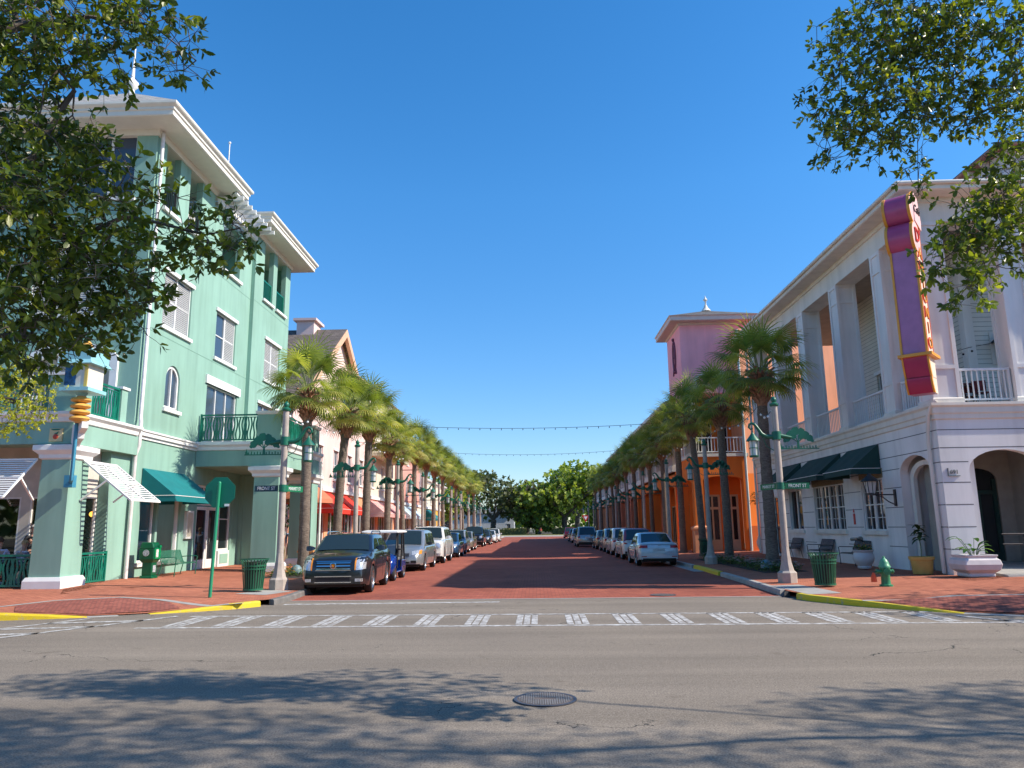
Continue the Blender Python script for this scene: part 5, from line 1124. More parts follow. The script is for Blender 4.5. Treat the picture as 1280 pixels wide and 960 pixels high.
for p, s_, z in ((lampL, 1, 2.78), (lampR, -1, 2.68)):
    mb = MB(); mb.M = Matrix.Rotation(R(66)*s_, 4, 'Z'); mb.box(s_*.12, s_*.82, -.012, .012, z-.085, z+.085); o = mb.build('name_blade', M_blade, p)
    u = Vector((math.cos(R(66)), -math.sin(R(66)) if s_ < 0 else math.sin(R(66)), 0)); n = Vector((u.y, -u.x, 0))
    if n.y > 0: n = -n; 
    if (u.cross(n)).z > 0: pass
    c = Vector((s_*.47*math.cos(R(66)), .47*math.sin(R(66)), z)); 
    q = text_part('MARKET ST', .125, c+n*.016, (-u if n.cross(u).z < 0 else u), n, M_lett, 'lettering', p, .006, world=False, sx=.78); q.parent = o
    mb = MB(); mb.lathe([(.115, z-.1), (.115, z+.1)], n=12); mb.build('clamp', M_green2, p)

# ------------------------------------------------------------------ stop sign seen from behind
t = thing('stop_sign', 'green-backed octagonal stop sign on a leaning green pole, seen from behind', 'stop sign', (-8.0, 18.8, hs(-8.0, 18.8)))
mb = MB(); mb.M = Matrix.Rotation(R(1.5), 4, 'Y'); mb.cyl((0, 0, 0), (0, 0, 2.78), .042, n=10); mb.ball((0, 0, 2.78), .043, 10, 5); mb.build('pole', mat('stop_pole_green', (.02, .26, .13), .35, var=.06), t)
mb = MB(); mb.M = Matrix.Translation((.07, .07, 2.55)); r = .41; o_ = [(r*math.cos(R(22.5+45*k)), 0, r*math.sin(R(22.5+45*k))) for k in range(8)]; mb.prism(o_, (0, .012, 0)); pl = mb.build('plate', M_green, t)
mb = MB(); mb.M = Matrix.Translation((.07, .07, 2.55)); mb.prism([(p[0]*.985, .013, p[2]*.985) for p in o_], (0, .003, 0)); mb.build('red_face', mat('sign_face_red', (.55, .02, .02), .4), pl)
q = text_part('STOP', .27, (.07, .09, 2.55), (-1, 0, 0), (0, 1, 0), M_lett, 'lettering', t, .004, world=False); q.parent = pl
mb = MB(); mb.box(.2, .32, .063, .069, 2.20, 2.26); mb.build('maker_sticker', M_lett, pl)

# ------------------------------------------------------------------ litter bins
def make_bin(label, loc):
    t = thing('litter_bin', label, 'trash can', loc); mb = MB(); n = 26
    for k in range(n):
        a = k*2*PI/n; w = .028; f = lambda r, z, da: (r*math.cos(a+da/r), r*math.sin(a+da/r), z)
        prof = [(.235, .05), (.262, .30), (.29, .60), (.305, .72), (.335, .80), (.375, .845)]
        rings = [[f(r, z, -w/2), f(r, z, w/2), f(r+.012, z, w/2), f(r+.012, z, -w/2)] for r, z in prof]; mb.loft(rings, smooth=False)
    mb.build('slats', mat('bin_green', (.015, .12, .06), .4, var=.15), t)
    mb = MB()
    for r, z, h in ((.245, .04, .05), (.292, .58, .03), (.302, .66, .03), (.372, .835, .02)): mb.lathe([(r, z), (r+.018, z), (r+.018, z+h), (r, z+h)], n=28, caps=False)
    mb.build('hoops', MATS['bin_green'], t)
    mb = MB(); mb.lathe([(.205, .05), (.255, .6), (.262, .78), (.25, .78), (.24, .60)], n=24, caps=False); mb.build('liner', mat('bin_liner', (.02, .03, .025), .6), t)
    return t
make_bin('dark green slatted litter bin beside the stop sign corner, on the sunlit sidewalk', (-7.55, 20.45, hs(-7.55, 20.45)))
make_bin('dark green slatted litter bin between the lamp post and the fire hydrant', (7.42, 20.15, hs(7.42, 20.15)))
b = make_bin('dark litter bin beside the orange pier in the flower bed', (8.45, 38.4, .25))

# ------------------------------------------------------------------ benches
def make_bench(name, label, m, mf, L=1.25):
    t = thing(name, label, 'bench', (0, 0, 0))
    prof = [(.0, .40), (.10, .425), (.28, .425), (.42, .42), (.50, .46), (.545, .56), (.60, .72), (.64, .82), (.66, .85)]   # depth, height: one bent sheet
    def sheet_part(i0, i1, nm):
        mb = MB(); P = prof[i0:i1]; rings = [[(-L/2+.03, y, z), (L/2-.03, y, z), (L/2-.03, y+.012, z+.012), (-L/2+.03, y+.012, z+.012)] for y, z in P]; mb.loft(rings); return mb.build(nm, m, t)
    sheet_part(0, 5, 'seat'); sheet_part(4, 9, 'backrest')
    for s_ in (-1, 1):
        x = s_*(L/2); mb = MB(); mb.tube([(x, .05, 0), (x, .03, .4), (x, .01, .62), (x, .06, .64), (x, .40, .63), (x, .57, .62)], .016, 6); mb.build('armrest', mf, t)
        mb = MB(); mb.tube([(x, .60, 0), (x, .50, .42), (x, .56, .56), (x, .66, .85)], .016, 6); mb.tube([(x, .03, .4), (x, .5, .41)], .014, 6); mb.build('leg', mf, t)
    return t
def meshmat(name, col):
    m, nt, b = _nodes(name); b.inputs['Base Color'].default_value = (*col, 1); b.inputs['Roughness'].default_value = .45
    t = nt.nodes.new('ShaderNodeTexCoord'); br = nt.nodes.new('ShaderNodeTexChecker'); br.inputs['Scale'].default_value = 70; nt.links.new(t.outputs['Object'], br.inputs[0])
    tr = nt.nodes.new('ShaderNodeBsdfTransparent'); mx = nt.nodes.new('ShaderNodeMixShader'); mu = nt.nodes.new('ShaderNodeMath'); mu.operation = 'MULTIPLY'; mu.inputs[1].default_value = .7
    nt.links.new(br.outputs['Fac'], mu.inputs[0]); nt.links.new(mu.outputs[0], mx.inputs[0]); nt.links.new(b.outputs[0], mx.inputs[1]); nt.links.new(tr.outputs[0], mx.inputs[2]); nt.links.new(mx.outputs[0], nt.nodes['Material Output'].inputs[0]); MATS[name] = m; return m
bg_ = make_bench('bench', 'green metal mesh bench under the shop window beside the newspaper box', meshmat('green_mesh', (.03, .15, .09)), M_green2, 1.6)
bg_.location = (-12.2, 26.6, .27); bg_.rotation_euler = (0, 0, R(90)); 
bd_ = make_bench('bench', 'dark mesh bench behind the white flower urn and hydrant', meshmat('dark_mesh', (.03, .032, .035)), M_iron, 1.3)
bd_.location = (11.25, 28.3, .28); bd_.rotation_euler = (0, 0, R(-90))
dup(bd_, (11.25, 31.6, .29), R(-90), 'dark mesh bench under the four-part café window behind the litter bin'); dup(bd_, (11.25, 35.2, .29), R(-90), 'dark mesh bench partly hidden behind the lamp post')
for o in (bd_,): o['group'] = 'dark benches along the café wall'
for o in bpy.data.objects:
    if o.get('category') == 'bench' and 'dark' in o['label']: o['group'] = 'dark benches along the café wall'

# ------------------------------------------------------------------ newspaper box
M_news = mat('news_green', (.0, .22, .07), .3, var=.08); M_newsd = mat('news_dark', (.0, .09, .035), .35, var=.1)
t = thing('newspaper_box', 'green plastic newspaper dispenser standing by the shop window', 'newspaper box', (-12.72, 25.0, .27), 0)
mb = MB(); mb.hexa([(-.22, -.21, 0), (.22, -.21, 0), (.22, .21, 0), (-.22, .21, 0)], [(-.2, -.19, .1), (.2, -.19, .1), (.2, .19, .1), (-.2, .19, .1)]); mb.box(-.16, .17, -.17, .17, .1, .55); mb.build('pedestal', M_newsd, t, bevel=.02)
mb = MB(); mb.hexa([(-.24, -.24, .6), (.24, -.24, .6), (.24, .24, .6), (-.24, .24, .6)], [(-.25, -.25, .95), (.25, -.25, .95), (.25, .25, .95), (-.25, .25, .95)]); mb.hexa([(-.16, -.17, .5), (.17, -.17, .5), (.17, .17, .5), (-.16, .17, .5)], [(-.24, -.24, .6), (.24, -.24, .6), (.24, .24, .6), (-.24, .24, .6)]); mb.hexa([(-.25, -.25, .95), (.25, -.25, .95), (.25, .25, .95), (-.25, .25, .95)], [(-.2, -.22, 1.16), (.16, -.22, 1.16), (.16, .22, 1.16), (-.2, .22, 1.16)]); bx = mb.build('box', M_newsd, t, bevel=.025)
mb = MB(); mb.box(.245, .262, -.19, .19, .62, .96); dr = mb.build('door', M_news, t, bevel=.008)
mb = MB(); mb.box(.262, .268, -.13, .02, .68, .93); mb.build('paper', mat('newsprint', (.62, .60, .58), .7, var=.5, scale=20), dr)
mb = MB(); mb.M = Matrix.Translation((-.01, -.256, .82)) @ Matrix.Rotation(R(90), 4, 'X'); mb.lathe([(.105, 0), (.10, .008), (.001, .008)], n=24, caps=False); rl = mb.build('round_logo', mat('logo_grey', (.42, .45, .48), .5, var=.6, scale=22), bx)
mb = MB(); mb.box(.168, .176, -.09, .09, .2, .42); mb.build('round_logo', MATS['logo_grey'], t)
mb = MB(); mb.box(.245, .275, .07, .2, .98, 1.06); mb.build('coin_slot', M_news, t)

# ------------------------------------------------------------------ fire hydrant
t = thing('fire_hydrant', 'small green fire hydrant with an orange tag on the café corner sidewalk', 'fire hydrant', (8.76, 19.7, hs(8.76, 19.7)))
M_hyd = mat('hydrant_green', (.03, .22, .10), .4, var=.15, scale=10)
mb = MB(); mb.lathe([(.16, 0), (.16, .04), (.115, .05), (.11, .08), (.105, .40), (.125, .42), (.125, .46), (.115, .47)], n=16); mb.build('barrel', M_hyd, t)
mb = MB(); mb.lathe([(.14, .46), (.14, .50), (.12, .52), (.11, .58), (.075, .65), (.04, .68), (.03, .69), (.03, .73), (.012, .735)], n=16); mb.build('bonnet', mat('hydrant_light', (.10, .34, .18), .4, var=.1), t)
for a, l, r in ((R(180), .19, .05), (R(0), .17, .05), (R(-100), .2, .07)):
    mb = MB(); d = Vector((math.cos(a), math.sin(a), 0)); mb.cyl(Vector((0, 0, .36))+d*.09, Vector((0, 0, .36))+d*l, r, n=10); mb.cyl(Vector((0, 0, .36))+d*l, Vector((0, 0, .36))+d*(l+.03), r*1.2, n=8); mb.cyl(Vector((0, 0, .36))+d*(l+.03), Vector((0, 0, .36))+d*(l+.06), .02, n=5); mb.build('nozzle_cap', M_hyd, t)
mb = MB(); mb.lathe([(.07, -.11), (.065, .02), (.03, .1), (.015, .12)], (-.30, -.02, .22), 10); mb.build('orange_tag', mat('tag_orange', (.80, .10, .02), .5), t)
mb = MB(); mb.tube([(-.2, 0, .36), (-.26, -.02, .37), (-.30, -.02, .34)], .008, 4); mb.build('chain', M_iron, t)

# ------------------------------------------------------------------ planters
M_lf = leafmat('broad_leaf', (.02, .07, .012), (.05, .15, .025), (.16, .30, .05), .3)
def broadleaf(mb, base, L, w, az, el, droop=.6, n=6):
    d = Vector((math.cos(az)*math.cos(el), math.sin(az)*math.cos(el), math.sin(el))); s_ = d.cross(Vector((0, 0, 1))).normalized(); p = Vector(base); prev = None
    tnt = rnd.random()
    for i in range(n+1):
        t = i/n; ww = w*math.sin(PI*min(1, .12+t*.88))**.8/2 if i < n else .002
        u_ = s_.cross(d)
        a, c, b = mb.pt(p - s_*ww + u_*ww*.25), mb.pt(p), mb.pt(p + s_*ww + u_*ww*.25)
        if prev: 
            mb.face([prev[0], prev[1], c, a], True); mb.face([prev[1], prev[2], b, c], True); mb.tint += [tnt, tnt]
        prev = (a, c, b); d = (d + Vector((0, 0, -1))*droop/n).normalized(); p = p + d*(L/n)
def planter(label, loc, kind, mpot, leafset, name='potted_plant'):
    t = thing(name, label, 'potted plant', loc); mb = MB()
    if kind == 'urn': mb.lathe([(.20, 0), (.22, .05), (.20, .08), (.30, .2), (.345, .32), (.32, .45), (.285, .52), (.33, .56), (.34, .60), (.28, .60), (.25, .5)], n=24, caps=False)
    if kind == 'square': mb.loft([[(sx*a, sy*a*.92, z) for sx, sy in ((-1, -1), (1, -1), (1, 1), (-1, 1))] for a, z in ((.34, 0), (.36, .04), (.34, .1), (.46, .2), (.50, .34), (.47, .46), (.40, .52), (.43, .56), (.44, .60), (.36, .60), (.34, .5))], smooth=False)
    if kind == 'tub': mb.lathe([(.26, 0), (.27, .04), (.31, .40), (.345, .41), (.355, .50), (.31, .50), (.30, .42)], n=24, caps=False)
    if kind == 'box': mb.loft([[(sx*a, sy*a, z) for sx, sy in ((-1, -1), (1, -1), (1, 1), (-1, 1))] for a, z in ((.24, 0), (.30, .62), (.33, .63), (.33, .70), (.27, .70), (.26, .6))], smooth=False)
    mb.build('pot', mpot, t, bevel=.03 if kind == 'square' else 0)
    zt = {'urn': .52, 'square': .54, 'tub': .44, 'box': .62}[kind]; mb = MB(); mb.lathe([(.30, zt-.04), (.28, zt), (.01, zt+.02)], n=16, caps=False); mb.build('soil', M_soil, t)
    if leafset == 'flowers':
        for nm, mm, k in (('foliage', M_lf, 130), ('flowers', mat('yellow_red_petals', (.62, .25, .02), .6, var=.8, scale=30), 60)):
            mb = MB(); mb.tint = []
            for i in range(k):
                a, rr = rnd.random()*2*PI, .26*math.sqrt(rnd.random()); h = .04+.2*rnd.random()+(0.05 if nm == 'flowers' else 0)
                broadleaf(mb, (rr*math.cos(a), rr*math.sin(a), zt+h), .09 if nm == 'foliage' else .06, .05, rnd.random()*7, rnd.uniform(-.2, 1), .8, 2)
            mb.build(nm, mm, t)
    elif leafset == 'lily':
        mb = MB(); mb.tint = []
        st = MB()
        for i in range(13):
            a = i*2.4; h = rnd.uniform(.12, .55); o = Vector((.08*math.cos(a), .08*math.sin(a), zt)); tip = o+Vector((math.cos(a)*h*.55, math.sin(a)*h*.55, h)); st.tube([o, (o+tip)/2+Vector((0, 0, .05)), tip], .008, 4)
            broadleaf(mb, tip, rnd.uniform(.26, .42), rnd.uniform(.11, .16), a+rnd.uniform(-.4, .4), rnd.uniform(.2, 1.0), 1.1)
        mb.build('foliage', M_lf, t); st.build('stem', mat('plant_stem', (.06, .12, .03), .6), t)
    elif leafset == 'tree':
        st = MB(); st.tube([(0, 0, zt), (.02, 0, zt+.35), (.0, .02, zt+.66)], .014, 5); st.build('stem', mat('plant_stem', (.06, .12, .03), .6), t); mb = MB(); mb.tint = []
        for i in range(26): a = i*2.4; broadleaf(mb, (.0, 0, zt+.5+.02*i*.9), rnd.uniform(.2, .34), .12, a, rnd.uniform(-.2, .9), .8)
        mb.build('foliage', mat_dkleaf, t)
    return t
mat_dkleaf = leafmat('dark_leaf', (.012, .035, .012), (.03, .075, .02), (.10, .13, .03), .2)
M_urn = mat('white_urn', (.62, .57, .57), .6, var=.1, bmp=.1); M_tub = mat('yellow_tub', (.50, .34, .09), .7, var=.15)
planter('round white urn of yellow flowers in front of the dark bench', (10.95, 26.1, .28), 'urn', M_urn, 'flowers')
planter('yellow tub with a slender dark-leaved plant beside the downspout', (11.4, 23.15, .27), 'tub', M_tub, 'tree')
planter('square bulging pinkish urn with big green leaves by the house number pier', (12.15, 21.75, .27), 'square', M_urn, 'lily')
tt = planter('terracotta box planter with a bushy green plant behind the sunlit palm', (-9.35, 31.2, .25), 'box', mat('terracotta', (.55, .24, .08), .7, var=.1), 'flowers')
# standard tree in a pale urn against the orange wall
t = thing('potted_tree', 'thin potted tree in a pale urn against the orange wall', 'potted plant', (12.85, 43.8, .3)); mb = MB(); mb.lathe([(.2, 0), (.32, .25), (.36, .5), (.26, .75), (.3, .8), (.26, .8)], n=16); mb.build('pot', M_urn, t)
mb = MB(); mb.tube([(0, 0, .7), (.05, 0, 1.6), (-.05, 0, 2.9)], .03, 6); mb.build('stem', mat('bark_brown', (.09, .06, .04), .9), t); mb = MB(); mb.tint = []
for i in range(150): a = rnd.random()*2*PI; r_ = .45*rnd.random(); broadleaf(mb, (-.05+r_*math.cos(a), r_*math.sin(a), 2.9+rnd.uniform(-.25, .35)), .22, .09, a, rnd.uniform(-.4, .8), .7, 3)
mb.build('foliage', mat_dkleaf, t)

# domed ground lights among the beds
def dome(label, loc):
    t = thing('ground_light', label, 'garden light', loc); mb = MB(); mb.lathe([(.19, 0), (.2, .12), (.17, .22), (.1, .29), (.01, .32)], n=16, caps=False); mb.build('dome', mat('bluegrey_dome', (.16, .25, .27), .5, var=.15), t); mb = MB(); mb.lathe([(.21, 0), (.21, .03), (.19, .03)], n=16, caps=False); mb.build('rim', M_iron, t); return t
dome('blue-grey domed garden light at the foot of the sunlit corner palm', (-8.55, 27.3, .24)); dome('blue-grey domed garden light in the flower bed beside the shaded corner palm', (8.15, 27.6, .22))

# flower beds along the kerbs
M_bed = mat('bed_mulch', (.05, .035, .025), .95, var=.4)
def bed(x0, x1, y0, y1, name, n, seed, cols):
    mb = MB(); r = random.Random(seed)
    NX, NY = 3, max(2, int((y1-y0)/1.0))
    for i in range(NX):
        for j in range(NY):
            q = [(x0+(x1-x0)*a/NX, y0+(y1-y0)*b/NY) for a, b in ((i, j), (i+1, j), (i+1, j+1), (i, j+1))]; mb.poly([(x, y, hs(x, y)+.008) for x, y in q])
    o = mb.build(name+'_soil', M_bed); tag(o, kind='structure')
    mb = MB(); mb.tint = []
    for k in range(n):
        x, y = r.uniform(x0+.1, x1-.1), r.uniform(y0+.1, y1-.1); z = hs(x, y)+.02; h = r.uniform(.12, .3)
        for j in range(16): a = r.random()*2*PI; s_ = .13*math.sqrt(r.random()); broadleaf(mb, (x+s_*math.cos(a), y+s_*math.sin(a), z+h*r.random()), .12, .055, a, r.uniform(0, 1.1), .8, 2)
    o = mb.build(name, cols[0]); tag(o, 'low leafy bedding plants along the kerb', 'bedding plants', kind='stuff')
    mb = MB(); mb.tint = []
    for k in range(n*2):
        x, y = r.uniform(x0+.1, x1-.1), r.uniform(y0+.1, y1-.1); z = hs(x, y)+.02+r.uniform(.14, .3)
        for j in range(5): broadleaf(mb, (x, y, z), .075, .065, j*1.26, .4, .3, 2)
    o = mb.build(name+'_flowers', cols[1]); tag(o, 'small flowers among the bedding plants', 'flowers', kind='stuff')
M_bedleaf = leafmat('bed_leaf', (.03, .07, .02), (.08, .15, .03), (.20, .26, .07), .3)
bed(7.6, 9.1, 26.0, 37.0, 'flower_bed', 130, 3, (M_bedleaf, mat('pale_petals', (.80, .55, .52), .6, var=.6, scale=40)))
bed(-9.3, -7.7, 25.6, 32.0, 'flower_bed', 70, 5, (M_bedleaf, mat('gold_petals', (.62, .36, .02), .6, var=.5, scale=40)))
LEFT_BLOBS = [((-4.03, 5.4, 5.73), (0.42, 0.6, 0.36), 99), ((-3.48, 5.2, 5.78), (0.35, 0.4, 0.17), 26), ((-3.1, 5.4, 5.85), (0.33, 0.35, 0.23), 34), ((-2.84, 5.4, 5.55), (0.18, 0.25, 0.17), 14), ((-3.5, 5.5, 5.53), (0.17, 0.3, 0.22), 14), ((-4.12, 5.6, 5.06), (0.44, 0.7, 0.44), 95), ((-3.81, 5.8, 4.8), (0.39, 0.6, 0.29), 58), ((-3.95, 5.4, 4.13), (0.36, 0.7, 0.42), 109), ((-3.7, 5.8, 4.32), (0.45, 0.6, 0.29), 80), ((-3.46, 6.0, 4.7), (0.2, 0.3, 0.19), 13), ((-3.98, 5.6, 3.51), (0.39, 0.7, 0.41), 104), ((-3.58, 5.8, 3.8), (0.39, 0.5, 0.32), 76), ((-3.73, 5.8, 3.29), (0.39, 0.4, 0.18), 24), ((-3.3, 6.0, 3.96), (0.19, 0.3, 0.2), 20), ((-3.18, 5.8, 3.5), (0.12, 0.2, 0.25), 11), ((-2.99, 6.2, 4.29), (0.26, 0.3, 0.17), 20), ((-2.6, 6.2, 4.35), (0.18, 0.25, 0.24), 19), ((-2.78, 6.2, 4.13), (0.18, 0.25, 0.14), 10), ((-3.15, 6.1, 4.59), (0.19, 0.25, 0.11), 6), ((-4.11, 5.7, 3.17), (0.26, 0.4, 0.14), 20), ((-4.42, 5.2, 4.58), (0.47, 1.0, 1.28), 123), ((-4.6, 5.2, 6.41), (0.64, 1.0, 0.41), 85), ((-3.94, 5.4, 6.56), (0.54, 0.6, 0.3), 57)]
RIGHT_BLOBS = [((3.9, 7.71, 7.15), (0.65, 0.6000000000000001, 0.43), 129), ((3.56, 7.71, 6.42), (0.43, 0.5249999999999999, 0.43), 86), ((3.33, 7.61, 5.75), (0.22, 0.30000000000000004, 0.2), 17), ((4.52, 7.9, 7.11), (0.53, 0.675, 0.53), 129), ((5.13, 7.71, 7.06), (0.6, 0.675, 0.52), 140), ((4.06, 7.71, 6.21), (0.43, 0.5249999999999999, 0.34), 54), ((4.71, 7.9, 6.4), (0.53, 0.5249999999999999, 0.27), 64), ((5.2, 7.71, 6.27), (0.43, 0.5249999999999999, 0.3), 64), ((3.8, 7.61, 5.8), (0.31, 0.30000000000000004, 0.14), 23), ((4.07, 7.52, 5.54), (0.13, 0.1875, 0.22), 9), ((4.11, 7.52, 5.17), (0.08, 0.15000000000000002, 0.12), 5), ((4.97, 7.33, 5.46), (0.25, 0.375, 0.23), 38), ((4.83, 7.14, 4.81), (0.19, 0.30000000000000004, 0.32), 38), ((4.48, 7.14, 4.86), (0.22, 0.22499999999999998, 0.18), 28), ((4.22, 7.05, 4.45), (0.28, 0.22499999999999998, 0.17), 34), ((4.56, 7.14, 4.56), (0.24, 0.30000000000000004, 0.24), 36), ((3.84, 6.96, 4.18), (0.17, 0.15000000000000002, 0.11), 11), ((4.2, 6.96, 4.05), (0.17, 0.1875, 0.2), 19), ((4.06, 6.96, 3.84), (0.09, 0.15000000000000002, 0.12), 7), ((4.7, 7.14, 4.31), (0.16, 0.22499999999999998, 0.18), 12), ((4.94, 7.9, 8.36), (1.41, 0.8999999999999999, 0.53), 248), ((6.08, 7.9, 6.66), (0.53, 0.8999999999999999, 1.77), 172), ((4.2, 5.3, 9.5), (2.8, 1.3, 1.3), 1050), ((8.0, 4.8, 9.8), (2.8, 1.6, 1.5), 1000), ((5.5, 4.0, 9.8), (3.4, 1.5, 1.4), 700), ((11.8, 4.3, 9.2), (2.4, 1.4, 1.5), 300), ((15.2, 6.0, 8.4), (2.6, 1.5, 1.5), 850), ((13.0, 3.4, 10), (4, 1.6, 1.6), 500)]
LEFT_LIMBS = [[(-8.2, 3.6, 0), (-8.0, 3.7, 2.4), (-7.0, 4.2, 4.0), (-4.5, 5.0, 3.67), (-4.16, 5.4, 4.33)], [(-7.0, 4.2, 4.0), (-6.6, 4.4, 5.4), (-4.55, 5.2, 5.54), (-4.08, 5.4, 5.88)], [(-4.5, 5.0, 3.67), (-4.28, 5.4, 3.23), (-3.99, 5.6, 3.28)], [(-4.16, 5.4, 4.33), (-3.81, 5.8, 4.15), (-3.51, 6.0, 4.01), (-3.17, 5.9, 3.75)], [(-3.81, 5.8, 4.15), (-3.47, 6.0, 4.44), (-3.24, 6.1, 4.39), (-2.92, 6.2, 4.32), (-2.57, 6.2, 4.39)], [(-4.08, 5.4, 5.88), (-3.54, 5.4, 5.94), (-3.07, 5.4, 5.85), (-2.68, 5.4, 5.5)], [(-4.16, 5.4, 4.33), (-4.02, 5.5, 4.72), (-3.72, 5.5, 5.35), (-3.89, 5.5, 5.72)]]
RIGHT_LIMBS = [[(11.5, 5, 0), (11.4, 5.1, 2.8), (10.2, 6.0, 5.2), (9.0, 6.8, 6.6), (6.5, 8.2, 8.12)], [(6.5, 8.2, 8.12), (5.55, 8.2, 7.4), (4.87, 8.3, 6.75), (4.29, 8.2, 6.19)], [(6.5, 8.2, 8.12), (5.31, 8.3, 8.02), (4.36, 8.2, 7.76), (3.73, 8.2, 7.14)], [(9.0, 6.8, 6.6), (5.96, 7.9, 5.88), (5.2, 7.7, 5.05), (4.62, 7.6, 4.57), (4.12, 7.4, 4.33)], [(5.2, 7.7, 5.05), (4.71, 7.5, 4.44), (4.32, 7.4, 3.99)], [(10.2, 6.0, 5.2), (10.0, 5.6, 6.6), (9.6, 5.0, 8.0), (8.4, 5.1, 9.1), (7.0, 4.5, 9.2), (5.6, 5.3, 9.7), (4.4, 5.0, 9.3)], [(9.6, 5.0, 8.0), (10.9, 4.3, 8.9), (12.0, 4.6, 9.0), (13.1, 5.3, 9.4), (14.5, 5.9, 8.5)], [(4.87, 8.3, 6.75), (4.46, 8.1, 6.03), (4.36, 8.0, 5.44)]]
# ------------------------------------------------------------------ sabal palms
M_palmleaf = leafmat('palm_frond', (.09, .135, .04), (.25, .29, .07), (.62, .56, .20), .42, .42)
M_palmtrunk = None
def trunkmat():
    m, nt, b = _nodes('palm_trunk'); b.inputs['Roughness'].default_value = .9
    t = nt.nodes.new('ShaderNodeTexCoord').outputs['Object']; mp = nt.nodes.new('ShaderNodeMapping'); mp.inputs['Scale'].default_value = (1, 1, 5); nt.links.new(t, mp.inputs[0])
    a = noise_tex(nt, 9, 6, vec=mp.outputs[0], rough=.7); c = noise_tex(nt, 1.3, 4, vec=t)
    k = ramp(nt, a.outputs['Fac'], (.085, .06, .045), (.32, .25, .19), .32, .66); k = mixc(nt, 1, k, ramp(nt, c.outputs['Fac'], (.7, .7, .72), (1, 1, 1)), 'MULTIPLY')
    nt.links.new(k, b.inputs['Base Color']); bump(nt, b, a.outputs['Fac'], 1.0, .03); return m
M_palmtrunk = trunkmat(); M_boot = mat('palm_boots', (.34, .18, .11), .9, var=.45, scale=9, bmp=.6, bscale=25)
def make_palm(seed, label):
    r = random.Random(seed); t = thing('sabal_palm', label, 'palm tree', (0, 0, 0), 0, 'sabal palms in two rows along the street')
    H = 6.85; lean = (r.uniform(-.32, .32), r.uniform(-.32, .32)); N = 16; mb = MB()
    cx = lambda z: lean[0]*(z/H)**2; cy = lambda z: lean[1]*(z/H)**2
    rings = []
    for i in range(N*3+1):
        z = H*i/(N*3); rad = .205-.03*z/H+(.05*math.exp(-z*3)) + (.008 if i % 3 == 0 else -.004)+r.uniform(-.004, .004)
        rings.append([(cx(z)+rad*math.cos(k*2*PI/12), cy(z)+rad*math.sin(k*2*PI/12), z) for k in range(12)])
    mb.loft(rings, smooth=True); mb.build('trunk', M_palmtrunk, t)
    mb = MB()
    for i in range(64):
        z = H-.95+i*.0175; a = i*2.4; rr = .16; c = (cx(z), cy(z)); d = (math.cos(a), math.sin(a)); s_ = (-d[1], d[0]); w = .075
        out = .20+.20*((z-(H-.95))/1.1); b0 = [(c[0]+d[0]*rr+s_[0]*w*k, c[1]+d[1]*rr+s_[1]*w*k, z) for k in (-1, 1)]; b1 = [(c[0]+d[0]*(rr+out)+s_[0]*w*.45*k, c[1]+d[1]*(rr+out)+s_[1]*w*.45*k, z+.26) for k in (-1, 1)]
        mb.hexa([b0[0], b0[1], (b0[1][0]-d[0]*.08, b0[1][1]-d[1]*.08, z+.04), (b0[0][0]-d[0]*.08, b0[0][1]-d[1]*.08, z+.04)], [b1[0], b1[1], (b1[1][0]-d[0]*.04, b1[1][1]-d[1]*.04, z+.29), (b1[0][0]-d[0]*.04, b1[0][1]-d[1]*.04, z+.29)])
    mb.lathe([(.17, H-1), (.26, H-.5), (.28, H), (.1, H+.35)], (lean[0], lean[1], 0), 10); mb.build('boots', M_boot, t)
    mb = MB(); mb.tint = []; st = MB(); NL = 46; top = Vector((lean[0], lean[1], H+.1))
    for i in range(NL):
        u_ = (i+.5)/NL; el = R(90-112*u_**.85+r.uniform(-9, 9)); az = i*2.39996+r.uniform(-.25, .25); L = r.uniform(.82, 1.04)*(1.38-.62*u_**1.5)
        d = Vector((math.cos(az)*math.cos(el), math.sin(az)*math.cos(el), math.sin(el))); p = top+Vector((math.cos(az)*.12, math.sin(az)*.12, .28*(1-u_))); pts = [p.copy()]
        for k in range(5): d = (d+Vector((0, 0, -1))*.055).normalized(); p = p+d*(L/5); pts.append(p.copy())
        st.tube(pts, [.022, .018, .015, .013, .011, .009], 4)
        side = d.cross(Vector((0, 0, 1)));
        if side.length < .05: side = Vector((math.sin(az), -math.cos(az), 0))
        side.normalize(); nrm = side.cross(d).normalized(); tone = min(1, max(0, r.gauss(.50-.06*(1-u_), .20))); nb = 26
        R0 = r.uniform(.78, .98)*(1.18-.30*u_)
        for k in range(nb):
            th = R(-128+256*k/(nb-1)); e = (d*math.cos(th)+side*math.sin(th)).normalized(); ln = R0*(1-.30*abs(th/2.2)**1.5)*r.uniform(.9, 1.08)
            fold = .30*abs(math.sin(th)); e = (e - nrm*fold*.6+Vector((0, 0, -.10))).normalized(); q = pts[-1]+e*.03
            w = e.cross(nrm).normalized(); prev = None; dr = e.copy(); segs = ((0, .013), (.42, .023), (.78, .015), (1.0, .001)); last = 0
            tt = min(1, max(0, tone+r.uniform(-.12, .12)))
            for s_, hw in segs:
                if s_ > 0: dr = (dr+Vector((0, 0, -1))*(.05 if s_ < .5 else .42)).normalized(); q = q+dr*ln*(s_-last); last = s_
                a, b = mb.pt(q-w*hw), mb.pt(q+w*hw)
                if prev: mb.face([prev[0], prev[1], b, a]); mb.tint.append(tt)
                prev = (a, b)
    mb.build('crown', M_palmleaf, t); st.build('frond_stalks', mat('frond_stalk', (.16, .20, .06), .6), t)
    return t
PV = [make_palm(s, 'x') for s in (11, 22, 33, 44, 55)]
used = [0]
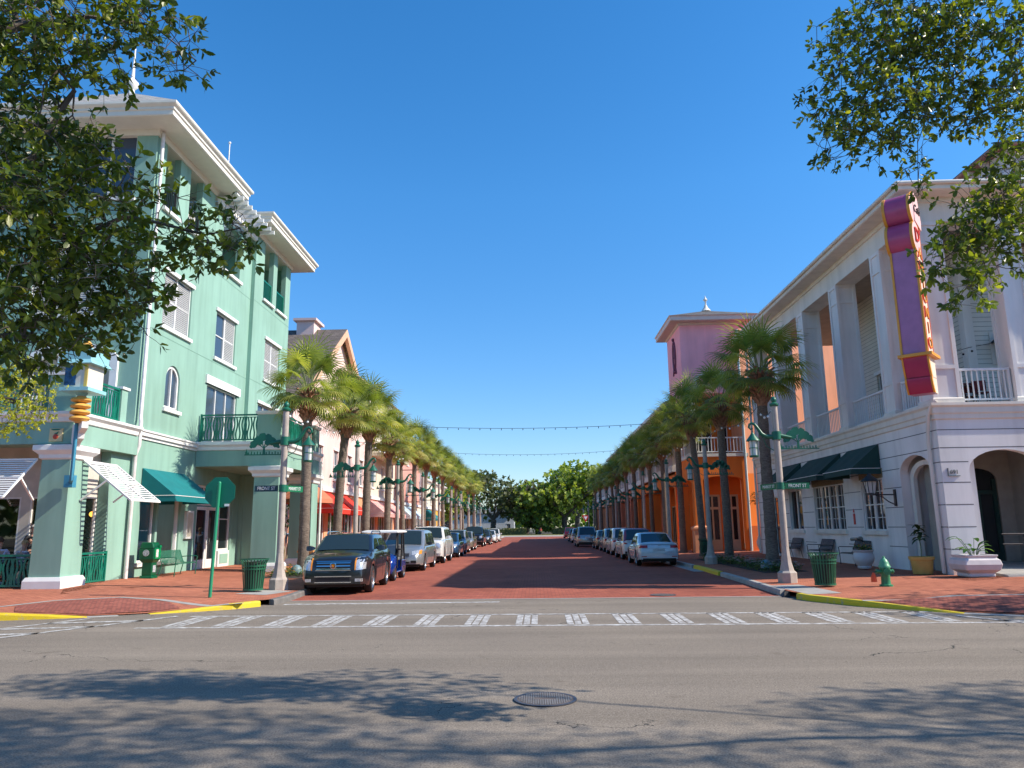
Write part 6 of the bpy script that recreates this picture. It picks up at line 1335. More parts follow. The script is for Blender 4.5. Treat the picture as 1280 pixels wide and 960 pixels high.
def put_palm(x, y, sc, rz, v, label, w=1.0):
    o = PV[v]; loc = (x, y, hs(x, y)-.03)
    if v not in put_palm.used: put_palm.used.add(v); o.location = loc; o.rotation_euler = (0, 0, rz); o.scale = (w, w, sc); o['label'] = label
    else: dup(o, loc, rz, label, scale=(w, w, sc))
put_palm.used = set()
LY = [28.7, 33.4, 39.1, 44.8, 50.2, 54.6, 59.2, 65.3, 72.0, 78.4, 84, 92, 100, 108]
RY = [28.6, 34.9, 40.2, 45.6, 51.2, 57.0, 61.2, 66, 72.2, 79, 85, 92, 100, 109]
prng = random.Random(4)
for i, y in enumerate(LY):
    lab = 'sabal palm nearest the crossing on the sunlit side, behind the corner lamp post' if i == 0 else f'{ORD[i]} sabal palm from the crossing in the row on the sunlit side'
    put_palm(-8.75, y, prng.uniform(.95, 1.05), prng.uniform(0, 6.28), i % 5, lab, prng.uniform(.95, 1.08) if i < 4 else prng.uniform(.8, .95))
for i, y in enumerate(RY):
    lab = 'tallest-looking sabal palm, in the flower bed nearest the crossing on the shaded side' if i == 0 else f'{ORD[i]} sabal palm from the crossing in the row on the shaded side'
    put_palm(8.7, y, prng.uniform(.96, 1.06) if i else 1.03, prng.uniform(0, 6.28), (i+2) % 5, lab, (1.08 if not i else prng.uniform(.92, 1.05) if i < 4 else prng.uniform(.78, .94)))

# ------------------------------------------------------------------ broadleaf trees grown as branches between leaf sprays
M_bark = mat('oak_bark', (.11, .09, .075), .95, var=.35, scale=7, bmp=.7, bscale=22)
M_oak = leafmat('oak_leaf', (.045, .07, .014), (.11, .155, .024), (.40, .40, .05), .38, .36)
M_oakfar = leafmat('far_oak_leaf', (.06, .11, .02), (.16, .23, .04), (.36, .40, .07), .35, .6)
def grow(label, name, loc, limbs, sprays, leaf, nleaf, mleaf, seed, group=None, spread=.16, tint_mu=.42, r0=.26, twig=.004, droop=.25, cat='tree', asp=.46, kind_parts=('trunk', 'crown')):
    """limbs: polylines (world) that the sprays may join; sprays: world points. every spray is tied to the nearest wood, so the branches fork like a tree"""
    r = random.Random(seed); t = thing(name, label, cat, loc, 0, group)
    nodes = []; par = []; wgt = []
    for L in limbs:
        prev = -1
        if nodes:   # join to the closest existing node
            q = Vector(L[0]); prev = min(range(len(nodes)), key=lambda i: (nodes[i]-q).length)
        for a, b in zip(L, L[1:]):
            a, b = Vector(a), Vector(b); n = max(1, int((b-a).length/.35))
            for k in range(n):
                p = a+(b-a)*(k/n)+Vector((r.uniform(-.04, .04), r.uniform(-.04, .04), r.uniform(-.04, .04)))*min(1, len(nodes))
                nodes.append(p); par.append(prev); prev = len(nodes)-1
        nodes.append(Vector(L[-1])); par.append(prev)
    nl = len(nodes); P = np.array([tuple(n) for n in nodes]); cap = nl+len(sprays)*3+10; A = np.zeros((cap, 3)); A[:nl] = P; cnt = nl
    root = np.array(loc); S = sorted(sprays, key=lambda s: min(np.linalg.norm(A[:nl]-np.array(s), axis=1))); ends = []
    for s in S:
        sv = np.array(s); d = np.linalg.norm(A[:cnt]-sv, axis=1); j = int(np.argmin(d)); a = nodes[j]; b = Vector(s); dist = (b-a).length; k = 2 if dist > .35 else 1; prev = j
        for m in range(1, k+1):
            q = a.lerp(b, m/k)
            if m < k: q = q+Vector((r.gauss(0, .09), r.gauss(0, .09), r.gauss(.03, .07)))*dist
            nodes.append(q); par.append(prev); prev = len(nodes)-1; A[cnt] = tuple(q); cnt += 1
        ends.append(prev)
    w = [0.0]*len(nodes)
    for e in ends: w[e] += 1
    for i in range(len(nodes)-1, -1, -1):
        if par[i] >= 0: w[par[i]] += w[i]
    # children may come before parents only inside limbs, which are in order
    mx = max(w) or 1; rad = [max(twig, r0*(x/mx)**.62) for x in w]
    mb = MB()
    for i, p in enumerate(nodes):
        j = par[i]
        if j < 0: continue
        if w[i] < 1 and i < nl: rad[i] = max(rad[i], twig*1.5)
        nsd = 8 if rad[j] > .05 else (5 if rad[j] > .015 else 3)
        mb.tube([nodes[j], p], [min(rad[j], rad[i]*1.35), rad[i]], nsd, caps=rad[i] > .05)
    mb2 = mb; V = []; F = []; T = []; twigs = spread < .3
    for e in ends:
        c = nodes[e]; pj = nodes[par[e]]; d0 = (c-pj); d0 = d0.normalized() if d0.length > 1e-4 else Vector((0, 0, 1)); tone = min(1, max(0, r.gauss(tint_mu, .2)))
        nsub = max(1, nleaf//5)
        for m_ in range(nsub):
            td = (Vector((r.gauss(0, 1), r.gauss(0, 1), r.gauss(0, .8)-droop)).normalized()+d0*.5).normalized(); tip = c+td*spread*r.uniform(.5, 1.9)
            if twigs and m_ < 4: mb2.tube([c, c.lerp(tip, .5)+Vector((0, 0, spread*.06)), tip], [twig*.7, twig*.55, twig*.4], 3, caps=False)
            for k in range(5):
                o = tip-td*spread*.45*(k/5)*r.uniform(.6, 1.3); ang = k*2.4+r.random()
                q = td.orthogonal().normalized(); q = (q*math.cos(ang)+td.cross(q)*math.sin(ang)); d = (td*r.uniform(.25, 1.0)+q*r.uniform(.5, 1.0)+Vector((0, 0, -droop*.6))).normalized()
                n = Vector((r.gauss(0, .5), r.gauss(0, .5), r.gauss(.5, .6))); s_ = d.cross(n)
                if s_.length < 1e-3: continue
                s_.normalize(); L = leaf*r.uniform(.55, 1.25); h = L*asp*.5*r.uniform(.8, 1.2); up_ = s_.cross(d)*L*r.uniform(.0, .16)
                i0 = len(V); V += [tuple(o), tuple(o+d*L*.35+s_*h+up_), tuple(o+d*L*.75+s_*h*.8-up_*.5), tuple(o+d*L-up_), tuple(o+d*L*.75-s_*h*.8-up_*.5), tuple(o+d*L*.35-s_*h+up_)]
                F += [(i0, i0+1, i0+2, i0+3), (i0, i0+3, i0+4, i0+5)]; tt = min(1, max(0, tone+r.gauss(0, .14))); T += [tt, tt]
    part(mb2, kind_parts[0], M_bark, t)
    b = base_of(t); me = bpy.data.meshes.new(kind_parts[1]); me.from_pydata([(x-b[0], y-b[1], z-b[2]) for x, y, z in V], [], F); me.materials.append(mleaf)
    at = me.attributes.new('tint', 'FLOAT', 'FACE'); at.data.foreach_set('value', T); me.update()
    o = bpy.data.objects.new(kind_parts[1], me); COL.objects.link(o); o.parent = t
    return t
def blob(r, c, rad, n, flat=1.0, hollow=.0):
    out = []
    while len(out) < n:
        v = Vector((r.uniform(-1, 1), r.uniform(-1, 1), r.uniform(-1, 1)))
        if hollow < v.length < 1: out.append((c[0]+v.x*rad[0], c[1]+v.y*rad[1], c[2]+v.z*rad[2]*flat))
    return out
rr = random.Random(5); SP = []
# near oak overhanging from the left: masses of sprays (centre, radii, number)
for c, rad, n in LEFT_BLOBS: SP += blob(rr, c, rad, n)
grow('near live oak hanging down over the mint building from the side of the crossing', 'live_oak', (-8.2, 3.6, 0), LEFT_LIMBS, SP, .085, 12, M_oak, 1, spread=.135, tint_mu=.42, r0=.085)
SP = []
for c, rad, n in RIGHT_BLOBS: SP += blob(rr, c, rad, n)
grow('live oak reaching over the café corner from the near side of the crossing', 'live_oak', (11.5, 5.0, 0), RIGHT_LIMBS, SP, .078, 14, M_oak, 2, spread=.125, tint_mu=.48, r0=.05)
# small bright tree at the edge by the pavilion terrace
SP = []
for c, rad, n in (((-10.5, 14.2, 4.45), (1.05, .8, .85), 330), ((-12.2, 14.4, 5.0), (1.3, 1.0, 1.2), 160)): SP += blob(rr, c, rad, n)
grow('yellow-green young tree in front of the pavilion terrace', 'young_tree', (-12.6, 14.4, .1), [[(-12.6, 14.4, .1), (-12.5, 14.4, 2.2), (-12.0, 14.3, 3.9)], [(-12.0, 14.3, 3.9), (-11.0, 14.2, 4.5), (-10.0, 14.1, 4.3)]], SP, .075, 11, leafmat('young_leaf', (.16, .20, .01), (.40, .42, .03), (.62, .56, .06), .4, .5), 3, spread=.16, tint_mu=.55, r0=.06)
# oaks out of frame whose shade dapples the café sidewalk
SP = []
for c, rad, n in (((17.5, 14.5, 6.0), (2.6, 2.0, 1.6), 420), ((20, 15, 8), (3.5, 2.5, 2), 300)): SP += blob(rr, c, rad, n)
grow('street oak on the near café sidewalk whose shade dapples the kerb', 'live_oak', (19.5, 14.5, .1), [[(19.5, 14.5, .1), (19.6, 14.4, 3), (18.5, 14.5, 5.2), (16.5, 14.4, 6.2)], [(19.6, 14.4, 3), (20.5, 15, 7.8)]], SP, .10, 10, M_oak, 4, spread=.18, r0=.2)

# far trees beyond the end of the street
def far_tree(label, x, y, h, rad, seed, tint, n=520, mleaf=None, trunk=1.0, name='spreading_oak', zf=.42):
    r = random.Random(seed); SP = []
    lob = []
    for k in range(13):
        a = r.random()*2*PI; q = rad*math.sqrt(r.random())*.78; zc = h*(.36+.46*r.random()*(1-.5*q/rad)); lob.append(((x+q*math.cos(a), y+q*math.sin(a)*.8, zc), rad*r.uniform(.28, .46)))
    for c, q in lob: SP += blob(r, c, (q, q, q*.62), n//13, hollow=.55)
    zt = h*.2; L = [[(x, y, 0), (x+.3, y, zt)]]
    for k in range(5): a = k*1.26+r.random(); L.append([(x+.3, y, zt), (x+rad*.3*math.cos(a), y+rad*.3*math.sin(a), h*.36), (x+rad*.62*math.cos(a), y+rad*.5*math.sin(a), h*(.42+.2*r.random()))])
    grow(label, name, (x, y, 0), L, SP, .95, 9, mleaf or M_oakfar, seed, spread=1.1, tint_mu=tint, r0=.75*trunk, twig=.03, droop=.1, asp=.75)
M_oakgrey = leafmat('grey_oak_leaf', (.055, .07, .035), (.12, .14, .06), (.24, .25, .11), .25, .6)
far_tree('dark spreading oak standing before the white building beyond the street', -11.5, 205, 20, 11.5, 51, .4, 760, M_oakgrey)
far_tree('grey-green oak behind the middle of the far hedge', -2.5, 222, 17.5, 9.5, 52, .45, 640, M_oakgrey)
far_tree('bright green spreading oak in the middle of the street end', 7.5, 203, 21.5, 13.5, 53, .68, 950)
far_tree('tall yellow-green oak beyond the shaded row of palms', 20, 200, 24, 13, 54, .62, 800)
far_tree('oak behind the far sunlit palms', -24, 205, 20, 12, 55, .5, 420); far_tree('distant oak rising behind the bright spreading oak', 13, 240, 25, 14, 56, .5, 420)
far_tree('oak at the far edge of the shaded row', 34, 190, 22, 13, 57, .5, 300); far_tree('oak at the far edge of the sunlit row', -38, 195, 20, 13, 58, .5, 300)
far_tree('small bright tree showing between the far sunlit palms', -17, 130, 11, 4.6, 59, .7, 300, trunk=.4)
far_tree('round dark shrub tree at the middle of the far hedge', 1.0, 200, 9, 6.5, 60, .35, 420, trunk=.5)
# trees on the horizon
mb = MB(); mb.tint = []; r = random.Random(9)
for k in range(11000):
    x, y = r.uniform(-190, 190), r.uniform(262, 290); h = 9+4*noise.noise((x*.05, 0, 0)); z = h*math.sqrt(r.random()); 
    p = Vector((x, y, z)); a = r.random()*6.28; s_ = 1.1; d1 = Vector((math.cos(a), math.sin(a), r.uniform(-.6, .6)))*s_; d2 = Vector((-math.sin(a)*.3, math.cos(a)*.3, 1))*s_*r.uniform(.6, 1)
    mb.face([mb.pt(p-d1), mb.pt(p-d2), mb.pt(p+d1), mb.pt(p+d2)]); mb.tint.append(min(1, max(0, .35+.5*noise.noise((x*.15, z*.3, y*.1)))))
tag(mb.build('distant_woods', M_oakfar), 'band of woods along the horizon', 'woods', kind='stuff')
mb = MB(); mb.tint = []
for k in range(5200):      # the wooded bank behind the viewer, which the glass of cars and shops mirrors
    x, y = r.uniform(-110, 110), r.uniform(-62, -48); z = (13+4*noise.noise((x*.07, 3, 0)))*r.random()**.6; p = Vector((x, y, z)); a = r.random()*6.28; s_ = 1.0
    d1 = Vector((math.cos(a), math.sin(a), r.uniform(-.6, .6)))*s_; d2 = Vector((-math.sin(a)*.3, math.cos(a)*.3, 1))*s_*r.uniform(.6, 1)
    mb.face([mb.pt(p-d1), mb.pt(p-d2), mb.pt(p+d1), mb.pt(p+d2)]); mb.tint.append(min(1, max(0, .3+.5*noise.noise((x*.2, z*.3, y*.1)))))
tag(mb.build('lakeside_woods', M_oakfar), 'wooded bank on the near side of the crossing', 'woods', kind='stuff')
# hedges at the far road
def hedge(label, x0, x1, y, h, d, mleaf, seed):
    mb = MB(); mb.tint = []; r = random.Random(seed)
    for k in range(int((x1-x0)*150)):
        p = Vector((r.uniform(x0, x1), y+r.uniform(0, d), h*r.random()**.7+ (.12*noise.noise((k*.1, 0, 0))))); a = r.random()*6.28; s_ = .16
        d1 = Vector((math.cos(a), math.sin(a), r.uniform(-.5, .5)))*s_; d2 = Vector((r.uniform(-.4, .4), r.uniform(-.4, .4), 1))*s_*.6
        mb.face([mb.pt(p-d1), mb.pt(p-d2), mb.pt(p+d1), mb.pt(p+d2)]); mb.tint.append(min(1, max(0, r.gauss(.45, .2))))
    mb.box(x0+.1, x1-.1, y+.15, y+d-.1, 0, h*.8); mb.tint += [.1]*6
    tag(mb.build('hedge', mleaf), label, 'hedge')
M_hedge = leafmat('hedge_leaf', (.04, .06, .015), (.12, .13, .03), (.30, .24, .05), .2, .6)
hedge('clipped hedge along the far road before the dark spreading oak', -28, -2.2, 193, 1.7, 1.2, M_hedge, 1); hedge('golden clipped hedge along the far road before the bright oak', 4.2, 19, 193, 1.7, 1.2, M_hedge, 2)
# ------------------------------------------------------------------ cars: lofted body, greenhouse, panels laid on the body by rays
def lerp(a, b, t): return a+(b-a)*t
def interp(P, x):
    if x <= P[0][0]: return P[0][1]
    for (a, b), (c, d) in zip(P, P[1:]):
        if x <= c: t = (x-a)/(c-a) if c > a else 0; t = t*t*(3-2*t) if False else t; return b+(d-b)*t
    return P[-1][1]
M_lamp = mat('clear_lamp', (.62, .64, .66), .12, metal=.5, var=.35, scale=18); M_tail = mat('red_lamp', (.38, .01, .012), .15, var=.2); M_amber = mat('amber_lamp', (.70, .25, .02), .2, var=.1)
M_carglass = glassmat('car_glass', (.018, .03, .032), .02); M_plate = mat('number_plate', (.55, .56, .55), .4, var=.25, scale=30)
def conform(bv, corners, dirn, off, nu, nv, thick=.012, shape=None):
    """grid between four corners dropped on the body along dirn; off = how far it stands proud; shape(u,v) -> keep"""
    mb = MB(); D = Vector(dirn).normalized(); G = {}
    c = [Vector(p) for p in corners]
    for i in range(nu+1):
        for j in range(nv+1):
            u, v = i/nu, j/nv; p = (c[0].lerp(c[1], u)).lerp(c[3].lerp(c[2], u), v); h = bv.ray_cast(p-D*1.0, D, 3.0)
            if h[0] is None: G[i, j] = None; continue
            G[i, j] = h[0]-D*off
    ok = lambda i, j: all(G.get(k) is not None for k in ((i, j), (i+1, j), (i+1, j+1), (i, j+1)))
    T = {}; Bm = {}
    def tp(k, d):
        q = (k, d)
        if q not in T: T[q] = mb.pt(G[k]+(D*thick if d else Vector()))
        return T[q]
    for i in range(nu):
        for j in range(nv):
            if not ok(i, j): continue
            ks = ((i, j), (i+1, j), (i+1, j+1), (i, j+1)); mb.face([tp(k, 0) for k in ks], True)
            for a, b, (di, dj) in ((0, 1, (0, -1)), (1, 2, (1, 0)), (2, 3, (0, 1)), (3, 0, (-1, 0))):
                ni, nj = i+di, j+dj
                if not (0 <= ni < nu and 0 <= nj < nv) or not ok(ni, nj): mb.face([tp(ks[a], 0), tp(ks[b], 0), tp(ks[b], 1), tp(ks[a], 1)])
    return mb if mb.f else None
def make_car(name, label, cat, p, loc, rz=0, group=None):
    """local frame: nose towards -y, length along +y, wheels on z = 0"""
    t = thing(name, label, cat, loc, rz, group); L, W = p['L'], p['W']/2; P = M = p['paint']
    top, belt, roof = p['top'], p['belt'], p['roof']; wf, wr_, RR = p['wf'], p['wr'], p['R']; sill = p.get('sill', .26)
    def hw(y): 
        n = p.get('nose', .45); a = min(1, y/n); b = min(1, (L-y)/p.get('tail', .3)); k = p.get('round', .16)
        return W*(1-k*(1-a)**2.2-(k*.6)*(1-b)**2.2)
    def zb(y):
        z = sill+ (.05 if y < .25 or y > L-.25 else 0)
        for c in (wf, wr_):
            d = abs(y-c)
            if d < RR+.07: z = max(z, RR+math.sqrt((RR+.07)**2-d*d)*.98)
        return z
    Y = sorted({round(v, 3) for v in [0, .02, .06, .12, .2, .3]+[L, L-.02, L-.06, L-.12, L-.2]+[i*.16 for i in range(1, int(L/.16))]+[c+(RR+.07)*math.cos(a) for c in (wf, wr_) for a in [k*PI/12 for k in range(13)]] if 0 <= v <= L})
    bowl = p.get('crown', .05); rings = []
    for y in Y:
        zt = interp(top, y); h = hw(y); b = zb(y); e = p.get('shoulder', .10); zs = zt-e
        n_ = min(1, y/.1)*.5+.5
        half = [(0, zt+bowl*n_), (h*.42, zt+bowl*.85*n_), (h*.74, zt+bowl*.4), (h*.90, zt-.015), (h*.965, zs), (h*1.0, max(b+.04, lerp(b, zs, .66))), (h*1.0, max(b+.02, lerp(b, zs, .30))), (h*.975, b)]
        rings.append([(-x, y, z) for x, z in half[::-1]]+[(x, y, z) for x, z in half[1:]])
    mb = MB(); I = mb.loft(rings, cap0=False, cap1=False, closed=False, smooth=True)
    for r_ in (I[0], I[-1]):
        n = len(r_)
        for k in range(n//2): 
            if k < n//2-1: mb.face([r_[k], r_[k+1], r_[n-2-k], r_[n-1-k]], True)
            else: mb.face([r_[k], r_[k+1], r_[n-1-k]], True)
    body = mb.build('body', P, t, sharp=42); bv = BVHTree.FromPolygons([Vector(v) for v in mb.v], mb.f)
    # greenhouse
    y0, y1, y2, y3 = p['gh']; wb = W*p.get('wb', .93); wt = W*p.get('wt', .76); zr = roof
    def hfrac(y):
        if y <= y1: a = max(0, (y-y0)/(y1-y0)); return a
        if y >= y2: a = max(0, (y3-y)/(y3-y2)); return a
        return 1
    def beltz(y): return interp(belt, y)-.03
    def gz(y):
        f = hfrac(y); arch = .035*math.sin(PI*min(1, max(0, (y-y1)/(y2-y1)))) if f >= 1 else 0
        return lerp(beltz(y), zr-.035, f)+arch
    def gw(y): return lerp(wb, wt, hfrac(y))
    YS = [lerp(y0, y1, k/6) for k in range(6)]+[lerp(y1, y2, k/8) for k in range(9)]+[lerp(y2, y3, k/5) for k in range(1, 6)]; rings = []
    for y in YS:
        z, w = gz(y), gw(y); b = beltz(y); half = [(0, z+.03), (w*.35, z+.026), (w*.68, z+.012), (w*.88, z-.008), (w*.965, z-.03), (w+.012*hfrac(y), z-.075), (wb+.004, b-.06)]
        half = [(x, max(q, b-.06)) for x, q in half]
        rings.append([(-x, y, q) for x, q in half[::-1]]+[(x, y, q) for x, q in half[1:]])
    mb = MB(); I = mb.loft(rings, cap0=False, cap1=False, closed=False, smooth=True)
    mb.build('cabin', p.get('roofpaint', P), t, sharp=35); gb = BVHTree.FromPolygons([Vector(v) for v in mb.v], mb.f)
    def add(name, corners, d, off, nu, nv, m, par=t, bvh=bv, thick=.012):
        q = conform(bvh, corners, d, off, nu, nv, thick)
        if q: return q.build(name, m, par)
        return None
    zW = zr-.08
    # glass
    ws = (y0+.0, y1); a0, a1 = lerp(y0, y1, .07), lerp(y0, y1, .93); zA, zB = lerp(beltz(y0), zr, .08), lerp(beltz(y1), zr-.03, .94)
    def on(u, y): return (u*gw(y), y, gz(y)+.05)
    N = [(-1, 1)]
    def glasspatch(ya, yb, uw, nm):
        mb = MB(); n = 6; R_ = []
        for j in range(n+1):
            y = lerp(ya, yb, j/n); row = []
            for i in range(9): u = -uw+2*uw*i/8; row.append(mb.pt((u*gw(y), y, gz(y)+.03*(1-(u*.97)**2)**1.0-.0)))
            R_.append(row)
        for a, b in zip(R_, R_[1:]):
            for i in range(8): mb.face([a[i], a[i+1], b[i+1], b[i]], True)
        # lift off the shell along the slope normal
        sl = (gz(yb)-gz(ya))/(yb-ya); nv_ = Vector((0, -sl, 1)).normalized()*.014; mb.v = [(v[0]+nv_.x, v[1]+nv_.y, v[2]+nv_.z) for v in mb.v]
        return mb.build(nm, M_carglass, t)
    glasspatch(a0, a1, .86, 'windscreen')
    if p.get('rearglass', True): glasspatch(lerp(y2, y3, .10), lerp(y2, y3, p.get('rg', .90)), .82, 'rear_window')
    for s_ in (-1, 1):
        for (wa, wb_, wc, wd_) in p['wins']:   # bottom front, bottom rear, top front, top rear
            z0w, z1w = .12, .90; mb = MB(); ids = []
            def sp(y, f): b = beltz((y0+y3)/2) ; q = b+(zr-.11-b)*f; x = lerp(wb, wt+.012, (q-b+.06)/(zr-.11+.0-b+.06)); return (s_*(x+.010), y, q)
            a = [mb.pt(sp(wa, z0w)), mb.pt(sp(wb_, z0w)), mb.pt(sp(wd_, z1w)), mb.pt(sp(wc, z1w))]; mb.face(a); mb.build('side_window', M_carglass, t)
        for k, (da, db) in enumerate(p['doors']):
            zt_ = interp(top, (da+db)/2)-.11; d = add('door', [(s_*2, da, sill+.10), (s_*2, db, sill+.10), (s_*2, db, zt_), (s_*2, da, zt_)], (-s_, 0, 0), .007, 7, 6, P)
            if d: hy = db-.2; hm = MB(); h = bv.ray_cast(Vector((s_*2, hy, zt_-.07)), Vector((-s_, 0, 0)));
            if d and h[0] is not None: x = h[0].x; hm.box(min(x, x+s_*.035), max(x, x+s_*.035), hy-.09, hy+.09, zt_-.10, zt_-.07); hm.build('handle', p.get('trim', P), d, bevel=.006)
        mb = MB(); ym = lerp(y0, y1, .55); zm = beltz(ym)+.10; mb.loft([[(s_*(W*.97+dx), ym+dy*c, zm+dz*c) for dy, dz in ((-.07, -.07), (.05, -.06), (.05, .07), (-.05, .07))] for dx, c in ((-.03, .3), (.03, .75), (.12, 1.1), (.2, .95), (.23, .6))], smooth=True); mb.build('mirror', p.get('mirror', P), t)
        if p.get('arch'):
            pass
    # under body and wheels
    mb = MB(); mb.box(-W*.80, W*.80, .25, L-.25, .2, .62); mb.build('underbody', M_black, t)
    for c in (wf, wr_):
        for s_ in (-1, 1):
            x1 = s_*(W*.985); x0 = s_*(W*.985-.22); mb = MB(); mb.M = Matrix.Translation((0, c, RR)) @ Matrix.Rotation(R(90), 4, 'Y')
            def ring(r_, x): return (r_, x)
            q = [(RR*.62, x0), (RR*.93, x0), (RR, x0+s_*.03), (RR, x1-s_*.03), (RR*.95, x1), (RR*.66, x1-s_*.005), (RR*.64, x1-s_*.03)]; mb.lathe(q, n=28, caps=False); w = mb.build('wheel', M_tyre, t)
            mb = MB(); mb.M = Matrix.Translation((0, c, RR)) @ Matrix.Rotation(R(90), 4, 'Y'); mb.lathe([(RR*.66, x1-s_*.004), (RR*.63, x1-s_*.012), (RR*.61, x1-s_*.05)], n=28, caps=False)
            ns = p.get('spokes', 5)
            for k in range(ns):
                a = k*2*PI/ns; e = Vector((math.cos(a), math.sin(a), 0)); f = Vector((-e.y, e.x, 0)); z = x1-s_*.02
                A = [e*RR*.10+f*.035, e*RR*.10-f*.035, e*RR*.63-f*.022, e*RR*.63+f*.022]; mb.hexa([(v.x, v.y, z-s_*.03) for v in A], [(v.x, v.y, z) for v in A])
            mb.lathe([(RR*.15, x1-s_*.05), (RR*.15, x1-s_*.012), (.01, x1-s_*.008)], n=14, caps=False); mb.build('rim', M_rim, w)
            mb = MB(); mb.M = Matrix.Translation((0, c, RR)) @ Matrix.Rotation(R(90), 4, 'Y'); mb.lathe([(RR*.60, x1-s_*.055), (.01, x1-s_*.06)], n=20, caps=False); mb.build('brake_disc', M_iron, w)
    # whatever else the kind has: list of (name, side, x0, x1, z0, z1, off, material[, mirrored])
    for it in p['front']+p['rear']:
        nm, side, xa, xb, za, zb_, off, m = it[:8]; skew = it[8] if len(it) > 8 else 0; both = it[9] if len(it) > 9 else True
        d = (0, 1, 0) if side == 'f' else (0, -1, 0); yy = -1 if side == 'f' else L+1
        sg_ = (1, -1) if xa > .001 and both else (1,)
        for s_ in sg_:
            cr = [(s_*xa, yy, za), (s_*xb, yy, za+skew), (s_*xb, yy, zb_+skew), (s_*xa, yy, zb_)]; add(nm, cr, d, off, max(3, int(abs(xb-xa)/.05)), 4, m, thick=.03)
    return t, bv, add
def grille(add, L, x, z0, z1, m, n=4, vert=0, par=None, name='grille', back=M_black):
    """dark opening with bars"""
    o = add(name, [(-x, -1, z0), (x, -1, z0), (x, -1, z1), (-x, -1, z1)], (0, 1, 0), .008, 16, 3, back, thick=.03)
    for k in range(n):
        z = z0+(z1-z0)*(k+.5)/n; h = (z1-z0)/n*.16; add('bar', [(-x, -1, z-h), (x, -1, z-h), (x, -1, z+h), (-x, -1, z+h)], (0, 1, 0), .022, 16, 1, m, par=o, thick=.02)
    return o
SEDAN_TOP = [(0, .60), (.03, .66), (.12, .72), (.4, .78), (.9, .86), (1.25, .92), (1.8, .94), (3.4, .95), (3.9, 1.0), (4.45, 1.02), (4.58, .98), (4.63, .86), (4.66, .72)]
# black crossover nearest the crossing
M_carblack = paint('car_black', (.010, .010, .012), 0, .3)
crs = dict(L=4.83, W=1.91, R=.37, wf=.96, wr=3.77, paint=M_carblack, top=[(0, .68), (.03, .80), (.10, .90), (.25, .99), (.6, 1.06), (1.1, 1.12), (1.4, 1.14), (3.9, 1.16), (4.55, 1.18), (4.75, 1.10), (4.83, .90)], belt=[(0, 1.14), (4.8, 1.17)], roof=1.64, gh=(1.25, 2.05, 3.9, 4.72),
    wins=[(1.62, 2.62, 2.12, 2.62), (2.72, 3.55, 2.72, 3.5), (3.64, 4.3, 3.6, 4.0)], doors=[(1.5, 2.64), (2.68, 3.62)], nose=.7, round=.20, sill=.24, spokes=6, shoulder=.12, trim=M_chrome,
    front=[('headlight', 'f', .62, .86, .66, 1.0, .012, M_lamp, .03), ('turn_signal', 'f', .58, .62, .66, .98, .014, M_amber, .02), ('fog_light', 'f', .60, .80, .36, .44, .014, M_lamp), ('lower_trim', 'f', -.70, .70, .24, .28, .02, M_chrome), ('lower_intake', 'f', -.46, .46, .34, .50, .010, M_black)],
    rear=[('tail_light', 'r', .72, .86, .7, 1.1, .012, M_tail)])
t, bv, add = make_car('parked_car', 'glossy black crossover with a chrome grille parked nearest the crossing', 'car', crs, (-5.56, 21.0, .004), R(3))
g = grille(add, 4.8, .46, .66, .90, M_chrome, 3)
for z0, z1 in ((.655, .675), (.895, .915)): add('grille_frame', [(-.48, -1, z0), (.48, -1, z0), (.48, -1, z1), (-.48, -1, z1)], (0, 1, 0), .026, 14, 1, M_chrome, par=g)
mb = MB(); h = bv.ray_cast(Vector((0, -1, .79)), Vector((0, 1, 0)))[0]; mb.M = Matrix.Translation((0, h.y-.035, .79)) @ Matrix.Rotation(R(90), 4, 'X'); mb.lathe([(.085, -.01), (.085, .012), (.07, .016)], n=24, caps=False); mb.build('emblem_wreath', M_chrome, g)
mb = MB(); mb.M = Matrix.Translation((0, h.y-.03, .79)); mb.prism([(-.045, 0, .04), (.045, 0, .04), (.045, 0, -.01), (0, 0, -.055), (-.045, 0, -.01)], (0, -.012, 0)); mb.build('emblem_shield', M_amber, g)
for s_ in (-1, 1):
    mb = MB(); mb.tube([(s_*.66, 1.55+.6, 1.62), (s_*.67, 2.3, 1.70), (s_*.67, 3.8, 1.70), (s_*.66, 4.05, 1.63)], .017, 6); mb.build('roof_rail', M_chrome, t)
for zz, w in ((.50, .50), (.345, .50)): add('intake_trim', [(-w, -1, zz-.012), (w, -1, zz-.012), (w, -1, zz+.012), (-w, -1, zz+.012)], (0, 1, 0), .03, 12, 1, M_chrome)
mb = MB(); mb.box(-.02, .02, .0, .03, .0, .03); 
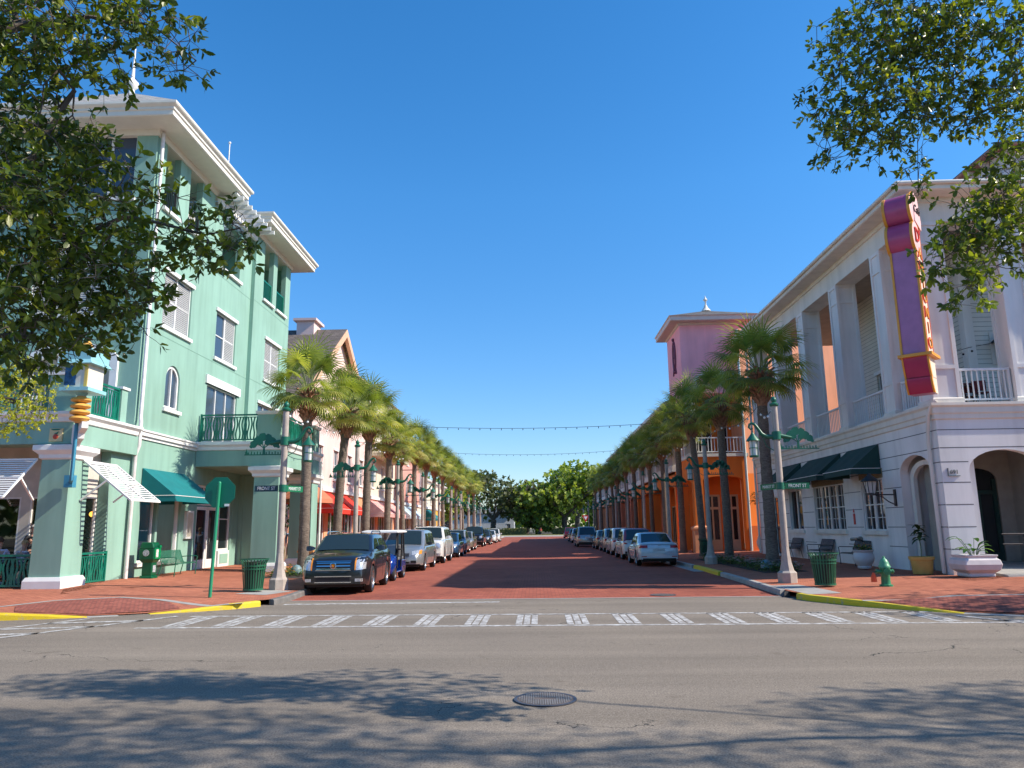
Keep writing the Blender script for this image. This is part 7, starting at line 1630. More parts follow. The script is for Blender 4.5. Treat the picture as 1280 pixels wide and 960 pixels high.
# blue neighbourhood electric cart with a white roof
def cart(loc, label):
    t = thing('electric_cart', label, 'golf cart', loc); t.scale = (1, 1, .85); M_b = paint('cart_blue', (.008, .05, .30), .3, .15)
    rings = []
    for y, zl, zt, w in ((0, .36, .66, .46), (.05, .30, .80, .56), (.22, .28, .98, .62), (.42, .28, 1.06, .64), (.60, .30, 1.10, .64), (.66, .35, 1.08, .62)):
        half = [(0, zt), (w*.6, zt-.01), (w*.9, zt-.06), (w, zt-.18), (w*1.0, lerp(zl, zt, .4)), (w*.92, zl)]; rings.append([(-x, y, z) for x, z in half[::-1]]+[(x, y, z) for x, z in half[1:]])
    mb = MB(); mb.loft(rings, closed=True, smooth=True); mb.build('front_cowl', M_b, t)
    mb = MB(); mb.box(-.6, .6, .5, 2.3, .28, .36); mb.box(-.62, .62, 1.75, 2.5, .3, .78); mb.build('floor', M_b, t, bevel=.03)
    for s_ in (-1, 1):
        mb = MB(); mb.loft([[(s_*.28, -.01, .80), (s_*.5, .03, .86), (s_*.5, .05, .72), (s_*.28, -.01, .70)], [(s_*.28, .1, .8), (s_*.5, .1, .86), (s_*.5, .1, .72), (s_*.28, .1, .70)]]); mb.build('headlight', M_lamp, t)
        mb = MB(); mb.tube([(s_*.6, .55, 1.0), (s_*.57, .95, 1.92)], .03, 6); mb.build('frame_post', M_black, t)
        mb = MB(); mb.tube([(s_*.6, 2.35, .7), (s_*.57, 2.2, 1.92)], .03, 6); mb.build('frame_post', M_black, t)
        mb = MB(); mb.tube([(s_*.6, 1.6, .5), (s_*.62, 1.6, 1.3), (s_*.62, 1.6, 1.9)], .035, 6); mb.tube([(s_*.64, .62, .5), (s_*.66, .62, 1.9)], .03, 6); mb.tube([(s_*.65, .62, 1.88), (s_*.63, 1.6, 1.88)], .03, 6); mb.build('door_frame', M_black, t)
        mb = MB(); mb.lathe([(.02, -.03), (.1, -.03), (.1, .03), (.02, .03)], (s_*.74, .5, 1.25), 10); mb.build('mirror', M_black, t)
    mb = MB(); mb.poly([(-.57, .60, 1.06), (.57, .60, 1.06), (.55, .93, 1.86), (-.55, .93, 1.86)]); mb.build('windscreen', clearglass('cart_glass', (.55, .62, .62), .16), t)
    mb = MB(); mb.loft([[(-.55, .72, 1.9), (.55, .72, 1.9), (.55, 2.5, 1.9), (-.55, 2.5, 1.9)], [(-.64, .62, 1.93), (.64, .62, 1.93), (.64, 2.6, 1.93), (-.64, 2.6, 1.93)], [(-.62, .64, 1.99), (.62, .64, 1.99), (.62, 2.58, 1.99), (-.62, 2.58, 1.99)], [(-.5, .8, 2.03), (.5, .8, 2.03), (.5, 2.4, 2.03), (-.5, 2.4, 2.03)]], smooth=True); mb.build('roof', M_white, t)
    for y in (1.35, 2.15): 
        mb = MB(); mb.box(-.55, .55, y-.05, y+.42, .78, .90); mb.box(-.55, .55, y+.38, y+.48, .9, 1.4); mb.build('seat', mat('grey_seat', (.18, .18, .18), .6), t, bevel=.03)
    mb = MB(); mb.tube([(-.28, .66, 1.0), (-.28, .95, 1.15)], .02, 6); mb.M = Matrix.Translation((-.28, .97, 1.16)) @ Matrix.Rotation(R(-60), 4, 'X'); mb.tube([(.17*math.cos(a), .17*math.sin(a), 0) for a in [k*2*PI/16 for k in range(17)]], .014, 5, caps=False); mb.build('steering_wheel', M_black, t)
    for y in (.42, 2.15):
        for s_ in (-1, 1):
            mb = MB(); mb.M = Matrix.Translation((0, y, .27)) @ Matrix.Rotation(R(90), 4, 'Y'); mb.lathe([(.15, s_*.44), (.25, s_*.44), (.27, s_*.47), (.27, s_*.6), (.25, s_*.63), (.16, s_*.625)], n=22, caps=False); w = mb.build('wheel', M_tyre, t)
            mb = MB(); mb.M = Matrix.Translation((0, y, .27)) @ Matrix.Rotation(R(90), 4, 'Y'); mb.lathe([(.165, s_*.622), (.14, s_*.6), (.05, s_*.62), (.01, s_*.625)], n=14, caps=False); mb.build('rim', M_rim, w)
    return t
cart((-5.5, 26.2, .004), 'blue electric cart with a white roof behind the black crossover')
# silver minivan
van = dict(L=4.8, W=1.98, R=.34, wf=.93, wr=3.96, paint=paint('car_silver', (.36, .37, .37), .55, .3), top=[(0, .60), (.03, .68), (.15, .78), (.5, .92), (.95, 1.02), (1.2, 1.05), (4.3, 1.08), (4.65, 1.05), (4.8, .9)], belt=[(0, 1.05), (4.8, 1.08)], roof=1.72, gh=(.95, 1.95, 4.2, 4.74),
    wins=[(1.75, 2.6, 2.05, 2.6), (2.7, 3.6, 2.7, 3.6), (3.7, 4.4, 3.7, 4.25)], doors=[(1.5, 2.62), (2.66, 3.65)], nose=.8, round=.26, spokes=7, mirror=M_black,
    front=[('headlight', 'f', .52, .88, .68, .84, .012, M_lamp, .06), ('turn_signal', 'f', .80, .90, .70, .86, .018, M_amber, .03), ('lower_intake', 'f', -.42, .42, .34, .42, .01, M_black), ('fog_light', 'f', .50, .72, .36, .46, .01, M_black)], rear=[('tail_light', 'r', .76, .9, .8, 1.25, .012, M_tail)])
t, bv, add = make_car('parked_van', 'silver minivan parked behind the blue cart', 'minivan', van, (-5.72, 32.0, .004)); grille(add, 4.8, .42, .62, .76, mat('grille_grey', (.2, .2, .21), .3, metal=.6), 3)
# white full-size utility
suvw = dict(L=5.2, W=2.04, R=.41, wf=.98, wr=3.95, paint=paint('car_white', (.68, .67, .64), .0, .25), top=[(0, .80), (.03, 1.0), (.08, 1.10), (.3, 1.16), (1.2, 1.22), (1.45, 1.24), (4.9, 1.26), (5.1, 1.2), (5.2, 1.0)], belt=[(0, 1.24), (5.2, 1.26)], roof=1.87, gh=(1.4, 1.98, 4.75, 5.12),
    wins=[(1.75, 2.7, 2.08, 2.7), (2.8, 3.7, 2.8, 3.7), (3.8, 4.8, 3.8, 4.7)], doors=[(1.65, 2.74), (2.78, 3.72)], nose=.5, round=.12, spokes=6, shoulder=.1, sill=.34, trim=M_chrome,
    front=[('headlight', 'f', .66, .92, .80, 1.04, .012, M_lamp), ('lower_intake', 'f', -.5, .5, .42, .56, .01, M_black), ('fog_light', 'f', .60, .8, .46, .54, .014, M_lamp), ('bumper', 'f', -.98, .98, .32, .40, .02, M_black)], rear=[('tail_light', 'r', .86, .98, .8, 1.6, .012, M_tail)])
t, bv, add = make_car('parked_suv', 'white full-size utility vehicle between the silver minivan and a small blue car', 'suv', suvw, (-5.72, 38.8, .004)); grille(add, 5, .60, .72, 1.06, M_chrome, 3)
for s_ in (-1, 1): mb = MB(); mb.tube([(s_*.74, 2.2, 1.86), (s_*.75, 2.4, 1.93), (s_*.75, 4.6, 1.93), (s_*.74, 4.8, 1.86)], .018, 6); mb.build('roof_rail', M_black, t)
def compact(paint_, L=4.2, H=1.5, W=1.78, hatch=True, **k):
    d = dict(L=L, W=W, R=.32, wf=.82, wr=L-.85, paint=paint_, top=[(0, .58), (.03, .66), (.15, .76), (.6, .88), (1.05, .96), (L-.5, 1.0), (L-.12, .98), (L, .8)], belt=[(0, .96), (L, .99)], roof=H, gh=(.98, 1.75, L-.95, L-.12) if hatch else (1.1, 1.9, L-1.7, L-1.0),
        wins=[(1.5, 2.15, 1.85, 2.15), (2.25, L-1.3, 2.25, L-1.3)], doors=[(1.3, 2.2), (2.24, L-1.2)], nose=.7, round=.24, front=[('headlight', 'f', .48, .78, .64, .80, .012, M_lamp, .04), ('lower_intake', 'f', -.5, .5, .34, .46, .01, M_black), ('grille', 'f', -.36, .36, .6, .7, .012, M_black)],
        rear=[('tail_light', 'r', .58, .84, .78, .92, .014, M_tail), ('number_plate', 'r', -.24, .24, .58, .70, .014, M_plate), ('lower_panel', 'r', -.7, .7, .30, .42, .012, M_black)]); d.update(k); return d
make_car('parked_car', 'small slate blue hatchback parked behind the white utility vehicle', 'car', compact(paint('car_blue', (.04, .10, .20), .5, .2)), (-5.6, 46.6, .004))
# silver crossover tucked behind
make_car('parked_car', 'silver car mostly hidden behind the small slate blue hatchback', 'car', compact(paint('car_silver', (.36, .37, .37), .55, .3), 4.5, 1.66), (-5.75, 53.0, .004))
# dark pickup
pk_ = dict(L=5.6, W=2.02, R=.42, wf=.98, wr=4.4, paint=paint('car_navy', (.010, .014, .03), .4, .15), top=[(0, .82), (.03, 1.05), (.1, 1.14), (1.2, 1.22), (1.5, 1.24), (3.6, 1.26), (3.7, 1.24), (5.5, 1.24), (5.6, 1.1)], belt=[(0, 1.24), (5.6, 1.25)], roof=1.92, gh=(1.45, 2.1, 3.45, 3.75),
    wins=[(1.8, 2.6, 2.15, 2.6), (2.7, 3.4, 2.7, 3.4)], doors=[(1.7, 2.64), (2.68, 3.5)], nose=.4, round=.10, spokes=6, sill=.42, shoulder=.08, front=[('headlight', 'f', .68, .94, .84, 1.04, .012, M_lamp), ('bumper', 'f', -.95, .95, .42, .60, .02, M_chrome)], rear=[('tail_light', 'r', .84, .96, .8, 1.2, .012, M_tail)])
t, bv, add = make_car('pickup_truck', 'tall dark navy pickup parked before the last cars of the sunlit row', 'pickup truck', pk_, (-6.0, 72.5, .004)); grille(add, 5, .6, .76, 1.08, mat('grille_dark', (.08, .08, .09), .3, metal=.7), 4)
make_car('parked_car', 'dark grey car right behind the navy pickup', 'car', compact(paint('car_grey', (.05, .055, .06), .5, .2), 4.6, 1.6), (-5.7, 81, .004))
make_car('parked_car', 'white sedan second behind the navy pickup', 'car', compact(MATS['car_white'], 4.7, 1.48, hatch=False), (-5.55, 90, .004)); make_car('parked_car', 'white crossover last in the sunlit parking row', 'car', compact(MATS['car_white'], 4.6, 1.68), (-5.5, 99, .004))
make_car('parked_car', 'tan car between the silver car and the navy pickup', 'car', compact(paint('car_tan', (.30, .26, .20), .5, .3), 4.5, 1.5), (-5.9, 61, .004))
# the shaded row, tails to the camera
def rear_of(p_, loc, name, label, cat='car'): return make_car(name, label, cat, p_, (loc[0], loc[1]+p_['L'], .004), R(180))
jet = dict(L=4.66, W=1.80, R=.325, wf=.90, wr=3.55, paint=paint('car_pale', (.60, .63, .66), .1, .2), top=SEDAN_TOP, belt=[(0, .94), (3.4, .96), (4.6, 1.0)], roof=1.46, gh=(1.15, 1.98, 3.15, 4.0),
    wins=[(1.62, 2.42, 2.05, 2.42), (2.50, 3.30, 2.50, 3.15)], doors=[(1.45, 2.44), (2.47, 3.32)], nose=.6, round=.2, tail=.35, spokes=5, rg=.94,
    front=[('headlight', 'f', .5, .78, .62, .74, .012, M_lamp)], rear=[('tail_light', 'r', .50, .86, .80, .92, .014, M_tail), ('number_plate', 'r', -.26, .26, .66, .78, .014, M_plate), ('lower_panel', 'r', -.72, .72, .26, .36, .014, M_black), ('reflector', 'r', .55, .78, .42, .45, .014, M_tail), ('boot_seam', 'r', -.80, .80, .945, .955, .012, M_black)])
t, bv, add = rear_of(jet, (5.42, 34.0), 'parked_car', 'pale silver-white sedan with red tail lights, nearest on the shaded side')
mb = MB(); h = bv.ray_cast(Vector((0, 6, .87)), Vector((0, -1, 0)))[0]; mb.M = Matrix.Translation((0, h.y, .87)) @ Matrix.Rotation(R(90), 4, 'X'); mb.lathe([(.055, -.02), (.055, .012), (.045, .012)], n=20, caps=False); mb.build('emblem', M_chrome, t)
text_part('CZF 482', .10, (0, 0, 0), (1, 0, 0), (0, 1, 0), M_black, 'x', t, world=False) if False else None
sv = compact(MATS['car_white'], 4.65, 1.64, 1.86, roofpaint=paint('car_red', (.34, .01, .02), .2, .2), rear=[('tail_light', 'r', .66, .88, .82, 1.16, .014, M_tail), ('number_plate', 'r', -.24, .24, .78, .9, .014, M_plate), ('lower_panel', 'r', -.8, .8, .28, .44, .014, M_black)])
rear_of(sv, (5.55, 41.1), 'parked_car', 'white crossover with a red roof just ahead of the pale sedan'); 
sv2 = compact(MATS['car_white'], 4.6, 1.66, 1.86, rear=sv['rear']); rear_of(sv2, (5.6, 47.4), 'parked_car', 'white crossover with red lamps third from the crossing on the shaded side')
rear_of(compact(MATS['car_silver'], 4.5, 1.62), (5.65, 53.8), 'parked_car', 'silver crossover fourth from the crossing on the shaded side'); rear_of(compact(MATS['car_tan'], 4.4, 1.48), (5.6, 60.2), 'parked_car', 'beige hatchback fifth from the crossing on the shaded side')
sv3 = compact(paint('car_champagne', (.42, .40, .37), .5, .25), 4.8, 1.78, 1.95, rear=sv['rear']); rear_of(sv3, (4.6, 68), 'parked_car', 'big champagne utility vehicle sticking out of the shaded row', 'suv')
rear_of(compact(MATS['car_silver'], 4.5, 1.6), (4.9, 77), 'parked_car', 'silver car right beyond the champagne utility vehicle'); rear_of(compact(MATS['car_white'], 4.5, 1.6), (4.9, 86), 'parked_car', 'white car second beyond the champagne utility vehicle'); rear_of(compact(MATS['car_grey'], 4.5, 1.55), (5.0, 95), 'parked_car', 'grey car third beyond the champagne utility vehicle')
rear_of(compact(paint('car_wine', (.22, .01, .04), .3, .2), 4.7, 1.72, 1.9, rear=sv['rear']), (5.5, 122), 'parked_car', 'wine red crossover last in the shaded parking row')

# ------------------------------------------------------------------ string lights over the street
def strings(y, z0, z1, xs, label, sag=.55, n=24, bulb=.035, m=None):
    t = thing('string_lights', label, 'string lights', (xs[0], y, z0)); mb = MB(); pts = []
    for k in range(n+1): u = k/n; pts.append((lerp(xs[0], xs[1], u), y, lerp(z0, z1, u)-sag*4*u*(1-u)))
    mb.tube(pts, .018, 4); part(mb, 'cable', M_black, t); 
    for k in range(1, n, 1):
        mb = MB(); p = pts[k]; mb.cyl((p[0], p[1], p[2]), (p[0], p[1], p[2]-.07), .018, n=6); mb.ball((p[0], p[1], p[2]-.1), bulb, 8, 4); part(mb, 'bulb', m or M_black, t)
strings(50.2, 8.6, 8.55, (-8.7, 8.7), 'dark string of bulbs across the street, the nearer and higher of two', .25); strings(79, 9.6, 9.6, (-8.7, 8.7), 'dark string of bulbs across the street, the farther and fainter of two', .3)
def garland(pts, label, n=9, m=M_lett):
    t = thing('string_lights', label, 'string lights', pts[0]); mb = MB(); P = []
    for a, b in zip(pts, pts[1:]):
        for k in range(n): u = k/n; P.append((lerp(a[0], b[0], u), lerp(a[1], b[1], u), lerp(a[2], b[2], u)-.35*4*u*(1-u)))
    P.append(pts[-1]); mb.tube(P, .012, 4); part(mb, 'cable', M_black, t)
    for p in P[1:-1:2]: mb = MB(); mb.ball((p[0], p[1], p[2]-.06), .045, 8, 4); part(mb, 'bulb', m, t)
garland([(7.0, 21.8, 5.2)]+[(8.55, y, 5.6+.02*y) for y in (28.6, 34.9, 40.2, 45.6, 51.2, 57)], 'string of white bulbs slung between the palms on the shaded side')
garland([(-7.12, 21.2, 5.2)]+[(-8.6, y, 5.6+.02*y) for y in (28.7, 33.4, 39.1, 44.8, 50.2)], 'string of bulbs slung between the palms on the sunlit side')
t = thing('string_lights', 'black string of bulbs along the upper porch boards', 'string lights', (12.9, 24.6, 7.3)); mb = MB(); mb.tube([(12.75, 23.0, 7.5), (13.6, 24.0, 7.15), (14.5, 24.75, 7.45), (15.3, 24.8, 7.6)], .012, 4); mb.tube([(13.45, 23.9, 7.15), (13.45, 23.9, 5.9)], .012, 4); part(mb, 'cable', M_black, t)
for p in ((13.1, 23.4, 7.28), (13.6, 24, 7.1), (14.1, 24.4, 7.22), (14.6, 24.75, 7.4), (13.45, 23.9, 6.6)): mb = MB(); mb.ball((p[0], p[1], p[2]-.07), .04, 8, 4); part(mb, 'bulb', M_black, t)
# ------------------------------------------------------------------ people
def skin_into(mb, pts, rads, edges, root=0, sub=2):
    me = bpy.data.meshes.new('s'); me.from_pydata([tuple(p) for p in pts], edges, []); o = bpy.data.objects.new('s_tmp', me); COL.objects.link(o)
    md = o.modifiers.new('Skin', 'SKIN'); md.use_smooth_shade = True; md.branch_smoothing = .6
    for i, r_ in enumerate(rads): me.skin_vertices[0].data[i].radius = (r_, r_) if not isinstance(r_, tuple) else r_
    for i in range(len(pts)): me.skin_vertices[0].data[i].use_root = (i == root)
    s = o.modifiers.new('Sub', 'SUBSURF'); s.levels = sub; s.render_levels = sub
    bpy.context.view_layer.update(); dg = bpy.context.evaluated_depsgraph_get(); ev = bpy.data.meshes.new_from_object(o.evaluated_get(dg)); k = len(mb.v)
    for v in ev.vertices: mb.pt(v.co)
    for p in ev.polygons: mb.face([k+i for i in p.vertices], True)
    COL.objects.unlink(o); bpy.data.objects.remove(o); bpy.data.meshes.remove(me); bpy.data.meshes.remove(ev)
M_skin = mat('skin', (.48, .27, .19), .55, var=.06)
def person(label, loc, rz, shirt, legs, hair, pose='stand', h=1.7, long_legs=True, sleeves=.5, hairlong=False, group=None):
    """local: faces -y. one continuous body with clothes and hair laid over it"""
    t = thing('person', label, 'person', loc, rz, group); s = h/1.72; V = lambda x, y, z: Vector((x, y, z))*s
    if pose == 'sit':
        hip = .48; pel, ch, nk, hd = V(0, 0, .55), V(0, -.06, .86), V(0, -.10, 1.06), V(0, -.13, 1.22)
        knee = [V(sx*.12, -.44, .52) for sx in (-1, 1)]; ank = [V(sx*.13, -.40, .09) for sx in (-1, 1)]; toe = [V(sx*.14, -.60, .035) for sx in (-1, 1)]; hj = [V(sx*.09, -.03, .52) for sx in (-1, 1)]
        el = [V(sx*.24, -.16, .78) for sx in (-1, 1)]; wr = [V(sx*.15, -.40, .80) for sx in (-1, 1)]; sh = [V(sx*.175, -.07, .99) for sx in (-1, 1)]
    else:
        st = .0 if pose == 'stand' else .17
        pel, ch, nk, hd = V(0, 0, .93), V(0, -.01, 1.24), V(0, -.01, 1.45), V(0, -.03, 1.60)
        hj = [V(sx*.09, 0, .88) for sx in (-1, 1)]; knee = [V(-.10, -.02-st, .49), V(.10, -.02+st*.4, .49)]; ank = [V(-.11, .02-st*1.1, .09), V(.11, .02+st*1.6, .11)]; toe = [V(-.12, -.16-st*1.1, .035), V(.12, -.14+st*1.6, .045)]
        sh = [V(sx*.18, 0, 1.38) for sx in (-1, 1)]; el = [V(-.235, .04+st*.5, 1.11), V(.235, .04-st*.5, 1.11)]; wr = [V(-.24, -.06+st*.9, .87), V(.24, -.06-st*1.1, .88)]
    up_ = (hd-nk).normalized()
    P = [pel, ch, nk, hd, hd+up_*.10*s]; Rr = [(.15*s, .105*s), (.155*s, .10*s), .055*s, .082*s, .070*s]; E = [(0, 1), (1, 2), (2, 3), (3, 4)]
    for i in (0, 1):
        n = len(P); P += [sh[i], el[i], wr[i], wr[i]+(wr[i]-el[i]).normalized()*.07*s]; Rr += [.060*s, .043*s, .028*s, (.036*s, .018*s)]; E += [(1, n), (n, n+1), (n+1, n+2), (n+2, n+3)]
    for i in (0, 1):
        n = len(P); P += [hj[i], knee[i], ank[i], toe[i]]; Rr += [.088*s, .058*s, .038*s, .030*s]; E += [(0, n), (n, n+1), (n+1, n+2), (n+2, n+3)]
    mb = MB(); skin_into(mb, P, Rr, E, 0, 2)
    for i in (0, 1):      # fingers and thumb, slightly curled
        d = (wr[i]-el[i]).normalized(); a = d.orthogonal().normalized(); b = d.cross(a); hnd = wr[i]+d*.08*s; sx = -1 if i == 0 else 1; inn = Vector((-sx, 0, 0))
        w = d.cross(inn).normalized()
        for k, ln in enumerate((.065, .075, .07, .055)):
            o = hnd+w*(k-1.5)*.018*s; mb.tube([o-d*.02*s, o+d*ln*.5*s, o+d*ln*.85*s+inn*.02*s, o+d*ln*.95*s+inn*.04*s], [.009*s, .0085*s, .008*s, .006*s], 5)
        o = wr[i]+d*.03*s-w*.028*s; mb.tube([o, o-w*.02*s+d*.03*s+inn*.01*s, o-w*.022*s+d*.06*s+inn*.025*s], [.011*s, .010*s, .007*s], 5)
    f = Vector((0, -1, 0)); mb.tube([hd+f*.075*s+up_*.03*s, hd+f*.102*s-up_*.005*s, hd+f*.08*s-up_*.015*s], [.008*s, .014*s, .006*s], 5)    # nose
    for sx in (-1, 1): mb.lathe([(.001, -.012*s), (.024*s, 0), (.001, .012*s)], tuple(hd+Vector((sx*.083*s, 0, .02*s))), 8, sx=.35)   # ears
    mb.build('body', M_skin, t)
    mb = MB()
    for sx in (-1, 1): mb.ball(tuple(hd+Vector((sx*.03*s, -.076*s, .035*s))), .009*s, 6, 4)
    mb.tube([hd+Vector((-.024*s, -.079*s, -.035*s)), hd+Vector((0, -.086*s, -.038*s)), hd+Vector((.024*s, -.079*s, -.035*s))], .004*s, 4); mb.build('face_details', mat('eye_dark', (.05, .025, .02), .4, var=0), t)
    # shirt
    mb = MB(); Q = [pel+Vector((0, 0, .0)), ch, ch.lerp(nk, .72)]; q = [(.168*s, .122*s), (.172*s, .118*s), .075*s]; E = [(0, 1), (1, 2)]
    for i in (0, 1): n = len(Q); Q += [sh[i], sh[i].lerp(el[i], .9 if sleeves > .6 else .75)]+([wr[i].lerp(el[i], .1)] if sleeves > .6 else []); q += [.074*s, .060*s]+([.042*s] if sleeves > .6 else []); E += [(1, n), (n, n+1)]+([(n+1, n+2)] if sleeves > .6 else [])
    skin_into(mb, Q, q, E, 0, 2); mb.build('shirt', shirt, t)
    mb = MB(); Q = [pel+Vector((0, 0, .06*s)), pel]; q = [(.160*s, .118*s), (.165*s, .122*s)]; E = [(0, 1)]
    for i in (0, 1): n = len(Q); kk = knee[i] if long_legs else hj[i].lerp(knee[i], .85); Q += [hj[i], kk]+([ank[i]+Vector((0, 0, .03*s))] if long_legs else []); q += [.100*s, .072*s]+([.056*s] if long_legs else []); E += [(1, n), (n, n+1)]+([(n+1, n+2)] if long_legs else [])
    skin_into(mb, Q, q, E, 1, 2); mb.build('trousers', legs, t)
    for i in (0, 1): mb = MB(); skin_into(mb, [ank[i]+Vector((0, .02*s, -.02*s)), toe[i]], [.050*s, .040*s], [(0, 1)], 0, 1); mb.build('shoe', M_black, t)
    mb = MB(); c = hd+up_*.045*s+Vector((0, .022*s, 0)); n = 10; rings = []
    for k in range(8):
        a = PI*.5*k/7; rr_ = .098*s*math.cos(a)+.003; z = .092*s*math.sin(a)+(0); rings.append([(c.x+rr_*math.cos(u*2*PI/n)*.95, c.y+rr_*math.sin(u*2*PI/n), c.z+z-(.05*s if (k == 0 and math.sin(u*2*PI/n) > .2) else 0)-(.10*s if (hairlong and k == 0 and math.sin(u*2*PI/n) > -.3) else 0)) for u in range(n)])
    mb.loft(rings, smooth=True); mb.build('hair', hair, t); return t
cl = lambda n, c: mat(n, c, .85, var=.15, scale=8)
H_grey, H_brown, H_red, H_blond = cl('hair_grey', (.42, .40, .37)), cl('hair_brown', (.07, .04, .025)), cl('hair_auburn', (.20, .05, .02)), cl('hair_blond', (.42, .30, .15))
C_jean, C_khaki, C_dark = cl('denim', (.05, .08, .14)), cl('khaki', (.32, .26, .17)), cl('dark_cloth', (.025, .025, .03))
def stripes_cloth():
    m = striped('striped_shirt', (.62, .62, .66), (.12, .12, .18), .09, 2); return m
FZ = .29
def table(label, loc, top=.36):
    t = thing('cafe_table', label, 'table', loc); mb = MB(); mb.lathe([(top, .73), (top, .76), (.001, .76)], n=24, caps=False); mb.lathe([(.001, .73), (top, .73)], n=24, caps=False); mb.build('tabletop', mat('table_dark', (.06, .045, .035), .4), t); mb = MB(); mb.tube([(0, 0, .02), (0, 0, .73)], .03, 8); mb.lathe([(.22, 0), (.2, .03), (.03, .05)], n=16); mb.build('pedestal', M_iron, t); return t
def chair(label, loc, rz, m=None, group=None):
    t = thing('cafe_chair', label, 'chair', loc, rz, group); m = m or M_iron; mb = MB(); mb.box(-.2, .2, -.2, .2, .43, .46); mb.build('seat', m, t, bevel=.01)
    mb = MB(); mb.box(-.2, .2, .19, .215, .55, .88); mb.build('backrest', m, t, bevel=.01)
    for x in (-.18, .18):
        for y, z in ((-.18, .44), (.2, .88)): mb = MB(); mb.tube([(x, y, 0), (x, y, z)], .013, 5); mb.build('leg', M_iron, t)
    return t
table('small round table behind the green railing at the pavilion', (-15.25, 22.15, FZ)); table('small round table near the pavilion corner pillar', (-14.42, 22.25, FZ), .28)
chair('metal chair under the diner in the lilac shirt', (-15.55, 21.75, FZ), R(200)); person('person in a pale lilac shirt and jeans sitting behind the railing with back turned', (-15.5, 21.72, FZ), R(205), cl('lilac_shirt', (.55, .52, .66)), C_jean, H_brown, 'sit', 1.75)
chair('metal chair under the diner in the striped shirt', (-14.85, 21.72, FZ), R(150)); person('person in a striped grey shirt and khaki trousers sitting at the railing', (-14.85, 21.72, FZ), R(160), stripes_cloth(), C_khaki, H_blond, 'sit', 1.65)
chair('metal chair under the auburn-haired diner', (-14.45, 22.62, FZ), R(-15)); person('auburn-haired person in a patterned dark top sitting beside the pavilion pillar facing the crossing', (-14.45, 22.6, FZ), R(-15), cl('patterned_top', (.16, .10, .09)), C_khaki, H_red, 'sit', 1.66, hairlong=True)
person('grey-haired person in a dark shirt standing at the back of the pavilion', (-15.05, 22.5, FZ), R(70), C_dark, C_dark, H_grey, 'stand', 1.74)
person('person in a red shirt sitting inside behind the pavilion window', (-14.45, 23.45, FZ-.05), R(60), cl('red_shirt', (.62, .03, .02)), C_dark, H_brown, 'sit', 1.72); chair('chair of the diner in the red shirt', (-14.45, 23.45, FZ-.05), R(60))
person('person in a white shirt sitting farther inside beside the red shirt', (-14.3, 24.05, FZ-.05), R(100), cl('white_shirt', (.6, .6, .62)), C_dark, H_grey, 'sit', 1.72); chair('chair of the diner in the white shirt', (-14.3, 24.05, FZ-.05), R(100))
person('grey-haired person in a grey shirt walking away under the terracotta umbrella', (-11.95, 35.6, .28), R(170), cl('grey_shirt', (.20, .22, .22)), C_khaki, H_grey, 'walk', 1.78)
person('person in a light blue shirt walking away beside the grey-haired walker', (-11.35, 35.2, .28), R(190), cl('blue_shirt', (.30, .40, .62)), C_khaki, H_blond, 'walk', 1.66, sleeves=.8)
person('person in dark clothes standing by the red awnings', (-12.2, 47.5, .28), R(40), C_dark, C_dark, H_brown, 'stand', 1.78, sleeves=.8)
person('small distant person in red by the far hedge', (1.3, 184, 0), R(0), MATS['red_shirt'], C_dark, H_brown, 'stand', 1.75)
# lit pendant lamps inside the pavilion
for i, (x, y) in enumerate(((-14.25, 23.15), (-14.2, 24.0), (-15.0, 23.2))):
    t = thing('pendant_lamp', ['amber pendant lamp inside the pavilion, nearer of two beside the pillar', 'amber pendant lamp inside the pavilion, farther of two', 'round amber pendant lamp behind the pavilion front windows'][i], 'pendant lamp', (x, y, 2.35)); mb = MB(); mb.tube([(0, 0, .12), (0, 0, 1.5)], .006, 4); mb.build('cord', M_black, t); mb = MB(); mb.ball((0, 0, 0), .085, 12, 8); mb.build('globe', mat('amber_glow', (.8, .35, .05), .4, var=0, emit=((1.0, .42, .06), 2.2)), t)
# porch furniture above
M_redch = mat('dark_red_chair', (.16, .012, .015), .6, var=.2)
for i, (x, y, a) in enumerate(((13.35, 23.7, 40), (14.0, 23.55, -20), (14.05, 24.3, 170), (13.0, 24.6, 100))):
    chair(['dark red chair at the corner of the upper porch', 'dark red chair behind the porch rail beside the second column', 'dark red chair against the porch boards under the lantern', 'dark red chair near the porch corner post'][i], (x, y, 5.26), R(a), M_redch)
tt = table('small dark table on the upper porch', (13.65, 24.05, 5.26), .32)
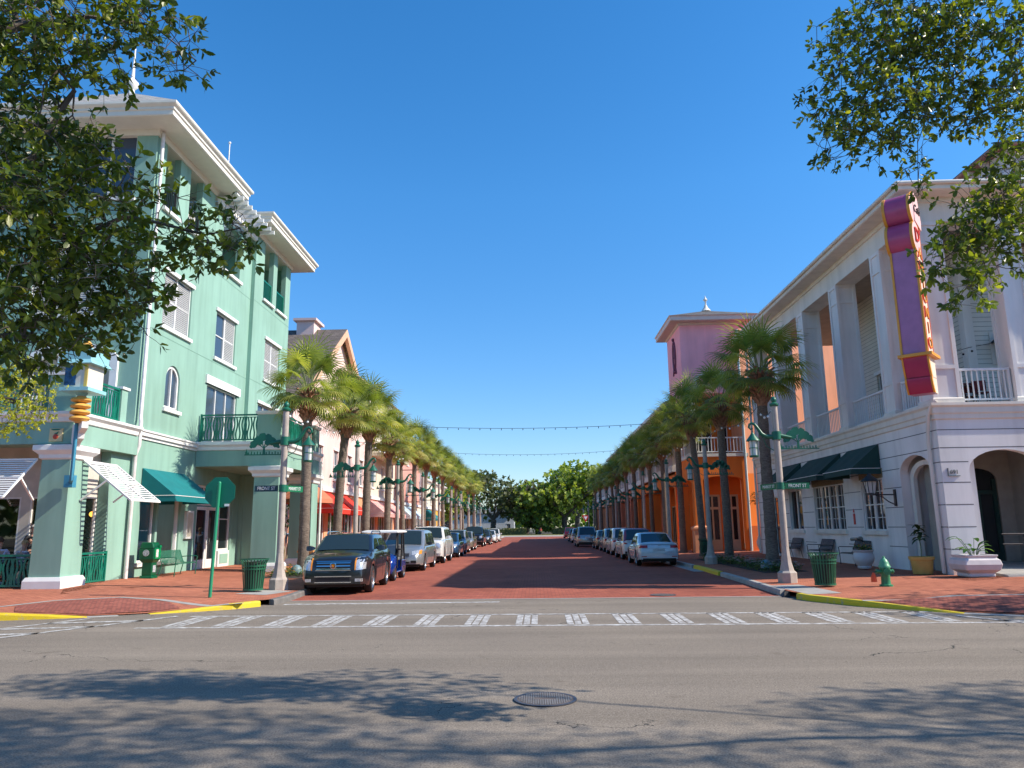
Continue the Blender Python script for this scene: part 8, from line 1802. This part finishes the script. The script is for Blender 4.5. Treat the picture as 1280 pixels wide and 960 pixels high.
# patio umbrella, banner
t = thing('patio_umbrella', 'terracotta canvas umbrella over the sunlit sidewalk past the mint portico', 'umbrella', (-11.1, 36.4, .28)); mb = MB(); n = 8; r0 = 1.35; rings = []
for k, (rr_, z) in enumerate(((r0, 2.75), (r0*.98, 2.95), (r0*.55, 3.45), (.06, 3.85))): rings.append([(rr_*math.cos(a*2*PI/n), rr_*math.sin(a*2*PI/n), z) for a in range(n)])
mb.loft(rings, cap0=False, cap1=True); mb.build('canopy', mat('terracotta_canvas', (.52, .17, .09), .85, var=.1), t)
mb = MB(); mb.tube([(0, 0, 0), (0, 0, 3.9)], .025, 8); mb.build('pole', M_iron, t); mb = MB(); mb.lathe([(.3, 0), (.28, .06), (.04, .1)], n=16); mb.build('base', M_conc, t)
t = thing('banner_stand', 'slim white banner stand beside the mint portico pier', 'banner', (-12.2, 34.0, .28))
mb = MB(); mb.box(-.14, .14, -.01, .01, .3, 2.1); mb.build('banner', M_white, t); mb = MB(); mb.tube([(0, .02, 0), (0, .02, 2.15)], .012, 5); mb.box(-.2, .2, -.1, .1, 0, .03); mb.build('stand', M_iron, t)
# small magnolia behind the walkers
SP = blob(random.Random(8), (-12.2, 38.4, 3.0), (.9, .8, 1.3), 90)
grow('small dark-leaved magnolia behind the walkers on the sunlit sidewalk', 'magnolia', (-12.2, 38.4, .28), [[(-12.2, 38.4, .28), (-12.15, 38.4, 1.6), (-12.2, 38.4, 3.4)]], SP, .2, 8, leafmat('magnolia_leaf', (.03, .05, .015), (.07, .10, .02), (.25, .15, .05), .15, .35), 12, spread=.2, tint_mu=.5, r0=.05)
# give-way sign at the far end
t = thing('yield_sign', 'small red and white triangular give-way sign at the far end of the street', 'road sign', (9.6, 146, .25)); mb = MB(); mb.tube([(0, 0, 0), (0, 0, 3.6)], .05, 6); mb.build('pole', M_green2, t)
mb = MB(); mb.prism([(-.75, -.05, 3.7), (.75, -.05, 3.7), (0, -.05, 2.4)], (0, -.02, 0)); p = mb.build('plate', mat('yield_red', (.55, .02, .02), .4), t); mb = MB(); mb.prism([(-.38, -.075, 3.48), (.38, -.075, 3.48), (0, -.075, 2.82)], (0, -.01, 0)); mb.build('white_centre', M_lett, p)
